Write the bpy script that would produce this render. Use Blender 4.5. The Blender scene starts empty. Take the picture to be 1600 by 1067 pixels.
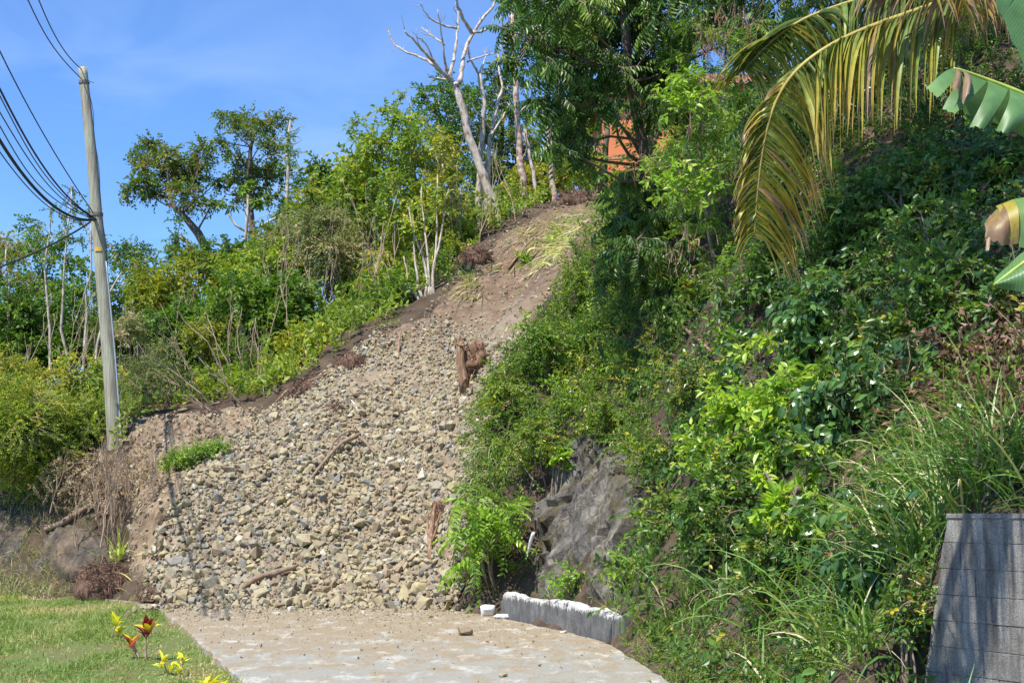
import bpy, math, random
import numpy as np
PI = math.pi
random.seed(5)
rng = np.random.default_rng(11)
scene = bpy.context.scene
COL = scene.collection

# ------------------------------------------------------------------ camera
F, CX, CY, CAMZ = 2400.0, 800.0, 533.5, 1.7
TH = math.atan((800 - CY) / F)
CT, ST = math.cos(TH), math.sin(TH)
cam = bpy.data.cameras.new('camera')
cam.lens = 36 * F / 1600
cam.sensor_width = 36
cam.clip_end = 2000
camo = bpy.data.objects.new('camera', cam)
COL.objects.link(camo)
camo.location = (0, 0, CAMZ)
camo.rotation_euler = (PI / 2 + TH, 0, 0)
scene.camera = camo

# ------------------------------------------------------------------ sky, sun, exposure
SUN_EL, SUN_AZ = 59.0, -143.0       # azimuth from +Y, clockwise seen from above: left and behind the camera
sd = np.array([math.sin(math.radians(SUN_AZ)) * math.cos(math.radians(SUN_EL)),
               math.cos(math.radians(SUN_AZ)) * math.cos(math.radians(SUN_EL)), math.sin(math.radians(SUN_EL))])
world = bpy.data.worlds.new('World')
scene.world = world
world.use_nodes = True
wn, wl = world.node_tree.nodes, world.node_tree.links
wn.clear()
sky = wn.new('ShaderNodeTexSky')
sky.sky_type = 'NISHITA'
sky.sun_disc = False
sky.sun_elevation = math.radians(SUN_EL)
sky.sun_rotation = math.radians(SUN_AZ)
sky.air_density = 1.0
sky.dust_density = 0.15
sky.ozone_density = 3.0
bg = wn.new('ShaderNodeBackground')
bg.inputs['Strength'].default_value = 0.11
wo = wn.new('ShaderNodeOutputWorld')
tint = wn.new('ShaderNodeMix'); tint.data_type = 'RGBA'; tint.blend_type = 'MULTIPLY'
tint.inputs[0].default_value = 1.0
tint.inputs[7].default_value = (0.62, 0.88, 1.26, 1)
wl.new(sky.outputs[0], tint.inputs[6])
# thin cirrus veils
tc = wn.new('ShaderNodeTexCoord')
mp = wn.new('ShaderNodeMapping'); mp.inputs['Scale'].default_value = (5.0, 5.0, 11.0); mp.inputs['Rotation'].default_value = (0, 0.5, 0.2)
nz = wn.new('ShaderNodeTexNoise'); nz.inputs['Scale'].default_value = 1.3; nz.inputs['Detail'].default_value = 7; nz.inputs['Distortion'].default_value = 0.9
cr = wn.new('ShaderNodeValToRGB'); cr.color_ramp.elements[0].position = 0.46; cr.color_ramp.elements[1].position = 1.0
mul = wn.new('ShaderNodeMath'); mul.operation = 'MULTIPLY'; mul.inputs[1].default_value = 0.22
cl = wn.new('ShaderNodeMix'); cl.data_type = 'RGBA'
cl.inputs[7].default_value = (7.0, 8.0, 9.0, 1)
wl.new(tc.outputs['Generated'], mp.inputs[0]); wl.new(mp.outputs[0], nz.inputs[0]); wl.new(nz.outputs[0], cr.inputs[0])
wl.new(cr.outputs[0], mul.inputs[0]); wl.new(mul.outputs[0], cl.inputs[0])
wl.new(tint.outputs[2], cl.inputs[6]); wl.new(cl.outputs[2], bg.inputs[0]); wl.new(bg.outputs[0], wo.inputs[0])
sun = bpy.data.lights.new('sun', 'SUN')
sun.energy = 4.6
sun.angle = math.radians(0.55)
sun.color = (1.0, 0.95, 0.86)
suno = bpy.data.objects.new('sun', sun)
COL.objects.link(suno)
from mathutils import Vector
suno.rotation_euler = Vector(sd).to_track_quat('Z', 'Y').to_euler()
suno.location = (-20, -20, 40)
vs = scene.view_settings
vs.view_transform = 'Standard'; vs.look = 'None'; vs.gamma = 1; vs.use_curve_mapping = False
vs.exposure = 0.62
scene.cycles.max_bounces = 6
scene.cycles.diffuse_bounces = 3
scene.cycles.glossy_bounces = 2
scene.cycles.transmission_bounces = 4
scene.cycles.use_denoising = True


# ------------------------------------------------------------------ projection and noise helpers
def P(px, py, Y):
    a, b = (px - CX) / F, (CY - py) / F
    t = Y / (CT - b * ST)
    return np.array([a * t, Y, CAMZ + t * (ST + b * CT)])


def proj(p):
    p = np.atleast_2d(p)
    y, z = p[:, 1], p[:, 2] - CAMZ
    d = y * CT + z * ST
    u = -y * ST + z * CT
    d = np.where(d < 0.1, 0.1, d)
    return CX + F * p[:, 0] / d, CY - F * u / d, d


def hsh(ix, iy, iz, seed):
    n = (ix * 374761393 + iy * 668265263 + iz * 1440662683 + seed * 1274126177) & 0xffffffff
    n = ((n ^ (n >> 13)) * 1274126177) & 0xffffffff
    return ((n ^ (n >> 16)) & 0xffffff) / float(0xffffff)


def vnoise(p, seed=0):
    i = np.floor(p).astype(np.int64)
    f = p - i
    f = f * f * (3 - 2 * f)
    r = 0
    for dx in (0, 1):
        for dy in (0, 1):
            for dz in (0, 1):
                w = (f[:, 0] if dx else 1 - f[:, 0]) * (f[:, 1] if dy else 1 - f[:, 1]) * (f[:, 2] if dz else 1 - f[:, 2])
                r = r + w * hsh(i[:, 0] + dx, i[:, 1] + dy, i[:, 2] + dz, seed)
    return r * 2 - 1


def fbm(p, octv=4, seed=0, gain=0.5):
    r, a = 0, 1.0
    for k in range(octv):
        r = r + a * vnoise(p * 2.03 ** k + 17.3 * k, seed + k)
        a *= gain
    return r


def inpoly(px, py, poly):
    c = np.zeros(len(px), bool)
    n = len(poly)
    for i in range(n):
        x0, y0 = poly[i]
        x1, y1 = poly[(i + 1) % n]
        if y0 == y1:
            continue
        m = ((y0 > py) != (y1 > py)) & (px < (x1 - x0) * (py - y0) / (y1 - y0) + x0)
        c ^= m
    return c


def polydist(px, py, poly):
    d = np.full(len(px), 1e9)
    n = len(poly)
    for i in range(n):
        a = np.array(poly[i], float)
        b = np.array(poly[(i + 1) % n], float)
        ab = b - a
        t = np.clip(((px - a[0]) * ab[0] + (py - a[1]) * ab[1]) / (ab @ ab + 1e-9), 0, 1)
        d = np.minimum(d, np.hypot(px - a[0] - t * ab[0], py - a[1] - t * ab[1]))
    return np.where(inpoly(px, py, poly), d, -d)


def nrm(v):
    return v / (np.linalg.norm(v, axis=-1, keepdims=True) + 1e-9)


def smooth(a, b, x):
    t = np.clip((x - a) / (b - a), 0, 1)
    return t * t * (3 - 2 * t)


# ------------------------------------------------------------------ terrain heights
cp = []
for x in (-40, -30, -22, -16, -12, -8, -5, -2, 0.5):
    for y in (-6, 2, 10, 16, 21, 26):
        cp.append((x, y, -0.1))
for x, y in ((3, 2), (3, 8), (3, 11.2), (1.6, 17), (0.9, 21), (0.1, 24.5), (2.4, 14.5)):
    cp.append((x, y, -0.1))
for c in [
    # foot and face of the slide
    (250, 945, 28.4), (400, 946, 28.0), (550, 948, 27.7), (690, 946, 27.5),
    (320, 800, 30.7), (450, 800, 30.7), (600, 800, 30.7), (690, 800, 30.2),
    (400, 700, 32.6), (520, 700, 32.6), (640, 700, 32.4), (470, 620, 34.6), (580, 600, 34.9), (690, 600, 34.7),
    (600, 510, 37.2), (700, 500, 37.4), (780, 520, 36.8), (730, 410, 40.2), (820, 420, 39.9), (880, 340, 42.6), (830, 340, 42.8), (930, 300, 44.2),
    # cut bank and bench left of the slide
    (240, 860, 29.9), (255, 790, 31.0), (270, 720, 32.6), (300, 660, 34.6), (380, 650, 35.2), (330, 635, 37.5), (180, 690, 33.4), (200, 650, 36),
    (0, 905, 31.8), (100, 905, 31.2), (0, 800, 33.4), (110, 800, 32.4), (-150, 800, 34), (-150, 905, 32), (60, 750, 35.0), (-150, 740, 37), (-300, 905, 33), (-300, 780, 36),
    (0, 690, 40), (100, 650, 40),
    # ridge behind the slide
    (250, 610, 41), (400, 590, 39.5), (500, 540, 40), (600, 485, 40.5), (690, 430, 41.6), (745, 375, 43.5), (840, 322, 45.5), (940, 288, 46.5),
    # the spur right of the slide
    (755, 900, 26.6), (770, 790, 27.6), (790, 700, 28.6), (765, 610, 30.2), (800, 540, 31.6), (850, 450, 33.4), (900, 385, 35.8), (945, 335, 38.8), (965, 305, 43),
    (850, 920, 24.9), (900, 860, 25.2), (930, 720, 26.6), (880, 640, 28.8), (940, 520, 31), (1000, 640, 26.2), (1000, 400, 32),
    (1000, 900, 22.2), (980, 955, 20.9), (1100, 850, 19.3), (1080, 945, 18.7), (1200, 940, 16.7), (1300, 930, 15.0), (1400, 930, 13.5),
    (1100, 700, 20.4), (1100, 500, 23.4), (1080, 330, 29), (1250, 780, 16.8), (1300, 650, 17.4), (1300, 500, 19.2), (1300, 300, 23.2),
    (1400, 800, 14.4), (1500, 700, 14.4), (1500, 560, 15.9), (1520, 400, 18.4), (1520, 250, 21.5), (1530, 785, 12.5), (1700, 775, 12.4), (1450, 770, 13.4),
]:
    cp.append(tuple(P(*c)))
cp += [(4.6, 11.4, 1.62), (5.4, 10, 1.65), (6.5, 8, 1.65), (8, 10, 2.0), (7.5, 5, 1.6), (12, 4, 1.8), (20, 4, 2), (6.5, 12.5, 2.0), (9, 18, 6), (9, 25, 10), (9, 35, 13.2), (15, 15, 5), (16, 25, 11), (20, 35, 14), (5, 48, 12), (10, 48, 13), (5, 56, 12), (15, 60, 14.5),
       (-25, 60, 4), (-12, 60, 5), (-4, 58, 6.5), (0, 60, 8), (8, 65, 11.5), (25, 60, 16), (-30, 100, 4), (0, 100, 7), (25, 100, 14), (-40, 45, 4), (-40, 70, 4), (40, 30, 15), (40, 70, 17), (40, 10, 4), (-18, 45, 4.2), (-10, 48, 4.8), (-1, 50, 8.5)]
cp = np.array(cp)
_c = cp[:, :2]


def _ker(d2):
    return np.sqrt(d2 + 0.5)


_d2 = ((_c[:, None] - _c[None]) ** 2).sum(-1)
_n = len(cp)
_A = np.zeros((_n + 3, _n + 3))
_A[:_n, :_n] = _ker(_d2) - 0.12 * np.eye(_n)
_A[:_n, _n] = 1; _A[:_n, _n + 1:] = _c
_A[_n, :_n] = 1; _A[_n + 1:, :_n] = _c.T
_w = np.linalg.solve(_A, np.r_[cp[:, 2], 0, 0, 0])


def H_raw(x, y):
    out = np.zeros(len(x))
    for s in range(0, len(x), 20000):
        q = np.c_[x[s:s + 20000], y[s:s + 20000]]
        d2 = ((q[:, None] - _c[None]) ** 2).sum(-1)
        out[s:s + 20000] = _ker(d2) @ _w[:_n] + _w[_n] + q @ _w[_n + 1:]
    return out


GX0, GX1, GY0, GY1, GS = -42.0, 42.0, -8.0, 102.0, 0.25
gx = np.arange(GX0, GX1 + 1e-6, GS)
gy = np.arange(GY0, GY1 + 1e-6, GS)
XX, YY = np.meshgrid(gx, gy)
ZZ = H_raw(XX.ravel(), YY.ravel())
# level ground stays level: the road, the lawn and the yard before the block wall
px_, py_ = XX.ravel(), YY.ravel()
road_r = np.interp(py_, [0, 15, 17.5, 20.4, 24.7, 26.6, 28], [2.9, 1.75, 1.35, 1.12, -0.2, -0.9, -1.1])
flat = (1 - smooth(0.0, 0.5, px_ - road_r)) * (1 - smooth(0.0, 2.0, py_ - np.interp(px_, [-16, -9.5, -8.2, -7.2, -6.2, -4, 0], [31.2, 31.0, 30.6, 29.4, 27.6, 26.8, 26.6])))
WX0, WY0, WUX, WUY = 3.38, 12.0, 0.47, -0.883          # block wall: left end on the ground plan and its direction
wd = (px_ - WX0) * .883 + (py_ - WY0) * .47               # metres behind the wall's face
ws = (px_ - WX0) * WUX + (py_ - WY0) * WUY                # metres along it
yard = smooth(2.2, 2.8, px_) * (1 - smooth(0.02, 0.2, wd)) * smooth(-.75, -.35, ws)
flat = np.maximum(flat * (1 - smooth(.05, .2, wd) * smooth(-.2, 0, ws)), yard)
ZZ = np.where((ws > -.1) & (wd > .15), np.clip(ZZ, 1.5, 1.62 + .28 * np.clip(wd - .6, 0, 40)), ZZ)
ZZ = ZZ * (1 - flat) + (-0.12) * flat
_q = np.c_[px_, py_, 0 * px_]
ZZ = ZZ + (1 - flat) * (0.22 * fbm(_q * 0.5, 3, 3) + 0.07 * fbm(_q * 2.0, 3, 9)) * smooth(-0.1, 0.8, ZZ)
ZG = ZZ.reshape(XX.shape)


def H(x, y):
    x = np.asarray(x, float); y = np.asarray(y, float)
    u = np.clip((x - GX0) / GS, 0, len(gx) - 1.001)
    v = np.clip((y - GY0) / GS, 0, len(gy) - 1.001)
    i = u.astype(int); j = v.astype(int)
    fu, fv = u - i, v - j
    return (ZG[j, i] * (1 - fu) + ZG[j, i + 1] * fu) * (1 - fv) + (ZG[j + 1, i] * (1 - fu) + ZG[j + 1, i + 1] * fu) * fv


def HN(x, y, e=0.3):
    dx = (H(x + e, y) - H(x - e, y)) / (2 * e)
    dy = (H(x, y + e) - H(x, y - e)) / (2 * e)
    return nrm(np.stack([-dx, -dy, np.ones_like(dx)], -1))


_Ys = np.arange(7.0, 85.0, 0.06)


def hit(px, py):
    """where the line of sight through a pixel of the photograph meets the ground"""
    a, b = (px - CX) / F, (CY - py) / F
    t = _Ys / (CT - b * ST)
    x, z = a * t, CAMZ + t * (ST + b * CT)
    k = np.nonzero(z <= H(x, _Ys))[0]
    k = k[0] if len(k) else len(_Ys) - 1
    return np.array([x[k], _Ys[k], float(H(x[k], _Ys[k]))])


def on_ground(px, Y, dz=0.0):
    x = (px - CX) / F * Y * 1.0
    return np.array([x, Y, float(H(x, Y)) + dz])


# ------------------------------------------------------------------ materials
def new_mat(name):
    m = bpy.data.materials.new(name)
    m.use_nodes = True
    n, l = m.node_tree.nodes, m.node_tree.links
    b = n['Principled BSDF']
    return m, n, l, b


def ramp(n, stops, interp='LINEAR'):
    r = n.new('ShaderNodeValToRGB')
    r.color_ramp.interpolation = interp
    e = r.color_ramp.elements
    while len(e) > 1:
        e.remove(e[-1])
    e[0].position = stops[0][0]; e[0].color = (*stops[0][1], 1)
    for p, c in stops[1:]:
        k = e.new(p); k.color = (*c, 1)
    return r


def noise(n, l, scale, detail=5, rough=0.55, coord='Object', stretch=None, dist=0.0):
    t = n.new('ShaderNodeTexCoord')
    q = n.new('ShaderNodeTexNoise')
    q.inputs['Scale'].default_value = scale
    q.inputs['Detail'].default_value = detail
    q.inputs['Roughness'].default_value = rough
    q.inputs['Distortion'].default_value = dist
    if stretch:
        mp = n.new('ShaderNodeMapping')
        mp.inputs['Scale'].default_value = stretch
        l.new(t.outputs[coord], mp.inputs[0]); l.new(mp.outputs[0], q.inputs[0])
    else:
        l.new(t.outputs[coord], q.inputs[0])
    return q


def mixc(n, l, fac, a, b, mode='MIX'):
    m = n.new('ShaderNodeMix'); m.data_type = 'RGBA'; m.blend_type = mode
    for s, v in ((0, fac), (6, a), (7, b)):
        if isinstance(v, (int, float)):
            m.inputs[s].default_value = v
        elif isinstance(v, tuple):
            m.inputs[s].default_value = (*v, 1)
        else:
            l.new(v, m.inputs[s])
    return m.outputs[2]


def bump(n, l, b, src, strength, dist):
    k = n.new('ShaderNodeBump')
    k.inputs['Strength'].default_value = strength
    k.inputs['Distance'].default_value = dist
    l.new(src, k.inputs['Height']); l.new(k.outputs[0], b.inputs['Normal'])


def leaf_mat(name, stops, rough=0.45, trans=0.42, spec=0.4, gain=1.6, tw=(1.28, 1.03, .85)):
    m, n, l, b = new_mat(name)
    at = n.new('ShaderNodeAttribute'); at.attribute_name = 'tone'
    oi = n.new('ShaderNodeObjectInfo')
    ad = n.new('ShaderNodeMath'); ad.operation = 'MULTIPLY_ADD'
    l.new(oi.outputs['Random'], ad.inputs[0]); ad.inputs[1].default_value = 0.16; l.new(at.outputs['Fac'], ad.inputs[2])
    su = n.new('ShaderNodeMath'); su.operation = 'SUBTRACT'; l.new(ad.outputs[0], su.inputs[0]); su.inputs[1].default_value = 0.08
    r = ramp(n, [(p_, tuple(min(.8, v * gain * w_) for v, w_ in zip(c_, tw))) for p_, c_ in stops]); l.new(su.outputs[0], r.inputs[0])
    q = noise(n, l, 9.0, 3)
    r2 = ramp(n, [(0.3, (0.72, 0.72, 0.72)), (0.7, (1.2, 1.2, 1.2))]); l.new(q.outputs[0], r2.inputs[0])
    c = mixc(n, l, 1.0, r.outputs[0], r2.outputs[0], 'MULTIPLY')
    geo = n.new('ShaderNodeNewGeometry')
    c2 = mixc(n, l, geo.outputs['Backfacing'], c, mixc(n, l, 1.0, c, (1.15, 1.12, 1.35), 'MULTIPLY'))
    l.new(c2, b.inputs['Base Color'])
    b.inputs['Roughness'].default_value = rough
    b.inputs['Specular IOR Level'].default_value = spec
    t = n.new('ShaderNodeBsdfTranslucent')
    l.new(mixc(n, l, 1.0, c, (1.25, 1.35, 0.6), 'MULTIPLY'), t.inputs[0])
    mx = n.new('ShaderNodeMixShader'); mx.inputs[0].default_value = trans
    l.new(b.outputs[0], mx.inputs[1]); l.new(t.outputs[0], mx.inputs[2])
    l.new(mx.outputs[0], n['Material Output'].inputs[0])
    return m


def plain_mat(name, stops, scale=6.0, rough=0.85, detail=6, bs=0.0, bd=0.02, stretch=None, tone=False, spec=0.3):
    m, n, l, b = new_mat(name)
    q = noise(n, l, scale, detail, 0.6, stretch=stretch)
    r = ramp(n, stops)
    l.new(q.outputs[0], r.inputs[0])
    c = r.outputs[0]
    if tone:
        at = n.new('ShaderNodeAttribute'); at.attribute_name = 'tone'
        r2 = ramp(n, [(0, (0.45, 0.45, 0.45)), (1, (1.5, 1.5, 1.5))]); l.new(at.outputs['Fac'], r2.inputs[0])
        c = mixc(n, l, 1.0, c, r2.outputs[0], 'MULTIPLY')
    l.new(c, b.inputs['Base Color'])
    b.inputs['Roughness'].default_value = rough
    b.inputs['Specular IOR Level'].default_value = spec
    if bs:
        bump(n, l, b, q.outputs[0], bs, bd)
    return m


M = {}
M['soil'] = plain_mat('soil', [(0.25, (0.035, 0.024, 0.016)), (0.5, (0.075, 0.052, 0.034)), (0.75, (0.14, 0.10, 0.065))], 2.2, 0.95, 9, 0.9, 0.06)
M['bank_soil'] = plain_mat('bank_soil', [(0.25, (0.15, 0.10, 0.065)), (0.5, (0.25, 0.18, 0.115)), (0.75, (0.36, 0.275, 0.185))], 3.0, 0.95, 10, 1.0, 0.06)
M['scree_soil'] = plain_mat('scree_soil', [(0.25, (0.15, 0.105, 0.07)), (0.5, (0.26, 0.195, 0.13)), (0.75, (0.38, 0.31, 0.22))], 3.5, 0.95, 10, 1.0, 0.05)
def _slide_soil():
    m, n, l, b = new_mat('scree_soil')
    q = noise(n, l, 3.5, 10, .62); q2 = noise(n, l, .8, 6, .6)
    low = ramp(n, [(0.25, (0.15, 0.11, 0.072)), (0.5, (0.25, 0.195, 0.13)), (0.75, (0.36, 0.295, 0.205))]); l.new(q.outputs[0], low.inputs[0])
    top = ramp(n, [(0.25, (0.075, 0.046, 0.028)), (0.5, (0.155, 0.10, 0.062)), (0.75, (0.26, 0.18, 0.115))]); l.new(q.outputs[0], top.inputs[0])
    tcx = n.new('ShaderNodeTexCoord'); sx = n.new('ShaderNodeSeparateXYZ'); l.new(tcx.outputs['Object'], sx.inputs[0])
    ma = n.new('ShaderNodeMath'); ma.operation = 'MULTIPLY_ADD'; l.new(q2.outputs[0], ma.inputs[0]); ma.inputs[1].default_value = 4.0; l.new(sx.outputs[2], ma.inputs[2])
    f = n.new('ShaderNodeMapRange'); f.inputs[1].default_value = 7.0; f.inputs[2].default_value = 9.0; l.new(ma.outputs[0], f.inputs[0])
    l.new(mixc(n, l, f.outputs[0], low.outputs[0], top.outputs[0]), b.inputs['Base Color'])
    b.inputs['Roughness'].default_value = .95
    bump(n, l, b, q.outputs[0], 1.0, .05)
    return m


M['scree_soil'] = _slide_soil()          # pale crushed rock below, brown topsoil on the upper strip
M['lawn'] = plain_mat('lawn', [(0.3, (0.16, 0.12, 0.06)), (0.5, (0.12, 0.15, 0.04)), (0.7, (0.10, 0.19, 0.04))], 1.6, 0.95, 9, 0.6, 0.03)
M['bark'] = plain_mat('bark', [(0.3, (0.10, 0.075, 0.055)), (0.7, (0.24, 0.19, 0.15))], 7, 0.9, 6, 0.6, 0.02, (1, 1, 0.3))
M['pale_bark'] = plain_mat('pale_bark', [(0.34, (0.16, 0.115, 0.08)), (0.46, (0.42, 0.35, 0.28)), (0.6, (0.58, 0.51, 0.43)), (0.75, (0.66, 0.61, 0.54))], 5, 0.9, 9, 0.9, 0.03, (1.6, 1.6, 0.8))
M['mottled_bark'] = plain_mat('mottled_bark', [(0.35, (0.22, 0.13, 0.09)), (0.5, (0.46, 0.33, 0.25)), (0.68, (0.68, 0.60, 0.52))], 9, 0.85, 5, 0.4, 0.01)
M['twig'] = plain_mat('twig', [(0.3, (0.16, 0.12, 0.08)), (0.7, (0.32, 0.25, 0.18))], 10, 0.9)
M['dry_twig'] = plain_mat('dry_twig', [(0.3, (0.30, 0.20, 0.14)), (0.7, (0.52, 0.39, 0.29))], 10, 0.9)
M['root'] = plain_mat('root', [(0.3, (0.10, 0.06, 0.042)), (0.7, (0.24, 0.145, 0.10))], 12, 0.95, tone=True)
M['split_wood'] = plain_mat('split_wood', [(0.30, (0.12, 0.068, 0.04)), (0.5, (0.28, 0.165, 0.10)), (0.70, (0.47, 0.34, 0.22))], 7, 0.8, 6, 0.7, 0.03, (3, 3, 0.6))
M['grey_wood'] = plain_mat('grey_wood', [(0.3, (0.17, 0.11, 0.075)), (0.7, (0.36, 0.26, 0.18))], 9, 0.9, 5, 0.4, 0.01)
M['white_wood'] = plain_mat('white_wood', [(0.3, (0.55, 0.50, 0.40)), (0.7, (0.75, 0.72, 0.62))], 9, 0.8)
M['wire'] = plain_mat('wire', [(0.3, (0.015, 0.016, 0.02)), (0.7, (0.035, 0.036, 0.042))], 3, 0.6)
M['white_paint'] = plain_mat('white_paint', [(0.3, (0.62, 0.60, 0.55)), (0.6, (0.80, 0.79, 0.75))], 8, 0.8, 6, 0.5, 0.01)
M['pod'] = plain_mat('pod', [(0.3, (0.36, 0.19, 0.12)), (0.7, (0.58, 0.36, 0.26))], 15, 0.7)
M['orange_wall'] = plain_mat('orange_wall', [(0.3, (0.70, 0.22, 0.09)), (0.7, (0.78, 0.27, 0.115))], 1.5, 0.9)
M['roof_tin'] = plain_mat('roof_tin', [(0.3, (0.25, 0.09, 0.06)), (0.7, (0.36, 0.14, 0.10))], 2, 0.6)
M['glass'] = plain_mat('glass', [(0.3, (0.02, 0.025, 0.03)), (0.7, (0.04, 0.05, 0.06))], 1, 0.08, spec=0.6)
M['yellow_tag'] = plain_mat('yellow_tag', [(0.3, (0.60, 0.36, 0.05)), (0.7, (0.72, 0.45, 0.08))], 6, 0.6)
M['pipe_grey'] = plain_mat('pipe_grey', [(0.3, (0.30, 0.36, 0.44)), (0.7, (0.42, 0.48, 0.55))], 4, 0.5)
M['steel'] = plain_mat('steel', [(0.3, (0.12, 0.11, 0.10)), (0.7, (0.24, 0.22, 0.20))], 8, 0.55)

L = {}
L['light'] = leaf_mat('leaf_light', [(0, (0.06, 0.13, 0.018)), (0.5, (0.125, 0.225, 0.027)), (0.85, (0.21, 0.30, 0.04)), (0.97, (0.42, 0.36, 0.04))])
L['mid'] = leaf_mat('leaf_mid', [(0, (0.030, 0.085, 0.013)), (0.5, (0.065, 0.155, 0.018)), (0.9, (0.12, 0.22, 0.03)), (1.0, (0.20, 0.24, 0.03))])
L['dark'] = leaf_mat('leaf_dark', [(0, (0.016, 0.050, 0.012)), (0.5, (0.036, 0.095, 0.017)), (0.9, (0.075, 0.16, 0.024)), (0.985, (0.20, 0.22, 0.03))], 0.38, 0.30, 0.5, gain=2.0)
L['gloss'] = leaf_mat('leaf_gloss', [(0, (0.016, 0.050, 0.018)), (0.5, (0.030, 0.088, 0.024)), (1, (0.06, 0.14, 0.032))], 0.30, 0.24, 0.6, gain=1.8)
L['olive'] = leaf_mat('leaf_olive', [(0, (0.040, 0.085, 0.015)), (0.5, (0.075, 0.135, 0.020)), (0.85, (0.14, 0.18, 0.03)), (1, (0.26, 0.15, 0.035))], tw=(1.15, 1.03, .9))
L['yellow'] = leaf_mat('leaf_yellow', [(0, (0.10, 0.16, 0.02)), (0.5, (0.20, 0.255, 0.028)), (0.85, (0.31, 0.32, 0.04)), (1, (0.45, 0.38, 0.05))])
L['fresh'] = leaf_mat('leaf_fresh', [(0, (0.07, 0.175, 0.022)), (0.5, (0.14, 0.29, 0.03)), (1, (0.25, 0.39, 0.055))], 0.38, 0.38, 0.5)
L['drysh'] = leaf_mat('leaf_dry_shrub', [(0, (0.10, 0.15, 0.04)), (0.4, (0.16, 0.20, 0.06)), (0.75, (0.26, 0.25, 0.13)), (1, (0.40, 0.32, 0.22))], 0.7, tw=(1.05, 1.0, 1.0))
L['grass'] = leaf_mat('blade_grass', [(0, (0.06, 0.115, 0.022)), (0.45, (0.105, 0.18, 0.035)), (0.7, (0.18, 0.25, 0.06)), (0.86, (0.36, 0.31, 0.14)), (1, (0.48, 0.38, 0.20))], 0.45, 0.3, gain=1.5, tw=(1.0, 1.08, 1.1))
L['lawn'] = leaf_mat('blade_lawn', [(0, (0.085, 0.15, 0.030)), (0.4, (0.135, 0.20, 0.045)), (0.62, (0.21, 0.24, 0.08)), (0.8, (0.32, 0.26, 0.13)), (1, (0.38, 0.30, 0.18))], 0.6, 0.35, gain=1.5, tw=(1.22, 1.05, 1.0))
L['straw'] = leaf_mat('blade_straw', [(0, (0.24, 0.17, 0.08)), (0.5, (0.42, 0.32, 0.17)), (1, (0.56, 0.47, 0.30))], 0.7, 0.25, gain=1.05, tw=(1.0, 1.0, 1.0))
L['dead'] = leaf_mat('leaf_dead', [(0, (0.09, 0.045, 0.026)), (0.5, (0.19, 0.105, 0.06)), (1, (0.33, 0.22, 0.13))], 0.8, 0.15, gain=1.1, tw=(1.0, 1.0, 1.0))
L['strap'] = leaf_mat('leaf_strap', [(0, (0.13, 0.23, 0.05)), (0.5, (0.24, 0.36, 0.09)), (1, (0.42, 0.50, 0.18))], 0.45, 0.3)
L['crot_red'] = leaf_mat('croton_red', [(0, (0.06, 0.01, 0.02)), (0.4, (0.20, 0.015, 0.028)), (0.7, (0.34, 0.05, 0.09)), (1, (0.55, 0.16, 0.24))], 0.35, 0.2, 0.5)
L['crot_yel'] = leaf_mat('croton_yellow', [(0, (0.42, 0.24, 0.01)), (0.5, (0.70, 0.50, 0.02)), (1, (0.80, 0.68, 0.08))], 0.35, 0.25, 0.5)


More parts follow.
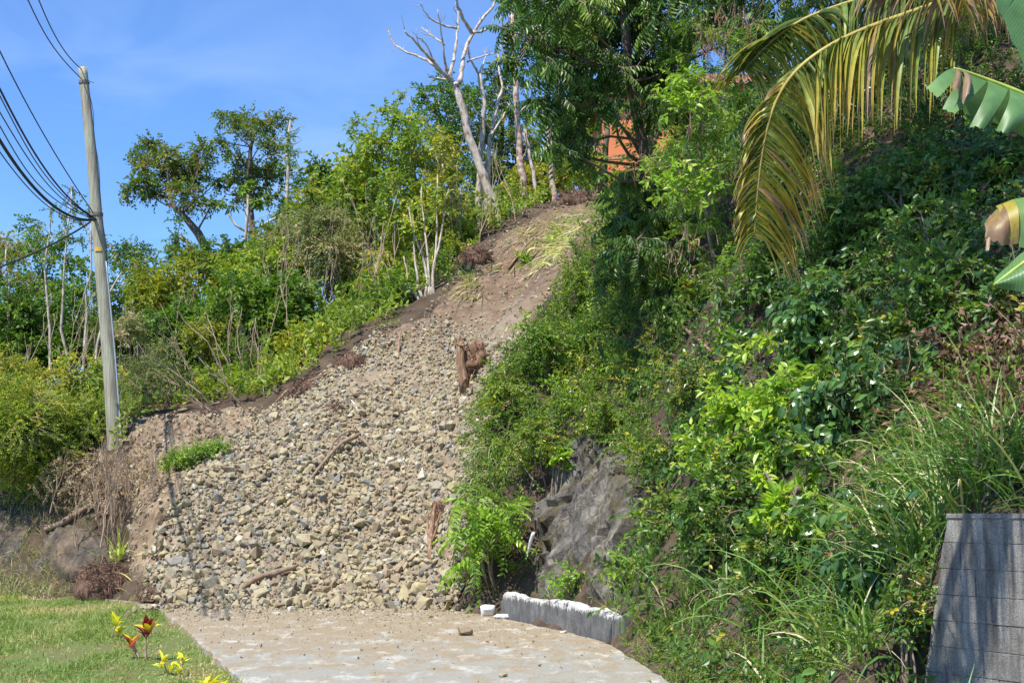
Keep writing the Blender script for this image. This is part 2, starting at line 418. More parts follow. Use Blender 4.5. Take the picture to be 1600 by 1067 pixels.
# ------------------------------------------------------------------ mesh building
class Geo:
    def __init__(s):
        s.V, s.F, s.n = [], [], 0

    def add(s, V, Fc, mat=0, tone=0.5):
        V = np.asarray(V, float); Fc = np.asarray(Fc, int)
        if not len(Fc):
            return
        t = np.broadcast_to(np.asarray(tone, float), (len(Fc),))
        s.V.append(V); s.F.append((Fc + s.n, mat, t)); s.n += len(V)

    def tube(s, pts, rad, sides=6, mat=0, tone=0.5, cap=True):
        pts = np.asarray(pts, float)
        k = len(pts)
        rad = np.broadcast_to(np.asarray(rad, float), (k,)) if np.ndim(rad) < 2 else rad
        tg = nrm(np.gradient(pts, axis=0))
        ref = np.array([0.31, 0.17, 0.93]) if abs(tg[0, 2]) < 0.8 else np.array([0.93, 0.31, 0.1])
        a = nrm(np.cross(tg, ref)); b = np.cross(tg, a)
        th = np.linspace(0, 2 * PI, sides, endpoint=False)
        V = pts[:, None] + rad[:, None, None] * (np.cos(th)[None, :, None] * a[:, None] + np.sin(th)[None, :, None] * b[:, None])
        V = V.reshape(-1, 3)
        i = np.arange(k - 1)[:, None] * sides + np.arange(sides)[None]
        j = np.arange(k - 1)[:, None] * sides + (np.arange(sides)[None] + 1) % sides
        q = np.stack([i, j, j + sides, i + sides], -1).reshape(-1, 4)
        base = s.n
        s.add(V, q, mat, tone)
        if cap:
            s.F.append((np.array([[base + m for m in range(sides)][::-1]]), mat, np.array([np.mean(tone)])))
            s.F.append((np.array([[base + (k - 1) * sides + m for m in range(sides)]]), mat, np.array([np.mean(tone)])))

    def box(s, lo, hi, mat=0, tone=0.5):
        x0, y0, z0 = lo; x1, y1, z1 = hi
        V = [(x0, y0, z0), (x1, y0, z0), (x1, y1, z0), (x0, y1, z0), (x0, y0, z1), (x1, y0, z1), (x1, y1, z1), (x0, y1, z1)]
        s.add(V, [(0, 3, 2, 1), (4, 5, 6, 7), (0, 1, 5, 4), (1, 2, 6, 5), (2, 3, 7, 6), (3, 0, 4, 7)], mat, tone)

    def build(s, name, mats, parent=None, smooth=False, origin=None):
        me = bpy.data.meshes.new(name)
        V = np.concatenate(s.V)
        if parent is not None:
            o0 = parent
            off = np.array(o0.location)
            while o0.parent is not None:
                o0 = o0.parent; off = off + np.array(o0.location)
            V = V - off
        if origin is not None:
            V = V - np.asarray(origin)
        me.vertices.add(len(V)); me.vertices.foreach_set('co', V.astype(np.float32).ravel())
        cnt = np.concatenate([np.full(len(f), f.shape[1]) for f, _, _ in s.F])
        lp = np.concatenate([f.ravel() for f, _, _ in s.F])
        me.loops.add(len(lp)); me.loops.foreach_set('vertex_index', lp.astype(np.int32))
        me.polygons.add(len(cnt))
        me.polygons.foreach_set('loop_start', np.r_[0, np.cumsum(cnt)[:-1]].astype(np.int32))
        me.polygons.foreach_set('material_index', np.concatenate([np.full(len(f), m) for f, m, _ in s.F]).astype(np.int32))
        me.polygons.foreach_set('use_smooth', np.full(len(cnt), smooth))
        at = me.attributes.new('tone', 'FLOAT', 'FACE')
        at.data.foreach_set('value', np.concatenate([t for _, _, t in s.F]).astype(np.float32))
        me.update(calc_edges=True)
        for m in (mats if isinstance(mats, (list, tuple)) else [mats]):
            me.materials.append(m)
        o = bpy.data.objects.new(name, me)
        COL.objects.link(o)
        if parent is not None:
            o.parent = parent
        if origin is not None:
            o.location = origin
        return o


def tag(o, label=None, cat=None, group=None, kind=None):
    if label: o['label'] = label
    if cat: o['category'] = cat
    if group: o['group'] = group
    if kind: o['kind'] = kind
    return o


def root(name, loc, label, cat, group=None):
    o = bpy.data.objects.new(name, None)
    COL.objects.link(o)
    o.location = loc
    o.empty_display_size = 0.2
    return tag(o, label, cat, group)


# ------------------------------------------------------------------ leaves and sprays
def leaf_shape(Ln, W, n=1, fold=0.25, droop=0.25):
    """a leaf along +X; returns verts and quads"""
    if n == 1:
        return (np.array([(0, 0, 0), (Ln * .45, -W / 2, fold * W), (Ln, 0, -droop * Ln * .5), (Ln * .45, W / 2, fold * W)]), np.array([(0, 1, 2, 3)]))
    if n == 2:       # six-sided blade folded along the midrib
        zt = -droop * Ln * .55
        return (np.array([(0, 0, 0), (Ln * .28, -W * .46, fold * W * .5 - .08 * droop * Ln), (Ln * .68, -W * .38, fold * W * .45 - .28 * droop * Ln), (Ln, 0, zt),
                          (Ln * .68, W * .38, fold * W * .45 - .28 * droop * Ln), (Ln * .28, W * .46, fold * W * .5 - .08 * droop * Ln)]), np.array([(0, 1, 2, 3), (0, 3, 4, 5)]))
    t = np.linspace(0, 1, n + 1)
    w = W / 2 * np.sin(PI * np.clip(t, 0.03, 0.985) ** 0.75) ** 0.8
    x = Ln * np.sin(droop * t * 1.2) / max(droop * 1.2, 1e-3) if droop else Ln * t
    z = -Ln * (1 - np.cos(droop * 1.2 * t)) / max(droop * 1.2, 1e-3) if droop else 0 * t
    V = np.concatenate([np.c_[x, -w, z + fold * w], np.c_[x, 0 * t, z], np.c_[x, w, z + fold * w]])
    i = np.arange(n); m = n + 1
    q = np.concatenate([np.c_[i, i + 1, i + 1 + m, i + m], np.c_[i + m, i + 1 + m, i + 1 + 2 * m, i + 2 * m]])
    return V, q


def rot(axis, a):
    c, s = math.cos(a), math.sin(a)
    if axis == 'x': return np.array([[1, 0, 0], [0, c, -s], [0, s, c]])
    if axis == 'y': return np.array([[c, 0, s], [0, 1, 0], [-s, 0, c]])
    return np.array([[c, -s, 0], [s, c, 0], [0, 0, 1]])


def make_spray(style, r, Ln=0.1, W=0.05, k=12, length=0.5, n=1, droop=0.3, fold=0.25, twig=0.006, bend=0.5, hang=0.0):
    g = Geo()
    t = np.linspace(0, 1, 5)
    ax = np.c_[length * t, 0.06 * length * np.sin(3 * t * r.uniform(.5, 1.5)), -bend * length * t ** 2 * 0.5]
    if twig:
        k_ = ax[[0, 2, 4]]; wv = np.array([1.0, .7, .35])[:, None] * np.array([0, twig * .8, twig * .8])
        g.add(np.concatenate([k_ - wv, k_ + wv]), [(0, 1, 4, 3), (1, 2, 5, 4)], 1, .5)
    if style == 'pinnate':
        sl = np.repeat(np.linspace(0.12, 0.97, k // 2), 2)
    elif style == 'rosette':
        sl = np.linspace(0.7, 1.0, k)
    else:
        sl = np.linspace(0.1, 1.0, k)
    for i, s_ in enumerate(sl):
        p = np.array([np.interp(s_, t, ax[:, j]) for j in range(3)])
        sc = r.uniform(0.75, 1.15) * (1 - 0.35 * abs(s_ - 0.5) if style == 'pinnate' else 1)
        V, q = leaf_shape(Ln * sc, W * sc, n, fold * r.uniform(.4, 1.6), droop * r.uniform(.5, 1.5))
        side = 1 if i % 2 else -1
        if style == 'pinnate':
            R = rot('z', side * math.radians(r.uniform(58, 78))) @ rot('y', math.radians(r.uniform(5, 30)) + hang) @ rot('x', r.normal(0, .25))
        elif style == 'rosette':
            R = rot('z', i * 2.4 + r.normal(0, .2)) @ rot('y', math.radians(r.uniform(-35, 35))) @ rot('x', r.normal(0, .3))
        else:
            R = rot('x', r.uniform(-.9, .9)) @ rot('z', side * math.radians(r.uniform(30, 75))) @ rot('y', math.radians(r.uniform(-25, 40)) + hang) @ rot('x', r.normal(0, .6))
        g.add(V @ R.T + p, q, 0, np.clip(r.normal(0, .16), -.35, .35))
    V = np.concatenate(g.V)
    fl = np.concatenate([f for f, m, _ in g.F if m == 0]); tl = np.concatenate([t_ for _, m, t_ in g.F if m == 0])
    ft = [f for f, m, _ in g.F if m == 1]
    ft = np.concatenate(ft) if ft else np.zeros((0, 4), int)
    return V, fl, tl, ft


def place(g, tmpl, pos, d, up, sc, tone, leafmat=0, twigmat=1, r=rng):
    """stamp spray templates into one mesh"""
    d = nrm(d)
    y = nrm(np.cross(up, d)); z = np.cross(d, y)
    R = np.stack([d, y, z], -1) * np.asarray(sc)[:, None, None]
    pick = r.integers(0, len(tmpl), len(pos))
    for k, (V, fl, tl, ft) in enumerate(tmpl):
        idx = np.nonzero(pick == k)[0]
        if not len(idx):
            continue
        W = np.einsum('nij,vj->nvi', R[idx], V) + pos[idx][:, None]
        off = (np.arange(len(idx)) * len(V))[:, None, None]
        b = g.n
        g.V.append(W.reshape(-1, 3)); g.n += len(idx) * len(V)
        tn = np.clip(tone[idx][:, None] + tl[None], 0, 1).ravel()
        g.F.append(((fl[None] + off).reshape(-1, 4) + b, leafmat, tn))
        if len(ft):
            g.F.append(((ft[None] + off).reshape(-1, 4) + b, twigmat, np.full(len(ft) * len(idx), .5)))


tr = np.random.default_rng(3)
SP = {
    'small': [make_spray('alt', tr, 0.075, 0.042, 14, 0.42, 1, bend=.4) for _ in range(6)],
    'tiny': [make_spray('alt', tr, 0.05, 0.028, 18, 0.42, 1, bend=.4) for _ in range(6)],
    'oval': [make_spray('alt', tr, 0.11, 0.06, 12, 0.5, 2, bend=.5) for _ in range(6)],
    'far': [make_spray('alt', tr, 0.17, 0.10, 11, 0.62, 1, bend=.3, twig=0.01) for _ in range(6)],
    'pinn': [make_spray('pinnate', tr, 0.15, 0.042, 16, 0.50, 2, .5, bend=.75, hang=.55, twig=.006) for _ in range(5)],
    'pinnb': [make_spray('pinnate', tr, 0.15, 0.055, 16, 0.62, 2, .35, bend=.8, hang=.15) for _ in range(5)],
    'fern': [make_spray('pinnate', tr, 0.075, 0.018, 26, 0.34, 1, .2, bend=.5, hang=.1) for _ in range(5)],
    'big': [make_spray('alt', tr, 0.17, 0.085, 8, 0.5, 3, .5, bend=.7, hang=.5) for _ in range(6)],
    'ros': [make_spray('rosette', tr, 0.15, 0.065, 10, 0.3, 2, .6, bend=.2) for _ in range(5)],
    'bright': [make_spray('alt', tr, 0.13, 0.062, 11, 0.5, 2, .6, bend=.5) for _ in range(5)],
    'umbrella': [make_spray('rosette', tr, 0.45, 0.20, 9, 0.3, 3, .5, bend=.1) for _ in range(3)],
}


def randdir(r, n):
    return nrm(r.normal(size=(n, 3)))


def crown(g, clumps, sp, dens, r, sc=1.0, droop=0.25, flat=0.8, tone=0.45, tvar=0.16, shell=0.5, upb=0.25):
    for c, rad in clumps:
        n = max(5, int(2.4 * dens * (rad / sc) ** 2))
        d = randdir(r, n); d[:, 2] = d[:, 2] + upb; d = nrm(d)
        u = r.uniform(0, 1, n) ** 0.6
        wob = 1 + 0.35 * vnoise(d * 2.2 + c[None] * 3.1, 5)
        pos = c + d * (rad * (shell + (1.0 - shell) * u) * wob)[:, None] * np.array([1, 1, flat])
        out = nrm(d + 0.45 * randdir(r, n) + np.array([0, 0, -droop]))
        up = nrm(np.array([0, 0, 1.0]) + 0.35 * randdir(r, n) + 0.3 * d)
        # start the spray a little inside so that its tip reaches the shell
        s = sc * r.uniform(0.75, 1.25, n)
        place(g, SP[sp], pos - out * (0.22 * s)[:, None], out, up, s, np.clip(tone + 0.12 * r.normal() + r.normal(0, tvar, n), 0, 1), r=r)


def bend_path(a, b, r, k=5, amp=0.08, sag=0.0):
    t = np.linspace(0, 1, k)[:, None]
    Ln = np.linalg.norm(b - a)
    w = np.sin(PI * t)
    return a + (b - a) * t + w * r.normal(0, amp * Ln, 3)[None] + np.sin(2 * PI * t) * r.normal(0, amp * .4 * Ln, 3)[None] + np.array([0, 0, -sag * Ln]) * w


def limbs(g, trunk, tr_r, clumps, r, mat=0, sub=4, rb=0.35):
    """branches from the trunk to each clump and on into it"""
    trunk = np.asarray(trunk)
    for c, rad in clumps:
        k = len(trunk)
        j = int(np.clip(r.uniform(.45, 1.0) * (k - 1), 0, k - 1))
        cand = trunk[max(0, k // 3):]
        dd = np.linalg.norm(cand - (c - np.array([0, 0, 1.0]) * rad * .9), axis=1)
        j = max(0, k // 3) + int(np.argmin(dd + r.uniform(0, .6, len(cand))))
        a = trunk[j]
        rr = max(tr_r[j] * rb, 0.012)
        p = bend_path(a, c, r, 6, 0.09, -0.06)
        g.tube(p, np.linspace(rr, rr * .4, 6), 5, mat)
        for _ in range(sub):
            e = c + randdir(r, 1)[0] * rad * np.array([.85, .85, .7])
            st = p[r.integers(3, 6)]
            g.tube(bend_path(st, e, r, 4, .1), np.linspace(rr * .42, rr * .12, 4), 3, mat, cap=False)


def tree(name, label, base, trunk_pts, r0, r1, clumps, sp, leaf, bark='bark', dens=70, sc=1.0, seed=0, cat='tree', group=None, sub=4, twigm='twig', extra=None, **kw):
    r = np.random.default_rng(1000 + seed)
    rt = root(name, tuple(base), label, cat, group)
    tp = np.array([base] + list(trunk_pts))
    if len(tp) < 7:      # resample with small kinks
        t = np.linspace(0, 1, len(tp)); tt = np.linspace(0, 1, 9)
        tp = np.stack([np.interp(tt, t, tp[:, i]) for i in range(3)], -1)
        Ln = np.linalg.norm(tp[-1] - tp[0])
        tp[1:-1, :2] += r.normal(0, 0.008 * Ln, (7, 2))
    rad = np.linspace(r0, r1, len(tp)) * (1 + 0.06 * r.normal(size=len(tp)))
    rad[0] *= 1.25
    g = Geo()
    g.tube(tp, rad, 9, 0)
    limbs(g, tp, rad, clumps, r, 0, sub)
    if extra:
        extra(g, r)
    g.build('trunk', [M[bark]], rt, True)
    if clumps:
        g = Geo()
        crown(g, clumps, sp, dens, r, sc, **kw)
        g.build('crown', [L[leaf], M[twigm]], rt)
    return rt


def pxclumps(lst, Y, dY, r, k=F):
    return [(P(x, y, Y + r.uniform(-dY, dY)), rad * Y / F) for x, y, rad in lst]


def shrub(label, px, ptop, pbot, wpx, Y, sp, leaf, dens=60, sc=1.0, nc=9, seed=0, name='shrub', cat='shrub', group=None, stems=5, bark='twig', fill=0.42, ground=None, **kw):
    """a bush whose crown spans ptop..pbot, wpx wide, standing Y metres off"""
    r = np.random.default_rng(2000 + seed)
    c = P(px, (ptop + pbot) / 2, Y)
    a, h = wpx / 2 * Y / F, (pbot - ptop) / 2 * Y / F
    b = np.array([c[0], Y, float(H(c[0], Y))]) if ground is None else np.asarray(ground, float)
    rt = root(name, tuple(b), label, cat, group)
    rad = fill * min(a, h) if min(a, h) > .75 * max(a, h) else fill * (a * h) ** .5
    cl = []
    for i in range(nc):
        d = randdir(r, 1)[0] * r.uniform(0.1, 1) ** 0.45
        cl.append((c + d * np.array([max(a - rad * .8, .05), max(min(a, h * 1.3) - rad * .8, .05), max(h - rad * .7, .05)]), rad * r.uniform(.75, 1.2)))
    g = Geo()
    for i in range(stems):
        e = cl[i % nc][0]
        s0 = b + np.r_[r.normal(0, .12 * a, 2), -0.05]
        p = bend_path(s0, e, r, 6, .06)
        g.tube(p, np.linspace(.012 + .012 * h, .006, 6), 5, 0)
    for c_, rd in cl:
        for _ in range(3):
            e = c_ + randdir(r, 1)[0] * rd * .9
            g.tube(bend_path(c_ * .6 + c * .4, e, r, 4, .1), np.linspace(.008, .003, 4), 3, 0, cap=False)
    g.build('stem', [M[bark]], rt, True)
    g = Geo()
    crown(g, cl, sp, dens, r, sc, **kw)
    g.build('crown', [L[leaf], M['twig']], rt)
    return rt


def blades(g, base, az, el, Ln, W, bend, tone, mat=0, seg=5, r=rng, grav=None):
    """arching grass blades, all arrays"""
    n = len(base)
    t = np.linspace(0, 1, seg + 1)
    ang = el[:, None] - bend[:, None] * t[None] ** 1.3
    hd = np.stack([np.cos(az), np.sin(az)], -1)
    st = Ln[:, None] / seg
    cx = np.cumsum(np.cos(ang) * st, 1) - np.cos(ang[:, :1]) * st
    cz = np.cumsum(np.sin(ang) * st, 1) - np.sin(ang[:, :1]) * st
    c = np.stack([base[:, 0, None] + cx * hd[:, 0, None], base[:, 1, None] + cx * hd[:, 1, None], base[:, 2, None] + cz], -1)
    tw = r.uniform(-.7, .7, n)
    sx = np.stack([-hd[:, 1] * np.cos(tw), hd[:, 0] * np.cos(tw), np.sin(tw)], -1)
    w = (W[:, None] / 2 * np.clip(np.minimum(0.55 + 2 * t, 1.0) * (1 - t ** 2.2), 0.03, 1)[None])[:, :, None] * sx[:, None]
    V = np.stack([c - w, c + w], 2).reshape(-1, 3)
    i = np.arange(seg)
    q = np.stack([2 * i, 2 * i + 1, 2 * i + 3, 2 * i + 2], -1)
    q = (q[None] + (np.arange(n) * 2 * (seg + 1))[:, None, None]).reshape(-1, 4)
    g.add(V, q, mat, np.repeat(np.clip(tone, 0, 1), seg))


def grass_clump(label, base, n, Ln, spread=.12, el=(45, 85), bend=1.4, W=.014, dry=.2, seed=0, group=None, name='grass_clump', azr=None, leaf='grass', tone0=.35):
    r = np.random.default_rng(3000 + seed)
    base = np.asarray(base, float)
    b = base + np.c_[r.normal(0, spread, (n, 2)), np.zeros(n)]
    b[:, 2] = np.minimum(H(b[:, 0], b[:, 1]), base[2] + .1) - .03
    az = r.uniform(0, 2 * PI, n) if azr is None else r.uniform(azr[0], azr[1], n)
    tone = np.where(r.uniform(size=n) < dry, r.uniform(.8, 1, n), r.normal(tone0, .14, n))
    g = Geo()
    blades(g, b, az, np.radians(r.uniform(el[0], el[1], n)), Ln * r.uniform(.5, 1.15, n), W * r.uniform(.6, 1.2, n), bend * r.uniform(.4, 1.4, n), tone, 0, 6, r)
    o = g.build(name, [L[leaf]], None, origin=base)
    return tag(o, label, 'grass', group)


# ================================================================== the setting
def grid_quads(nx, ny):
    i = np.arange(nx - 1)[None] + np.arange(ny - 1)[:, None] * nx
    return np.stack([i, i + 1, i + 1 + nx, i + nx], -1).reshape(-1, 4)


cx_a = gx[((gx > -14) & (gx < 9)) | (np.arange(len(gx)) % 5 == 0)]
cy_a = gy[((gy > 9) & (gy < 47)) | (np.arange(len(gy)) % 5 == 0)]
ex = np.r_[-700, -250, -110, -60, cx_a, 60, 110, 250, 700]
ey = np.r_[-300, -120, -40, cy_a, 130, 200, 400, 900]
EX, EY = np.meshgrid(ex, ey)
g = Geo()
EZ = H(EX.ravel(), EY.ravel())
g.add(np.c_[EX.ravel(), EY.ravel(), EZ], grid_quads(len(ex), len(ey)))
tag(g.build('hillside', [M['soil']], None, True), kind='structure')

# lawn
lx = np.arange(-26, 0.01, 0.35); ly = np.arange(4, 33.2, 0.35)
LX, LY = np.meshgrid(lx, ly)
LZ = -0.085 + 0.03 * fbm(np.c_[LX.ravel(), LY.ravel(), 0 * LX.ravel()] * .5, 3, 4) + 0.012 * np.clip(-LX.ravel() - 4, 0, 20)
_h = H(LX.ravel(), LY.ravel())
LZ = np.where(_h > 0.02, _h - 0.25, np.maximum(LZ, _h + 0.015))
LAWN = LZ.reshape(LX.shape)


def lawn_z(x, y):
    u = np.clip((x + 26) / .35, 0, len(lx) - 1.001); v = np.clip((y - 4) / .35, 0, len(ly) - 1.001)
    i, j = u.astype(int), v.astype(int); fu, fv = u - i, v - j
    return (LAWN[j, i] * (1 - fu) + LAWN[j, i + 1] * fu) * (1 - fv) + (LAWN[j + 1, i] * (1 - fu) + LAWN[j + 1, i + 1] * fu) * fv


g = Geo()
g.add(np.c_[LX.ravel(), LY.ravel(), LZ], grid_quads(len(lx), len(ly)))
tag(g.build('lawn', [M['lawn']], None, True), kind='structure')


# concrete road slab
def ground_px(px, py, z=0.0):
    b = (CY - py) / F
    t = (z - CAMZ) / (ST + b * CT)
    return np.array([(px - CX) / F * t, t * (CT - b * ST), z])


left = [(118, 932), (160, 935), (205, 941), (250, 953), (280, 973), (305, 995), (330, 1017), (357, 1042), (386, 1067), (425, 1105), (500, 1190), (700, 1500)]
right = [(1450, 1500), (1190, 1190), (1100, 1105), (1050, 1067), (1000, 1034), (950, 1003), (880, 984), (790, 966), (725, 952), (700, 940), (640, 931), (400, 927), (240, 925), (160, 927)]
poly = []
for q in (left, right):
    pts = [ground_px(*p)[:2] for p in q]
    for a, b in zip(pts[:-1], pts[1:]):
        k = max(2, int(np.linalg.norm(b - a) / 0.16))
        for t in np.linspace(0, 1, k, endpoint=False):
            poly.append(a + (b - a) * t)
    poly.append(pts[-1])
poly = np.array(poly)
pj = poly + 0.022 * np.stack([vnoise(np.c_[poly * 2.3, 0 * poly[:, :1]], 1), vnoise(np.c_[poly * 2.3, 0 * poly[:, :1]], 2)], -1) + 0.012 * rng.normal(size=poly.shape)
n = len(pj)
ctr = pj.mean(0)
inn = pj + 0.035 * nrm(ctr - pj)
V = np.concatenate([np.c_[inn, np.zeros(n)], np.c_[pj, np.full(n, -.022) + rng.normal(0, .006, n)], np.c_[pj - 0.01 * nrm(ctr - pj), np.full(n, -.2)]])
i = np.arange(n); j = (i + 1) % n
g = Geo()
g.add(V, np.r_[np.c_[i + n, j + n, j, i], np.c_[i + 2 * n, j + 2 * n, j + n, i + n]])
g.F.append((np.arange(n)[None], 0, np.array([.5])))
m, nn, ll, b = new_mat('concrete_road')
q1 = noise(nn, ll, 2.6, 11, 0.78, stretch=(1.0, 0.42, 1), dist=.3)
q2 = noise(nn, ll, 30, 6, 0.7)
q3 = noise(nn, ll, 2.4, 12, 0.80, stretch=(0.9, 0.42, 1), dist=.3)
q4 = noise(nn, ll, 150, 3, 0.8)
conc = ramp(nn, [(0.25, (0.25, 0.24, 0.20)), (0.5, (0.36, 0.345, 0.29)), (0.75, (0.46, 0.44, 0.375))]); ll.new(q2.outputs[0], conc.inputs[0])
dirt = ramp(nn, [(0.3, (0.26, 0.195, 0.115)), (0.7, (0.45, 0.365, 0.24))]); ll.new(q2.outputs[0], dirt.inputs[0])
tcx = nn.new('ShaderNodeTexCoord'); sx = nn.new('ShaderNodeSeparateXYZ'); ll.new(tcx.outputs['Object'], sx.inputs[0])
mr = nn.new('ShaderNodeMapRange'); mr.inputs[1].default_value = 15; mr.inputs[2].default_value = 27; mr.inputs[3].default_value = -0.03; mr.inputs[4].default_value = 0.20
ll.new(sx.outputs[1], mr.inputs[0])
ad = nn.new('ShaderNodeMath'); ad.operation = 'ADD'; ll.new(q3.outputs[0], ad.inputs[0]); ll.new(mr.outputs[0], ad.inputs[1])
dm = ramp(nn, [(0.49, (0, 0, 0)), (0.58, (1, 1, 1))]); ll.new(ad.outputs[0], dm.inputs[0])
c = mixc(nn, ll, dm.outputs[0], conc.outputs[0], dirt.outputs[0])
wm = ramp(nn, [(0.53, (0, 0, 0)), (0.62, (0.85, 0.85, 0.85))]); ll.new(q1.outputs[0], wm.inputs[0])
c = mixc(nn, ll, wm.outputs[0], c, (0.62, 0.59, 0.51))
gm = ramp(nn, [(0.36, (0.5, 0.5, 0.51)), (0.52, (0.95, 0.95, 0.95)), (0.66, (1.15, 1.14, 1.1))]); ll.new(q4.outputs[0], gm.inputs[0])
c = mixc(nn, ll, 1.0, c, gm.outputs[0], 'MULTIPLY')
ll.new(c, b.inputs['Base Color']); b.inputs['Roughness'].default_value = .9
bump(nn, ll, b, q4.outputs[0], .5, .012)
M['road'] = m
tag(g.build('road', [m]), kind='structure')

# ------------------------------------------------------------------ slide surface
SLIDE = [(228, 938), (236, 880), (262, 800), (300, 745), (345, 700), (405, 655), (470, 612), (540, 560), (600, 515), (665, 487), (715, 425), (760, 385),
         (820, 335), (880, 305), (945, 285), (985, 292), (965, 345), (905, 425), (838, 515), (795, 575), (770, 640), (768, 720), (745, 800), (730, 880), (722, 952), (560, 955), (400, 953), (300, 950)]
LOWER = [(228, 938), (240, 880), (266, 800), (310, 748), (360, 705), (420, 662), (480, 615), (545, 570), (600, 530), (680, 500), (760, 510), (860, 560), (850, 640), (830, 700), (800, 800), (770, 900), (735, 950), (560, 954), (400, 951), (300, 948)]


def patch(name, polypx, step, off, edge, disp, mat, xr, yr, sink=0.15, kind=None, parent=None, smooth=True, rag=0.0):
    ax = np.arange(xr[0], xr[1], step); ay = np.arange(yr[0], yr[1], step)
    AX, AY = np.meshgrid(ax, ay)
    x, y = AX.ravel(), AY.ravel()
    z = H(x, y)
    px, py, _ = proj(np.c_[x, y, z])
    s = polydist(px, py, polypx) + rag * fbm(np.c_[x, y, z] * 1.8, 3, 55)
    w = smooth_w = np.clip((s + edge) / (2 * edge), 0, 1)
    p = np.c_[x, y, z]
    N = HN(x, y)
    p = p + N * (-sink * (1 - w) + (off + disp(p)) * w)[:, None]
    q = grid_quads(len(ax), len(ay))
    q = q[(s[q] > -edge).all(1)]
    used = np.unique(q)
    rm = np.full(len(x), -1); rm[used] = np.arange(len(used))
    g = Geo()
    g.add(p[used], rm[q])
    return g.build(name, [mat], parent, smooth)


def sl_disp(p):
    return 0.05 * fbm(p * 1.3, 4, 21) + 0.03 * fbm(p * 6, 3, 22)


tag(patch('landslide_slope', SLIDE, 0.12, 0.06, 22, sl_disp, M['scree_soil'], (-9, 4.5), (26.3, 47)), kind='structure')

def bank_disp(p):
    return .10 * fbm(p * 1.7, 4, 23) + .09 * np.abs(fbm(p * 5, 3, 24)) + .03 * fbm(p * 12, 2, 25)


tag(patch('cut_bank', [(205, 905), (200, 800), (195, 690), (205, 655), (300, 640), (420, 640), (430, 670), (330, 740), (270, 810), (245, 880), (240, 915)], .07, .03, 14,
          bank_disp, M['bank_soil'], (-10, -4), (28.5, 39), rag=14, smooth=False), kind='structure')

# ------------------------------------------------------------------ stones of the slide
STONE = {
    'pale tan': (0.365, 0.325, 0.215), 'grey': (0.30, 0.28, 0.215), 'blue-grey': (0.225, 0.23, 0.215), 'brown': (0.27, 0.215, 0.145),
    'yellowish': (0.375, 0.325, 0.19), 'pinkish': (0.33, 0.25, 0.175), 'whitish': (0.55, 0.51, 0.42), 'dark grey': (0.13, 0.125, 0.115)}
SKEY = list(STONE)
SPROB = np.array([.28, .23, .07, .13, .19, .06, .03, .01])
SPROB = SPROB / SPROB.sum()


def stone_mat(name, stops_on_tone=None, colour=None):
    m, n, l, b = new_mat(name)
    if colour is None:
        at = n.new('ShaderNodeAttribute'); at.attribute_name = 'tone'
        k = np.r_[0, np.cumsum(SPROB)]
        r = ramp(n, [(float(k[i]), STONE[SKEY[i]]) for i in range(len(SKEY))], 'CONSTANT')
        l.new(at.outputs['Fac'], r.inputs[0]); c = r.outputs[0]
    else:
        rg = n.new('ShaderNodeRGB'); rg.outputs[0].default_value = (*colour, 1); c = rg.outputs[0]
    q = noise(n, l, 7, 8, .65)
    r2 = ramp(n, [(0.28, (0.70, 0.68, 0.65)), (0.5, (1.05, 1.04, 1.02)), (0.72, (1.25, 1.22, 1.15))]); l.new(q.outputs[0], r2.inputs[0])
    c = mixc(n, l, 1.0, c, r2.outputs[0], 'MULTIPLY')
    q2 = noise(n, l, 2.3, 4, .6)
    r3 = ramp(n, [(0.42, (0, 0, 0)), (0.7, (.7, .7, .7))]); l.new(q2.outputs[0], r3.inputs[0])
    c = mixc(n, l, r3.outputs[0], c, (0.33, 0.25, 0.16))
    l.new(c, b.inputs['Base Color']); b.inputs['Roughness'].default_value = .92; b.inputs['Specular IOR Level'].default_value = .2
    bump(n, l, b, q.outputs[0], .6, .02)
    return m


M['stone_mix'] = stone_mat('stone_mix')
for k_ in SKEY:
    M['stone_' + k_] = stone_mat('stone_' + k_.replace(' ', '_').replace('-', '_'), colour=STONE[k_])

import bmesh


def hull_stone(r, npts=15, chunky=0.5):
    bm = bmesh.new()
    d = randdir(r, npts)
    d = np.sign(d) * np.abs(d) ** r.uniform(.55, .9)
    d = nrm(d) * r.uniform(.82, 1.08, (npts, 1)) * np.array([1, r.uniform(.65, .95), r.uniform(.5, .85)])
    for v in d:
        bm.verts.new(v)
    res = bmesh.ops.convex_hull(bm, input=bm.verts)
    bmesh.ops.delete(bm, geom=[v for v in bm.verts if not v.link_faces], context='VERTS')
    bm.verts.index_update()
    V = np.array([v.co[:] for v in bm.verts]); Fc = np.array([[v.index for v in f.verts] for f in bm.faces])
    bm.free()
    return V * 0.5, Fc


hr = np.random.default_rng(77)
STN = [hull_stone(hr, 10 + (i % 5) * 2) for i in range(18)]


hl = np.random.default_rng(78)
STNLOW = [hull_stone(hl, 7) for i in range(10)]


def randrot(r, n):
    q = nrm(r.normal(size=(n, 4)))
    w, x, y, z = q.T
    return np.stack([np.stack([1 - 2 * (y * y + z * z), 2 * (x * y - w * z), 2 * (x * z + w * y)], -1),
                     np.stack([2 * (x * y + w * z), 1 - 2 * (x * x + z * z), 2 * (y * z - w * x)], -1),
                     np.stack([2 * (x * z - w * y), 2 * (y * z + w * x), 1 - 2 * (x * x + y * y)], -1)], 1)


